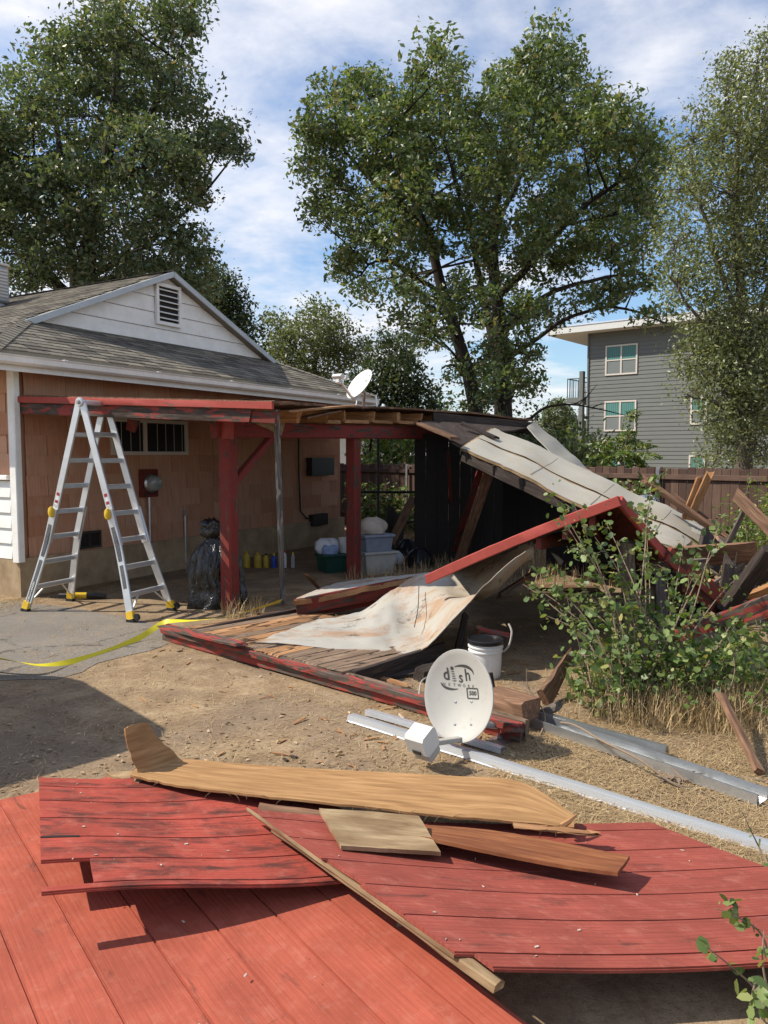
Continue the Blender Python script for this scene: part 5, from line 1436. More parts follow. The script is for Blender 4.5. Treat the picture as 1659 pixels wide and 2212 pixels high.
tb = V((-1.92, 8.78, 0))
tbag = thing('trash_bag', tb, 'tall tied black plastic rubbish bag slumped by the near post', 'rubbish bag')
bagmesh(tb, .315, .21, .80, .36, 3.0, [1.0, 1.08, 1.0, .95, .93, .90, .84, .62, .30], 72, 44).build('sack', M['bag'], tbag, 75)
bagmesh(tb + V((-.06, 0, .76)), .11, .09, .24, .6, 9.0, [.45, .5, 1.1, 1.25, .9, 1.2, .7], 22, 14).build('knot', M['bag'], tbag, 75)
mp = MB(); mp.beam(at(597, 884, 8.0), gr(611, 1302, .03), .05, .05, NN, .004, 8, warp=.002); tag(mp.build('steel_prop', M['worn_steel']), 'thin worn steel prop standing under the porch corner', 'prop post')

def tub(c, w_, d_, h_, mat_, name, label, cat='storage tub', lid=True):
    Mx = Matrix.Rotation(.5, 3, 'Z')
    o = thing(name, c, label, cat); m = MB()
    a, b = V((w_ / 2, 0, 0)), V((0, d_ / 2, 0)); k = .88
    lowr = [c + Mx @ (a * k * sx + b * k * sy) for sx, sy in ((-1, -1), (1, -1), (1, 1), (-1, 1))]
    topr = [c + Mx @ (a * sx + b * sy) + V((0, 0, h_)) for sx, sy in ((-1, -1), (1, -1), (1, 1), (-1, 1))]
    m.add(lowr + topr, [(3, 2, 1, 0), (0, 1, 5, 4), (1, 2, 6, 5), (2, 3, 7, 6), (3, 0, 4, 7), (4, 5, 6, 7)]); m.build('body', M[mat_], o, 0)
    m = MB(); m.box(c + V((0, 0, h_ + .012)), (w_ + .05, d_ + .05, .04), Mx, .012); m.build('lid', M[mat_], o)
    for sx in (-1, 1):
        m = MB(); m.box(c + Mx @ (a * sx * .995) + V((0, 0, h_ * .82)), (.03, .14, .03), Mx, .008); m.build('handle', M[mat_], o)
    return o
g1 = gr(722, 1238); g1.z = 0
tub(g1 + V((0, .2, 0)), .46, .36, .24, 'tub_green', 'storage_tub', 'dark green storage tub on the porch floor')
g2 = gr(805, 1243); tub(g2 + V((.03, .25, 0)), .50, .38, .30, 'tub_clear', 'storage_tub', 'grey translucent tub standing right of the middle post')
tub(g2 + V((.02, .27, .335)), .46, .34, .21, 'tub_grey', 'storage_tub', 'blue grey tub stacked on the translucent tub')
o = bagmesh(g1 + V((-.12, .2, .278)), .18, .14, .22, .35, 2.0, [.9, 1.05, 1.0, .9, .5], 24, 12).build('white_bag', M['bag_white'], None, 70); tag(o, 'crumpled white bag on the green tub', 'bag')
o = bagmesh(g1 + V((-.06, .06, .278)), .12, .06, .13, .2, 4.0, [.95, 1.0, 1.0, .8], 20, 8).build('blue_bag', M['bag_blue'], None, 70); tag(o, 'small pale blue bag on the front of the green tub', 'bag')
m = MB(); bq = g1 + V((.15, .24, .278)); m.lathe([(.085, 0), (.10, .20), (.106, .205), (.106, .225), (.095, .225), (.083, .02), (.002, .015)], bq, None, 26); tag(m.build('white_pail', M['bucket']), 'small white pail on the green tub beside the middle post', 'pail')
o = bagmesh(g2 + V((-.02, .3, .585)), .20, .15, .24, .3, 8.0, [.95, 1.05, 1.0, .85, .35], 26, 12).build('paper_sack', M['paper'], None, 70); tag(o, 'crumpled paper sack on the stacked tubs', 'sack')
for i, (px, h_, r_, mt_, cp_, lb_) in enumerate(((541, .26, .055, 'jug', 'jug', 'yellow oil jug, leftmost of the bottles by the wall'), (565, .24, .06, 'jug', 'jug', 'yellow jug second from the left by the wall'), (583, .22, .045, 'jug', 'black_plastic', 'yellow jug with dark cap beside the blue bottle'),
        (600, .22, .04, 'blue', 'yellow', 'blue bottle between the yellow jugs and the steel prop'), (622, .27, .04, 'bucket', 'red_plastic', 'white bottle with red cap right of the steel prop'), (641, .24, .03, 'screen_grey', 'yellow', 'slim grey spray can, rightmost by the wall'))):
    c_ = gr(px - 8, 1226); c_.z = 0
    bt = thing('bottle', c_, lb_, 'bottle', 'bottles and jugs by the house wall')
    m = MB(); m.lathe([(r_ * .95, 0), (r_, .02), (r_, h_ * .65), (r_ * .8, h_ * .78), (r_ * .4, h_ * .86), (r_ * .36, h_ * .9)], c_, None, 16, cap=True); m.build('body', M[mt_], bt)
    m = MB(); m.lathe([(r_ * .45, h_ * .88), (r_ * .45, h_), (r_ * .1, h_ + .005)], c_, None, 12, cap=True); m.build('cap', M[cp_], bt)
# dark odds and ends by the partition
for i, (px, py, r_, h_, mt_, lb_) in enumerate(((905, 1225, .22, .30, 'black_plastic', 'black bag at the foot of the dark partition'), (855, 1216, .13, .2, 'bag_white', 'small pale bundle right of the tubs'), (880, 1210, .2, .35, 'black_plastic', 'black heap of bags behind the pale bundle'))):
    c_ = gr(px, py); c_.z = 0
    o = bagmesh(c_, r_, r_ * .8, h_, .35, 20 + i * 3.0, [1, 1.05, .95, .7, .3], 22, 10).build('bundle', M[mt_], None, 70); tag(o, lb_, 'bundle')
debris('porch_scrap', gr(655, 1303, .02), gr(690, 1296, .03), .03, .012, 'pale_wood', 'pale scrap on the porch floor beside the steel prop', (.01, .01), group=None, cat='scrap')
debris('beyond_board', gr(838, 1185, .1), at(893, 1075, 14.5), .16, .03, 'brown_wood', 'wide brown board leaning beyond the tubs', (.05, .0), (0, 1, .2), group='boards beyond the tubs')
debris('beyond_board', at(858, 1110, 14.6), gr(840, 1195, .05), .5, .03, 'dark_wood', 'dark wide sheet leaning beyond the tubs', (.05, .0), (0, 1, .3), group='boards beyond the tubs')
debris('beyond_board', gr(850, 1200, .05), gr(898, 1160, .25), .1, .03, 'orange_wood', 'orange board lying in the sun beyond the tubs', (.05, .0), (0, 0, 1), group='boards beyond the tubs')
# metal frame seen through the porch
mf = thing('metal_frame', V((-.1, 15.2, 0)), 'thin black metal frame seen through the porch opening', 'metal frame')
for (a, b) in ((at(817, 944, 15.2), V((-.115, 15.2, 0))), (at(776, 1063, 15.2), at(900, 1063, 15.2)), (at(818, 1128, 15.2), at(892, 1128, 15.2))):
    m = MB(); m.tube([a, b], .026, 8); m.build('tube', M['dark_metal'], mf)
m = MB(); m.beam(at(803, 945, 14.6), at(799, 975, 14.6), .04, .06, (0, 1, 0)); tag(m.build('hanging_strip', M['dark_wood']), 'short dark strip hanging from the porch beam beside the middle post', 'strip')

# chips and flakes on the panels
m = MB(); rc = random.Random(31)
for k in range(54):
    if k % 3 == 0: u_, v_ = rc.random(), rc.random(); p = NLc.lerp(NRc, u_).lerp(FLc_.lerp(FRc, u_), v_) + zc(u_, v_)
    elif k % 3 == 1: u_, v_ = rc.random() * .7, rc.random(); p = NLb.lerp(NRb, u_).lerp(FLb.lerp(FRb, u_), v_) + zb(u_, v_)
    else: p = PA(rc.uniform(A0 + .1, -2.0), rc.uniform(.3, 1.5), .055)
    r_ = rc.uniform(.002, .0075); a_ = rc.uniform(0, 6.3)
    m.box(p + V((0, 0, .003)), (r_ * 2, r_ * rc.uniform(.5, 1.2), .003), Matrix.Rotation(a_, 3, 'Z') @ Matrix.Rotation(rc.uniform(-.4, .4), 3, 'X'), .0005)
tag(m.build('paint_chips', M['paper'], None, 0), 'pale chips and flakes scattered on the red panels', 'chips', None, 'stuff')
# ================================================================== apartment building
B0 = V((11.08, 42.0, 0)); WD = V((.78, -.626, 0)); WN = V((-.626, -.78, 0))
MBt = Matrix((WD, WN * -1, V((0, 0, 1)))).transposed()
MBt = Matrix((WD, WN, V((0, 0, 1)))).transposed()
def Bp(q, o=0.0, z=0.0): return B0 + WD * q + WN * o + V((0, 0, z))
apt = thing('apartment_building', Bp(8, -5), 'three-storey grey clapboard apartment building behind the fence', 'building')
m = MB(); m.box(Bp(9, -5, 4.2), (18, 9.98, 8.4), MBt, 0); wl2 = m.build('wall', M['grey_siding'], apt)
nbd = 40
for k in range(nbd):
    z0 = .05 + k * .209
    m = MB()
    m.add([Bp(-.01, .035, z0), Bp(18, .035, z0), Bp(18, .012, z0 + .215), Bp(-.01, .012, z0 + .215), Bp(-.01, .0, z0), Bp(18, .0, z0), Bp(-.01, 0, z0 + .215)],
          [(0, 1, 2, 3), (4, 5, 1, 0), (0, 3, 6, 4)])
    m.build('siding_board', M['grey_siding'], wl2, 0)
m = MB(); m.beam(Bp(-.03, .03, 0), Bp(-.03, .03, 8.4), .09, .12, WN); m.build('corner_board', M['grey_siding'], apt)
# flat roof with wide eaves, higher towards the right
rz0, rz1 = 8.05, 8.75
pts = [Bp(-2.2, 1.1, rz0), Bp(18.5, 1.1, rz0 + .0), Bp(18.5, -11, rz0 + .5), Bp(-2.2, -11, rz0 + .5)]
pts = [Bp(-2.1, .9, 8.25), Bp(18.5, .9, 8.25), Bp(18.5, -11, 8.25), Bp(-2.1, -11, 8.25)]
m = MB(); m.prism(pts[::-1], (0, 0, .34)); ro = m.build('roof', M['roof_white'], apt, 0)
m = MB(); m.prism([p + V((0, 0, .342)) + ((p - Bp(8, -5, p.z)).normalized() * .06) for p in pts][::-1], (0, 0, .07)); m.build('drip_edge', M['white_metal'], ro, 0)
def apt_window(q0, q1, z0, z1, sashes=2):
    w = MB(); c = Bp((q0 + q1) / 2, .05, (z0 + z1) / 2); ww, hh = q1 - q0, z1 - z0
    for sz in (-1, 1): w.box(c + V((0, 0, sz * hh / 2)), (ww + .08, .05, .08), MBt)
    for k in range(sashes + 1): w.box(c + WD * (-ww / 2 + ww * k / sashes), (.08, .05, hh - .08), MBt)
    for k in range(sashes): w.box(c + WD * (-ww / 2 + ww * (k + .5) / sashes), (ww / sashes - .08, .045, .06), MBt)
    o = w.build('window', M['cream_trim'], apt)
    for k in range(sashes):
        a = c + WD * (-ww / 2 + ww * (k + .5) / sashes) - WN * .012
        m = MB(); m.box(a + V((0, 0, hh / 4)), (ww / sashes - .07, .012, hh / 2 - .05), MBt, 0); m.build('pane', M['apt_glass'], o)
        m = MB(); m.box(a - V((0, 0, hh / 4)), (ww / sashes - .07, .012, hh / 2 - .05), MBt, 0); m.build('insect_screen', M['insect_screen'], o)
        for j in range(7):
            m2 = MB(); m2.box(a + WD * ((j - 3) * (ww / sashes - .1) / 7) + V((0, 0, hh / 4)) + WN * .007, ((ww / sashes - .1) / 7 - .02, .004, hh / 2 - .08), MBt, 0); m2.build('blind_slat', M['teal_blind'], o)
b = NB('apt_glass'); M['apt_glass'] = b.bsdf((.05, .11, .115), 0.12, 0, None, 0.5)
for z0, z1 in ((5.98, 7.47), (3.03, 4.55), (.2, 1.68)):
    apt_window(.98, 2.63, z0, z1); apt_window(5.45, 6.15, z0 + .25, z1, 1); apt_window(9.5, 11.1, z0, z1)
# balconies on the far side
for z, nm in ((4.95, 'balcony'), (2.15, 'balcony')):
    m = MB(); m.prism([Bp(-1.75, -1.0, z), Bp(-.05, -1.0, z), Bp(-.05, -4.6, z), Bp(-1.75, -4.6, z)][::-1], (0, 0, -.28)); bo = m.build(nm, M['grey_siding'], apt, 0)
    for k in range(14):
        p = Bp(-1.72, -1.05 - k * .27, z); m = MB(); m.tube([p, p + V((0, 0, 1.05))], .018, 5); m.build('baluster', M['dark_metal'], bo)
    for k in range(10):
        p = Bp(-1.72 + k * .17, -1.02, z); m = MB(); m.tube([p, p + V((0, 0, 1.05))], .018, 5); m.build('baluster', M['dark_metal'], bo)
    m = MB(); m.tube([Bp(-.05, -1.02, z + 1.06), Bp(-1.72, -1.02, z + 1.06), Bp(-1.72, -4.6, z + 1.06)], .03, 6); m.build('handrail', M['dark_metal'], bo)
m = MB(); m.beam(Bp(-.72, -.75, 0), Bp(-.72, -.75, 6.35), .26, .26, WD); m.build('balcony_post', M['grey_siding'], apt)
m = MB(); m.beam(Bp(-1.7, -4.4, 0), Bp(-1.7, -4.4, 4.7), .2, .2, WD); m.build('balcony_post', M['grey_siding'], apt)
for k, (q, c_) in enumerate(((-1.0, 'brown_wood'), (-.45, 'orange_wood'))):
    p = Bp(q, -1.6, 4.95)
    ch = thing('balcony_chair', p, ['small wooden chair on the upper balcony, left of the post', 'wooden shelf of pots on the upper balcony, right of the post'][k], ['chair', 'plant shelf'][k])
    for sx in (-1, 1):
        for sy in (-1, 1):
            m = MB(); m.beam(p + WD * sx * .2 + WN * sy * .18, p + WD * sx * .2 + WN * sy * .18 + V((0, 0, .95 if sy < 0 else (.45 if k == 0 else .9))), .04, .04, WD); m.build('leg', M[c_], ch)
    for j in range(2 if k == 0 else 3):
        m = MB(); m.box(p + V((0, 0, .30 + j * .3)), (.44, .40 if j == 0 or k else .06, .03), MBt); m.build('shelf' if k else 'seat', M[c_], ch)
m = MB(); m.box(Bp(.75, .06, 2.25), (.75, .03, .75), MBt); m.build('meter_panel', M['cream_trim'], apt)

# small white house far beyond the porch opening
wh = thing('white_cottage', V((-.9, 33, 0)), 'white cottage glimpsed between trees through the porch opening', 'house')
m = MB(); m.box(V((-1.6, 33, 1.25)), (3, 4, 2.5), None, 0); m.build('wall', M['white_paint'], wh)
m = MB(); m.prism([V((-3.3, 30.8, 2.5)), V((.1, 30.8, 2.5)), V((-1.6, 30.8, 3.5))][::-1], (0, 4.4, 0)); m.f = [q[::-1] for q in m.f]; m.build('roof', M['roof_shingle'], wh, 0)
m = MB(); m.box(V((-.6, 30.98, 1.5)), (.5, .06, .8)); m.build('window', M['glass_dark'], wh)

# ================================================================== fence
fA, fB = V((-1.2, 19.3, 0)), V((7.6, 9.8, 0))
fdir = (fB - fA).normalized(); fl = (fB - fA).length; fn = V((fdir.y, -fdir.x, 0))
if fn.y > 0: fn = -fn
fence = thing('board_fence', fA.lerp(fB, .5), 'weathered brown board fence running behind the wreck', 'fence')
pw = .142
pk = []
for k in range(3):
    m = MB(); m.beam((0, 0, 0), (0, 0, 1.52 + .012 * k), pw - .006, .018, (0, 1, 0), .003, 2, (0, .008)); o = m.build('t', M['fence_wood'], None, 32, (0, 0, 0)); pk.append(o.data); bpy.data.objects.remove(o)
MF = Matrix((fdir, fn, V((0, 0, 1)))).transposed()
MFp = Matrix((fdir, -fn, V((0, 0, 1)))).transposed()
if MF.determinant() < 0: MF = MFp
n_ = int(fl / pw)
for k in range(n_):
    inst('picket', rnd.choice(pk), fA + fdir * (k + .5) * pw + fn * (-.012 + rnd.uniform(-.004, .004)) + V((0, 0, rnd.uniform(-.015, .01))), MF, fence)
for z in (.35, 1.38):
    for k in range(5):
        a, b = fA + fdir * fl * k / 5, fA + fdir * fl * (k + 1) / 5
        m = MB(); m.beam(a + fn * .022 + V((0, 0, z)), b + fn * .022 + V((0, 0, z)), .04, .085); m.build('rail', M['fence_wood'], fence)
for k in range(7):
    p = fA + fdir * (fl * (k * .155 + .045)) + fn * .062
    m = MB(); m.beam(p, p + V((0, 0, 1.54)), .035, .06, fdir); m.build('post', M['galvanised'], fence)

# ================================================================== trees
def leafmesh(name, pos_, size, mat_, parent, seed, aspect=.5, updir=.55, round_=False, lvbias=None):
    """One mesh of many small folded leaves; pos_ is an (N,3) array in world space."""
    rg = np.random.default_rng(seed); n = len(pos_)
    sz = size * (rg.uniform(.45, 1.45, n) ** 1.15)[:, None]
    nr = rg.normal(size=(n, 3)); nr[:, 2] += updir * 1.6; nr /= np.linalg.norm(nr, axis=1)[:, None]
    ax = rg.normal(size=(n, 3)); ax[:, 2] -= .35; ax -= nr * (ax * nr).sum(1)[:, None]; ax /= np.linalg.norm(ax, axis=1)[:, None]
    sd2 = np.cross(nr, ax)
    fold = .18
    if round_:
        pts = [(-.5, 0, 0), (-.22, .40, fold * .4), (.22, .44, fold * .4), (.5, 0, 0), (.22, -.44, fold * .4), (-.22, -.40, fold * .4)]
        fcs = [(0, 3, 2, 1), (0, 5, 4, 3)]
    else:
        pts = [(-.5, 0, 0), (.05, .5, fold), (.5, 0, 0), (.05, -.5, fold)]; fcs = [(0, 2, 1), (0, 3, 2)]
    k = len(pts)
    vs_ = np.empty((n, k, 3), np.float32)
    for i, (a, b, c) in enumerate(pts): vs_[:, i] = pos_ + sz * (ax * a + sd2 * b * aspect * (1 if round_ else 1.0) + nr * c * aspect)
    o = np.array(wloc(parent)) if parent is not None else np.array((pos_[:, 0].mean(), pos_[:, 1].mean(), 0.0))
    vs_ = (vs_.reshape(-1, 3) - o).astype(np.float32)
    me = bpy.data.meshes.new(name)
    nf = len(fcs); fl_ = len(fcs[0])
    me.vertices.add(n * k); me.vertices.foreach_set('co', vs_.ravel())
    idx = (np.arange(n)[:, None, None] * k + np.array(fcs)[None]).reshape(-1).astype(np.int32)
    me.loops.add(n * nf * fl_); me.loops.foreach_set('vertex_index', idx)
    me.polygons.add(n * nf); me.polygons.foreach_set('loop_start', (np.arange(n * nf) * fl_).astype(np.int32))
    lv = rg.random(n) if lvbias is None else np.clip(rg.random(n) * .6 + lvbias * .4, 0, 1)
    a = me.attributes.new('lv', 'FLOAT', 'POINT'); a.data.foreach_set('value', np.repeat(lv, k).astype(np.float32))
    me.update(calc_edges=True); me.validate()
    me.materials.append(M[mat_])
    ob = bpy.data.objects.new(name, me); COL.objects.link(ob)
    if parent is not None: ob.parent = parent
    else: ob.location = o
    return ob
def clump_points(blobs, clumps, per, cr, seed, shell=.55):
    """blobs: (centre, rx, ry, rz); twig clumps filled with leaf points, denser near the outside of each lobe."""
    rg = np.random.default_rng(seed); out = []; cents = []
    vols = np.array([(b[1] * b[2] * b[3]) ** (2 / 3) for b in blobs]); vols /= vols.sum()
    cnt = np.maximum(2, (vols * clumps).astype(int))
    for (c, rx, ry, rz), k in zip(blobs, cnt):
        d_ = rg.normal(size=(k, 3)); d_ /= np.linalg.norm(d_, axis=1)[:, None]
        r_ = (shell + (1 - shell) * rg.random(k)) ** .8
        cc = np.array(c) + d_ * r_[:, None] * np.array((rx, ry, rz))
        cents.append(cc)
        p = cc[:, None, :] + np.clip(rg.normal(size=(k, per, 3)), -1.55, 1.55) * cr * rg.uniform(.5, 1.25, (k, 1, 1)) * np.array((1, 1, .75))
        keep = rg.random((k, per)) < rg.uniform(.45, 1, (k, 1))
        out.append(p[keep])
    return np.concatenate(out), [np.array(c) for c in cents]
def tree(name, label, D, spec, trunk, limbs, clumps, per, cr, leaf, mat_, barkm, seed, depth=.42, twigs=True, aspect=.5, group='trees around the yard', updir=.55):
    rg = random.Random(seed)
    base = V(trunk[0][0])
    root = thing(name, V((base.x, base.y, 0)), label, 'tree', group)
    cx = sum(b[0] for b in spec) / len(spec); wid = max(b[0] for b in spec) - min(b[0] for b in spec)
    blobs = []
    for (px, py, rx, ry) in spec:
        k = D / F; fall = math.sqrt(max(.08, 1 - ((px - cx) / (wid * .62)) ** 2)) * wid * k * depth
        for s_ in (-1, 1):
            dz = s_ * fall * rg.uniform(.25, .85)
            c = at(px + rg.uniform(-.15, .15) * rx, py + rg.uniform(-.15, .15) * ry, D + dz)
            f = (D + dz) / F
            blobs.append((tuple(c), rx * f * .92, (rx + ry) / 2 * f * .9, ry * f * .92))
    pts, cents = clump_points(blobs, clumps, per, cr, seed)
    leafmesh('crown', pts, leaf, mat_, root, seed + 1, aspect, updir)
    m = MB()
    for path, r0, r1 in [(t[0:-2], t[-2], t[-1]) for t in trunk]:
        q = smooth_path(list(path), 12); m.tube(q, [r0 + (r1 - r0) * (i / 12) ** .8 for i in range(13)], 10)
    m.build('trunk', M[barkm], root, 60)
    nodes = [p for t in trunk for p in smooth_path(list(t[0:-2]), 8)[2:]]
    m = MB()
    for (path, r0, r1) in limbs:
        q = smooth_path(path, 10); m.tube([p + V((rg.uniform(-.05, .05), 0, rg.uniform(-.05, .05))) for p in q], [r0 + (r1 - r0) * i / 10 for i in range(11)], 7)
        nodes += q[3:]
    for bl, cs in zip(blobs, cents):
        c = V(bl[0]); nb_ = min(nodes, key=lambda p: (p - c).length + max(0, p.z - c.z) * 1.5)
        mid = nb_.lerp(c, .5) + V((0, 0, .10 * (c - nb_).length * rg.uniform(-.3, 1)))
        q = smooth_path([nb_, mid, c], 6)
        r0 = min(.07, .012 + .012 * (c - nb_).length)
        m.tube(q, [r0 * (1 - .75 * i / 6) for i in range(7)], 5)
        for tt in range(min(len(cs), 9 if twigs else 2)):
            e = V(cs[rg.randrange(len(cs))]); s_ = q[rg.randrange(3, 7)]
            m.tube([s_, s_.lerp(e, .55) + V((rg.uniform(-.08, .08), 0, rg.uniform(-.08, .1))), e], [.014, .010, .005], 4)
    m.build('limbs', M[barkm], root, 60)
    return root
# oak in the middle
D = 24.0
spec = [(720, 240, 75, 80), (695, 335, 55, 65), (790, 205, 55, 65), (825, 310, 95, 85), (735, 430, 60, 65), (750, 530, 45, 55), (785, 615, 42, 42), (745, 590, 32, 40), (860, 430, 75, 60), (945, 185, 65, 85), (960, 300, 105, 85), (1000, 420, 100, 75), (930, 500, 70, 55),
        (1115, 165, 60, 80), (1165, 105, 42, 55), (1215, 180, 60, 75), (1150, 290, 105, 85), (1260, 300, 80, 80), (1325, 275, 65, 65), (1378, 360, 52, 75), (1290, 420, 105, 75), (1160, 430, 95, 75), (1080, 540, 95, 65), (1200, 555, 105, 65), (1330, 520, 75, 65), (1390, 470, 45, 60),
        (1375, 600, 45, 40), (1290, 640, 75, 36), (905, 650, 48, 42), (930, 720, 42, 50), (1000, 640, 60, 55), (1080, 665, 70, 55), (1115, 760, 52, 55), (1040, 770, 48, 50), (1170, 690, 55, 45), (1060, 850, 55, 40), (1125, 830, 42, 35), (975, 790, 36, 35), (1010, 880, 55, 25), (860, 700, 20, 22), (1410, 690, 40, 25), (1045, 270, 60, 65), (880, 240, 50, 60), (1402, 320, 36, 50), (1050, 350, 80, 70), (870, 370, 70, 60), (1230, 240, 60, 60), (660, 300, 26, 34), (690, 470, 26, 34), (850, 520, 50, 42), (880, 590, 40, 36), (800, 470, 50, 50)]
trunk = [(at(1038, 985, D), at(1020, 840, D), at(985, 720, D), at(948, 600, D), at(925, 500, D), at(880, 420, D), .27, .10), (at(1090, 985, D + .4), at(1085, 830, D + .4), at(1080, 700, D + .3), at(1065, 560, D + .2), at(1075, 420, D), at(1095, 280, D), .34, .08), (at(1088, 850, D + .5), at(1062, 720, D + .7), at(1035, 600, D + .9), at(1010, 450, D + 1), .20, .07)]
limbs = [([at(935, 540, D), at(880, 450, D - .6), at(800, 390, D - 1), at(740, 320, D - 1)], .12, .04), ([at(960, 640, D), at(900, 600, D - 1), at(820, 560, D - 1.2), at(770, 600, D - 1.2)], .08, .02), ([at(1078, 640, D), at(1170, 540, D - .5), at(1270, 440, D - 1), at(1360, 380, D - 1)], .14, .04), ([at(1082, 720, D), at(1180, 640, D + .6), at(1300, 600, D + 1), at(1390, 590, D + 1)], .11, .03),
         ([at(1070, 480, D), at(1130, 360, D + .5), at(1160, 230, D + .6), at(1165, 130, D + .5)], .10, .03), ([at(1010, 500, D + 1), at(980, 380, D + 1), at(950, 240, D + 1)], .09, .03), ([at(1090, 880, D), at(1130, 800, D - .4), at(1150, 740, D - .5)], .06, .02), ([at(890, 430, D), at(840, 330, D), at(800, 230, D)], .08, .02), ([at(1090, 780, D), at(1220, 690, D - .6), at(1340, 665, D - .8), at(1440, 700, D - 1)], .08, .02)]
tree('oak_tree', 'big spreading oak with several trunks behind the porch roof', D, spec, trunk, limbs, 1080, 125, .29, .155, 'leaf_oak', 'bark', 11)
# oak behind the house
D = 21.0
spec = [(60, 195, 55, 60), (20, 290, 60, 50), (140, 120, 55, 75), (230, 70, 70, 75), (250, 25, 40, 32), (370, 70, 50, 70), (410, 30, 35, 50), (300, 170, 90, 80), (180, 250, 105, 80), (60, 360, 110, 80), (390, 190, 55, 50), (400, 300, 80, 65), (480, 300, 45, 45), (520, 320, 22, 24), (300, 330, 110, 80), (150, 420, 110, 80), (20, 480, 100, 80), (280, 450, 100, 70), (395, 390, 55, 45), (430, 410, 22, 40), (330, 545, 85, 55), (415, 530, 45, 50), (150, 540, 110, 65), (430, 600, 40, 55), (-60, 400, 90, 120), (-80, 250, 70, 90), (40, 590, 90, 50), (380, 610, 60, 50), (240, 600, 80, 45), (-120, 530, 80, 90)]
trunk = [(at(195, 985, D), at(190, 700, D), at(188, 560, D), at(215, 420, D), at(245, 260, D), at(255, 100, D), .36, .08), (at(170, 985, D + .5), at(165, 640, D + .5), at(155, 560, D + .6), at(140, 420, D + .6), at(120, 250, D + .6), .22, .06)]
limbs = [([at(150, 640, D), at(105, 590, D - .3), at(60, 540, D - .5), at(-20, 470, D - .6)], .15, .05), ([at(215, 420, D), at(310, 290, D - .6), at(345, 190, D - .8), at(390, 110, D - 1)], .12, .04), ([at(200, 480, D), at(120, 380, D - 1), at(60, 340, D - 1.2), at(-40, 330, D - 1.4)], .11, .04), ([at(225, 400, D), at(340, 350, D + .5), at(430, 320, D + .6), at(510, 315, D + .6)], .10, .03), ([at(195, 600, D), at(290, 540, D), at(380, 480, D), at(430, 430, D)], .09, .02)]
tree('oak_tree', 'large dark oak rising behind the house at the left', D, spec, trunk, limbs, 1200, 105, .27, .13, 'leaf_oak2', 'bark', 23)
# tall small-leaved tree at the right
D = 15.5
spec = [(1575, 190, 45, 70), (1640, 140, 50, 75), (1510, 290, 50, 65), (1600, 300, 75, 75), (1480, 400, 50, 60), (1565, 420, 80, 75), (1660, 400, 65, 95), (1470, 510, 48, 60), (1555, 560, 85, 75), (1650, 580, 75, 85), (1465, 620, 45, 50), (1540, 690, 80, 65), (1640, 730, 80, 75), (1500, 760, 48, 40), (1570, 830, 68, 60), (1490, 845, 42, 25), (1555, 910, 55, 45), (1650, 890, 70, 70), (1545, 985, 38, 28), (1660, 270, 55, 80), (1730, 350, 80, 120), (1740, 600, 90, 120), (1740, 820, 90, 100), (1600, 960, 50, 35), (1640, 985, 50, 30), (1600, 800, 80, 70), (1600, 900, 60, 60), (1590, 700, 80, 70), (1530, 800, 50, 50), (1660, 820, 60, 70), (1610, 500, 80, 80)]
trunk = [(at(1608, 1090, D), at(1606, 940, D), at(1610, 800, D), at(1600, 620, D), at(1590, 420, D), at(1600, 200, D), .20, .03)]
limbs = [([at(1608, 850, D), at(1560, 760, D - .3), at(1500, 680, D - .5), at(1450, 600, D - .6)], .06, .015), ([at(1604, 700, D), at(1550, 560, D), at(1510, 420, D), at(1490, 300, D)], .06, .012), ([at(1605, 760, D), at(1660, 620, D + .3), at(1690, 450, D + .4)], .07, .02), ([at(1595, 480, D), at(1560, 330, D + .2), at(1570, 180, D + .2)], .04, .01), ([at(1608, 900, D), at(1540, 870, D - .6), at(1480, 850, D - .8)], .04, .01), ([at(1600, 400, D), at(1650, 260, D), at(1655, 120, D)], .04, .01)]
tree('live_oak', 'tall airy small-leaved tree behind the fence at the right edge', D, spec, trunk, limbs, 1700, 62, .21, .080, 'leaf_live', 'bark_grey', 37, aspect=.42)
# middle-distance trees
D = 36.0
tree('olive_tree', 'rounded pale green tree in the distance right of the gable', D, [(600, 715, 36, 45), (690, 695, 50, 55), (660, 740, 55, 50), (735, 735, 45, 45), (620, 780, 50, 50), (700, 790, 55, 50), (770, 760, 36, 36), (580, 790, 36, 40), (650, 840, 60, 50)], [(at(672, 985, D), at(675, 850, D), at(685, 740, D), .3, .08)], [([at(676, 820, D), at(640, 760, D), at(610, 720, D)], .1, .03)], 620, 36, .34, .17, 'leaf_olive', 'bark', 41)
D = 33.0
tree('dark_tree', 'dark bushy tree behind the rooftop dish', D, [(830, 760, 45, 40), (800, 820, 48, 42), (870, 800, 48, 45), (910, 850, 40, 40), (850, 860, 55, 40), (770, 850, 40, 38), (930, 890, 36, 30), (880, 745, 26, 26), (900, 930, 60, 40), (830, 930, 60, 40)], [(at(850, 985, D), at(850, 880, D), at(855, 780, D), .25, .06)], [([at(851, 860, D), at(885, 800, D), at(905, 780, D)], .08, .02)], 560, 36, .32, .17, 'leaf_dark', 'bark', 43)
D = 30.0
tree('dark_tree', 'dark tree crown just behind the far end of the house roof', D, [(500, 660, 40, 40), (470, 620, 45, 45), (520, 720, 45, 40), (545, 770, 35, 35), (450, 680, 50, 45)], [(at(480, 985, D), at(480, 800, D), at(480, 660, D), .25, .06)], [], 300, 36, .30, .16, 'leaf_dark', 'bark', 47)
D = 58.0
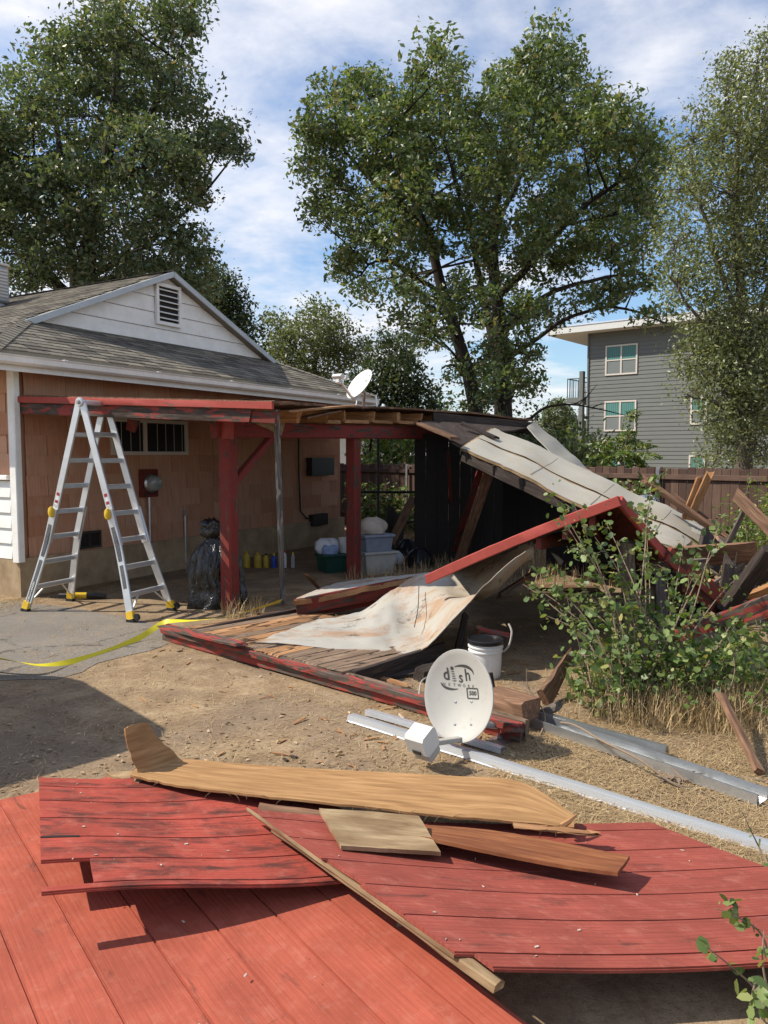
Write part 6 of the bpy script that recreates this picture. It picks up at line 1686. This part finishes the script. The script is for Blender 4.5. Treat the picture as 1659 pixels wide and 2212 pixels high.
tree('round_tree', 'far round green tree left of the apartment building', D, [(1200, 890, 30, 28), (1180, 920, 28, 28), (1225, 915, 30, 30), (1205, 950, 40, 30), (1255, 935, 28, 30), (1150, 960, 30, 25)], [(at(1205, 985, D), at(1205, 900, D), .2, .08)], [], 420, 30, .36, .26, 'leaf_olive', 'bark', 53, twigs=False)
# row of far growth that closes the view low down
D = 48.0
far = []
for k in range(34):
    x = -260 + k * 62; far.append((x, 955 + rnd.uniform(-14, 12), 46, rnd.uniform(22, 40)))
pts, _ = clump_points([(tuple(at(a, b, D + rnd.uniform(-3, 3))), c * D / F, c * D / F, d * D / F) for a, b, c, d in far], 1500, 30, .35, 61)
o = leafmesh('far_trees', pts, .26, 'leaf_dark', None, 62); tag(o, 'low dark mass of far trees along the horizon', 'trees', None, 'stuff')
# dead branch over the far roof end
m = MB(); m.tube(smooth_path([at(1145, 905, 22), at(1180, 880, 22), at(1235, 874, 22), at(1300, 885, 22), at(1360, 900, 22)], 16), [.05 - .0026 * i for i in range(17)], 6)
for a, b in (((1160, 888), (1150, 870)), ((1200, 877), (1215, 855)), ((1240, 874), (1275, 855)), ((1280, 880), (1310, 870)), ((1250, 875), (1290, 830)), ((1180, 880), (1185, 862))):
    m.tube([at(*a, 22), at((a[0] + b[0]) / 2 + 4, (a[1] + b[1]) / 2 - 3, 22), at(*b, 22)], [.018, .013, .006], 5)
m.tube(smooth_path([at(1145, 905, 22), at(1110, 915, 22.4), at(1085, 940, 23), at(1075, 985, 24)], 8), [.055] * 9, 6)
tag(m.build('dead_branch', M['bark']), 'bare dead branch arching in front of the far round tree', 'branch')

# ================================================================== shrubs
def shrub(name, label, stems, leaf, mat_, seed, per_m=34, spread=.05, group=None, cat='bush', round_=True, base=None, extra=None, aspect=.8, stemr=.007, ups=.5):
    """stems: lists of points; leaves sit along them, side twigs too."""
    rg = random.Random(seed); root = thing(name, base if base is not None else V((stems[0][0].x, stems[0][0].y, 0)), label, cat, group)
    m = MB(); pos_ = []
    for st_ in stems:
        q = smooth_path(st_, max(6, int(len(st_) * 5))); n_ = len(q) - 1
        m.tube(q, [stemr * (1 - .75 * i / n_) for i in range(n_ + 1)], 5)
        L_ = sum((q[i + 1] - q[i]).length for i in range(n_))
        for _ in range(int(L_ * per_m)):
            t = rg.random() ** .8; p = q[min(n_, int(t * n_))]
            pos_.append(tuple(p + V((rg.gauss(0, spread), rg.gauss(0, spread), rg.gauss(0, spread)))))
        for _ in range(int(L_ * 3)):
            i = rg.randrange(1, n_); d_ = V((rg.uniform(-1, 1), rg.uniform(-1, 1), rg.uniform(-.2, .8))).normalized() * rg.uniform(.08, .22) * (spread / .05)
            e = q[i] + d_; m.tube([q[i], q[i].lerp(e, .6) + V((0, 0, .02)), e], [stemr * .4, stemr * .3, stemr * .15], 4)
            for k in range(int(4 + per_m * .12)):
                p = q[i].lerp(e, rg.uniform(.2, 1.05)); pos_.append(tuple(p + V((rg.gauss(0, .018), rg.gauss(0, .018), rg.gauss(0, .018)))))
    m.build('stems', M['twig'], root, 60)
    arr = np.array(pos_)
    if extra is not None: arr = np.concatenate([arr, extra])
    leafmesh('leaves', arr, leaf, mat_, root, seed + 1, aspect, ups, round_)
    return root
rg = random.Random(5)
# the big bush in front of the debris
stems = []
def sprig(b, e, d0, d1, sag=.1):
    p0 = gr(*b) if d0 is None else at(*b, d0); p1 = at(*e, d1)
    return [p0, p0.lerp(p1, .35) + V((rg.uniform(-.06, .06), rg.uniform(-.06, .06), sag)), p0.lerp(p1, .7) + V((rg.uniform(-.06, .06), rg.uniform(-.06, .06), sag * .6)), p1]
for k in range(64):
    bx = rg.uniform(1270, 1680); by = rg.uniform(1500, 1560); b = gr(bx, by)
    ex = bx + rg.uniform(-110, 90); ey = rg.uniform(1270, 1500) if ex < 1420 else rg.uniform(1330, 1520)
    ex = max(1205, ex)
    e = at(ex, ey, b.y + rg.uniform(-.35, .9))
    stems.append([b, b.lerp(e, .4) + V((rg.uniform(-.1, .1), rg.uniform(-.1, .1), .08)), e])
for e in ((1190, 1065), (1240, 1090), (1215, 1120), (1285, 1160), (1262, 1190), (1330, 1200), (1395, 1150), (1408, 1040), (1395, 1100), (1440, 1230), (1480, 1160), (1130, 1262), (1165, 1275), (1200, 1225), (1350, 1250), (1550, 1180), (1500, 1240), (1590, 1250), (1180, 1330), (1230, 1290), (1160, 1225), (1310, 1130), (1555, 1130), (1620, 1300)):
    b = gr(rg.uniform(1330, 1470), 1540); p = at(*e, rg.uniform(5.3, 6.1))
    stems.append([b, b.lerp(p, .4) + V((.05, 0, .12)), b.lerp(p, .75) + V((.02, 0, .08)), p])
dense = np.array([tuple(at(rg.gauss(cx_, sx_), rg.gauss(cy_, sy_), 5.35 + rg.uniform(-.45, .6))) for (cx_, cy_, sx_, sy_, n_) in ((1340, 1450, 55, 38, 380), (1450, 1440, 70, 40, 600), (1570, 1440, 70, 36, 700), (1300, 1360, 55, 40, 120), (1400, 1350, 60, 36, 90), (1640, 1410, 40, 30, 200), (1260, 1490, 30, 25, 150)) for _ in range(n_)])
dense = dense[dense[:, 2] > .03]
shrub('leafy_bush', 'sprawling green leafy bush in front of the debris at the right', stems, .045, 'leaf_bush', 71, 32, .045, None, 'bush', True, gr(1420, 1570), dense)
# bush at the right edge by the fence
stems = []
for k in range(46):
    b = gr(rg.uniform(1610, 1760), rg.uniform(1250, 1300)); e = at(rg.uniform(1590, 1740), rg.uniform(1030, 1230), b.y + rg.uniform(-.5, .6)); stems.append([b, b.lerp(e, .5) + V((rg.uniform(-.1, .1), 0, .1)), e])
shrub('fence_bush', 'tall narrow-leaved green bush at the right edge by the fence', stems, .065, 'leaf_bright', 77, 60, .09, 'shrubs along the fence', 'bush', False, None, None, .45)
# shrubs before the fence, seen through the porch opening
for i, (x0, x1, ytop, d_, n_, lab) in enumerate(((770, 890, 1045, 17.0, 40, 'leafy shrub at the fence seen through the porch opening'), (1300, 1400, 1035, 13.2, 16, 'low green shrub at the fence behind the collapsed slab'), (1555, 1610, 1150, 11.0, 16, 'low dark shrub at the fence near the right edge'))):
    stems = []
    for k in range(n_):
        bx = rg.uniform(x0, x1); b = at(bx, 985, d_ + rg.uniform(-.3, .3)); b.z = 0; e = at(bx + rg.uniform(-25, 25), rg.uniform(ytop, ytop + 70), b.y + rg.uniform(-.3, .3)); stems.append([b, b.lerp(e, .5) + V((rg.uniform(-.1, .1), 0, .05)), e])
    shrub('fence_shrub', lab, stems, .085, 'leaf_bush', 80 + i, 42, .12, 'shrubs along the fence', 'shrub', True)
# feathery young tree over the fence
stems = []
tb_ = at(1345, 985, 14.2); tb_.z = 0
fr_leaves = []
for (ex, ey) in ((1295, 960), (1330, 945), (1372, 950), (1405, 960), (1420, 985), (1310, 1000), (1375, 1000), (1350, 980), (1390, 1010), (1290, 985), (1400, 1030), (1360, 930), (1370, 885)):
    p = at(ex, ey, 14.2 + rg.uniform(-.5, .5)); hub = at(1350 + rg.uniform(-10, 10), 1000, 14.2)
    stems.append([tb_, hub, hub.lerp(p, .5) + V((0, 0, .12)), p])
    q = smooth_path([hub, hub.lerp(p, .5) + V((0, 0, .12)), p], 20)
    for i in range(8, 21):
        for s_ in (-1, 1):
            for t in range(5): fr_leaves.append(tuple(q[i] + V((s_ * .035 * t, rg.uniform(-.02, .02), -.012 * t + rg.uniform(-.02, .02)))))
shrub('feathery_sapling', 'feathery yellow green sapling in front of the grey building', stems, .085, 'leaf_bright', 90, 8, .04, None, 'sapling', False, tb_, np.array(fr_leaves), .35, .012)
# garden growth behind the fence at the middle
for i, (x0, x1, y0, y1, d_, n_, lab, mt_) in enumerate(((790, 900, 900, 1000, 22, 60, 'bright green leafy tree over the fence in the porch opening', 'leaf_bright'), (1235, 1300, 935, 1010, 21, 45, 'green hedge behind the fence left of the building', 'leaf_bush'), (1170, 1240, 935, 1000, 24, 40, 'dark hedge behind the hanging felt', 'leaf_dark'), (1000, 1160, 900, 990, 23, 70, 'dark hedge behind the end of the porch roof', 'leaf_dark'))):
    stems = []
    for k in range(n_):
        bx = rg.uniform(x0, x1); b = at(bx, 985, d_ + rg.uniform(-.8, .8)); b.z = 0; e = at(bx + rg.uniform(-18, 18), rg.uniform(y0, y1), b.y); stems.append([b, b.lerp(e, .5) + V((rg.uniform(-.2, .2), 0, 0)), e])
    shrub('hedge', lab, stems, .14, mt_, 100 + i, 26, .22, 'hedges behind the fence', 'hedge', False, None, None, .55, .014)
# sprigs in the near right corner
stems = [[gr(1668, 2260), at(1640, 2150, 2.25), at(1575, 2085, 2.2), at(1525, 2045, 2.15)], [gr(1680, 2230), at(1655, 2040, 2.3), at(1600, 1985, 2.3), at(1545, 1962, 2.3)], [gr(1690, 2200), at(1640, 2120, 2.1), at(1620, 2170, 2.0)], [gr(1690, 2240), at(1650, 2100, 2.2), at(1650, 2010, 2.25)]]
shrub('creeping_sprig', 'leafy sprigs poking in at the bottom right corner', stems, .036, 'leaf_bush', 120, 34, .013, None, 'plant', True, gr(1690, 2240), None, .8, .005)

shrub('thin_sprig', 'single thin sprig by the white channel at the right edge', [[gr(1672, 1890), at(1645, 1840, 3.2), at(1620, 1790, 3.2), at(1603, 1752, 3.2)]], .04, 'leaf_bush', 121, 16, .012, None, 'plant', True, gr(1672, 1890), None, .7, .005)

# ================================================================== straw and litter
def blades(name, label, roots, h0, h1, w_, seed, lean=.5, flat=False, mat_='straw'):
    rg_ = np.random.default_rng(seed); n = len(roots)
    L_ = rg_.uniform(h0, h1, n)[:, None]; az = rg_.uniform(0, 2 * np.pi, n)
    hd = np.stack([np.cos(az), np.sin(az), np.zeros(n)], 1); sd2 = np.stack([-np.sin(az), np.cos(az), np.zeros(n)], 1)
    if flat: upv = rg_.uniform(.0, .16, n)[:, None]; hor = np.ones((n, 1))
    else: ln = rg_.uniform(.05, lean, n)[:, None]; upv = np.sqrt(1 - ln ** 2); hor = ln
    z = np.array((0, 0, 1.0))
    mid = roots + hd * hor * L_ * .5 + z * upv * L_ * .58 + (z * .006 if flat else 0)
    tip = roots + hd * hor * L_ * (1.0 if flat else 1.15) + z * upv * L_ * (1.0 if flat else .92) + (z * .003 if flat else 0)
    k = 5; vs_ = np.empty((n, k, 3), np.float32)
    vs_[:, 0] = roots - sd2 * w_; vs_[:, 1] = roots + sd2 * w_; vs_[:, 2] = mid + sd2 * w_ * .8; vs_[:, 3] = mid - sd2 * w_ * .8; vs_[:, 4] = tip
    me = bpy.data.meshes.new(name); me.vertices.add(n * k); me.vertices.foreach_set('co', vs_.ravel())
    base = np.arange(n)[:, None] * k
    idx = np.concatenate([base + np.array([[0, 1, 2, 3]]), base + np.array([[3, 2, 4]])], 1).reshape(-1).astype(np.int32)
    me.loops.add(n * 7); me.loops.foreach_set('vertex_index', idx)
    ls = (np.arange(n)[:, None] * 7 + np.array([[0, 4]])).reshape(-1).astype(np.int32)
    me.polygons.add(n * 2); me.polygons.foreach_set('loop_start', ls)
    a = me.attributes.new('lv', 'FLOAT', 'POINT'); a.data.foreach_set('value', np.repeat(rg_.random(n), k).astype(np.float32))
    me.update(calc_edges=True); me.validate(); me.materials.append(M[mat_])
    o = bpy.data.objects.new(name, me); COL.objects.link(o)
    return tag(o, label, 'dry grass', None, 'stuff')
def patch(n, fn): 
    out = []
    while len(out) < n:
        p = fn()
        if p is not None: out.append((p.x, p.y, .002))
    return np.array(out)
rs_ = random.Random(99)
def yard():
    p = V((rs_.uniform(-3.2, 3.2), rs_.uniform(2.6, 8.2), 0))
    dns = .5 + .5 * noise.noise(V((p.x * 1.3, p.y * 1.3, 3))) + .45 * noise.noise(V((p.x * 4, p.y * 4, 9)))
    right = max(0, min(1, (p.x + .9) / 1.4)) * max(0.25, min(1, (6.6 - p.y) / 2.0))
    if rs_.random() < dns * (.22 + .9 * right): return p
blades('straw_litter', 'loose straw scattered over the dirt', patch(30000, yard), .03, .11, .0013, 3, flat=True)
def right_side():
    p = gr(rs_.uniform(1080, 1800), rs_.uniform(1560, 2050))
    if rs_.random() < .6 + .6 * noise.noise(V((p.x * 2.3, p.y * 2.3, 1))): return p
blades('straw_mat', 'thick mat of golden straw at the right of the yard', patch(26000, right_side), .04, .16, .0015, 4, flat=True)
def tall():
    px = rs_.gauss(1500, 130); lim = 1560 + max(0, px - 1250) * .17
    py = rs_.gauss(1545, 26)
    p = gr(px, py)
    if rs_.random() > .55 + .9 * noise.noise(V((p.x * 4, p.y * 3, 5))): return None
    return p if p.x < 4 and px > 1215 and py < lim - 4 else None
blades('dry_grass', 'tall dry golden grass under the bush', patch(3000, tall), .05, .34, .0020, 5, .8)
def tall2():
    p = gr(rs_.uniform(480, 570), rs_.gauss(1335, 8)); return p
blades('dry_tuft', 'few dry grass stalks by the foot of the near post', patch(160, tall2), .08, .30, .0022, 6, .55)
def by_wall():
    p = H(rs_.uniform(-1.2, 1.6), abs(rs_.gauss(0.1, .28))); 
    return p
blades('wall_straw', 'dry straw along the foot of the house wall', patch(4200, by_wall), .03, .12, .002, 7, flat=True)
def back():
    p = V((rs_.uniform(-.5, 5.5), rs_.uniform(10.0, 18.5), 0)); return p
blades('back_grass', 'dry yellow grass before the fence', patch(9000, back), .06, .28, .004, 8, .7)
lp = []
for k in range(1900):
    p = gr(rs_.uniform(0, 1659), rs_.uniform(1300, 1900) if k % 2 else rs_.uniform(1550, 1760)); lp.append((p.x, p.y, .008))
o = leafmesh('leaf_litter', np.array(lp), .028, 'litter', None, 9, .55, 2.2); tag(o, 'dead leaves and chips scattered on the ground', 'litter', None, 'stuff')
pb_ = MB()
for k in range(260):
    p = gr(rs_.uniform(-20, 1500), rs_.uniform(1330, 1760)); r_ = rs_.uniform(.004, .013)
    pb_.lathe([(.2 * r_, -.3 * r_), (r_, .1 * r_), (.75 * r_, .6 * r_), (.1 * r_, .85 * r_)], p, Matrix.Rotation(rs_.uniform(0, 6), 3, 'Z') @ Matrix.Diagonal((1, rs_.uniform(.5, 1), 1)), 6)
tag(pb_.build('pebbles', M['foundation'], None, 0), 'small stones and chips on the dirt', 'pebbles', None, 'stuff')

# splinters and scraps round the wreck
m = MB()
for k in range(230):
    if k % 4 == 0: p = gr(rs_.uniform(700, 1150), rs_.uniform(1440, 1620))
    elif k % 4 == 1: p = gr(rs_.uniform(300, 1100), rs_.uniform(1400, 1700))
    elif k % 4 == 2: p = gr(rs_.uniform(380, 760), rs_.uniform(1290, 1360))
    else: p = gr(rs_.uniform(950, 1300), rs_.uniform(1330, 1480))
    a_ = rs_.uniform(0, 3.14); L_ = rs_.uniform(.02, .12); d_ = V((math.cos(a_), math.sin(a_), rs_.uniform(-.02, .12))) * L_
    m.beam(p + V((0, 0, .006)), p + d_ + V((0, 0, .006)), rs_.uniform(.004, .016), .005, (0, 0, 1), 0, 2, (.006, .012), .002)
tag(m.build('wood_splinters', M['orange_wood'], None, 0), 'small wood splinters strewn around the wreck', 'splinters', None, 'stuff')
m = MB()
for k in range(26):
    p = gr(rs_.uniform(380, 1250), rs_.uniform(1320, 1680)); r_ = rs_.uniform(.008, .026)
    m.box(p + V((0, 0, .006)), (r_ * 2, r_ * rs_.uniform(.6, 1.2), .006), Matrix.Rotation(rs_.uniform(0, 6.3), 3, 'Z') @ Matrix.Rotation(rs_.uniform(-.2, .2), 3, 'X'), .002)
tag(m.build('shingle_scraps', M['dark_wood'], None, 0), 'dark scraps of roofing on the dirt', 'scraps', None, 'stuff')

# ================================================================== van just outside the left edge, whose shadow falls into the yard
car_ax = V((-.70, -.714, 0)).normalized(); car_sd = V((.67, -.742, 0)).normalized()
cc = V((-3.09, 4.71, 0)) - car_sd * .90
car = thing('parked_van', cc, 'grey parked van just outside the left edge', 'van')
sec = [(0, .5, 1.70), (.04, .40, 1.86), (.16, .32, 1.93), (.5, .30, 1.97), (2.6, .30, 1.95), (3.0, .30, 1.80), (3.5, .30, 1.20), (4.2, .34, 1.05), (4.35, .45, .85)]
P = []
for (l_, zb_, zt_) in sec:
    hw = .88 if l_ < .1 else .92; hgt = zt_ - zb_; row = []
    for (fx_, fz_) in ((-.85, 0), (-1, .12), (-1, .45), (-.99, .60), (-.93, .95), (-.80, 1), (.80, 1), (.93, .95), (.99, .60), (1, .45), (1, .12), (.85, 0)):
        row.append(cc + car_ax * l_ + car_sd * hw * fx_ + V((0, 0, zb_ + hgt * fz_)))
    row.append(row[0]); P.append(row)
Pc = resample(P, 3)
m = MB(); m.sheet([list(r) for r in Pc], .02); m.build('body', M['car_paint'], car, 40)
m = MB(); m.box(cc + car_ax * .02 + V((0, 0, 1.1)), (.05, 1.66, 1.1), Matrix((car_ax, -car_sd if False else V((0, 0, 1)).cross(car_ax), V((0, 0, 1)))).transposed(), .01); rd_ = m.build('rear_door', M['car_paint'], car)
m = MB(); m.box(cc - car_ax * .008 + V((0, 0, 1.42)), (.012, 1.3, .36), Matrix((car_ax, V((0, 0, 1)).cross(car_ax), V((0, 0, 1)))).transposed(), 0); m.build('window', M['glass_dark'], rd_)
for sx in (-1, 1):
    for l_ in (.85, 3.45):
        c_ = cc + car_ax * l_ + car_sd * sx * .80 + V((0, 0, .34))
        Mw = Matrix((car_ax, V((0, 0, 1)), car_sd * sx)).transposed()
        m = MB(); m.lathe([(.20, -.11), (.32, -.11), (.34, -.06), (.34, .06), (.32, .11), (.20, .11)], c_, Mw, 24); w_ = m.build('wheel', M['rubber'], car)
        m = MB(); m.lathe([(.205, .08), (.12, .10), (.02, .105)], c_, Mw, 20, cap=True); m.build('rim', M['aluminium'], w_)
    for l0, l1 in ((.5, 1.5), (1.6, 2.7)):
        a, b = cc + car_ax * l0 + car_sd * sx * .915, cc + car_ax * l1 + car_sd * sx * .915
        m = MB(); m.prism([a + V((0, 0, 1.25)), b + V((0, 0, 1.25)), b + V((0, 0, 1.68)) - car_sd * sx * .03, a + V((0, 0, 1.68)) - car_sd * sx * .03], car_sd * sx * .012); m.build('window', M['glass_dark'], car, 0)
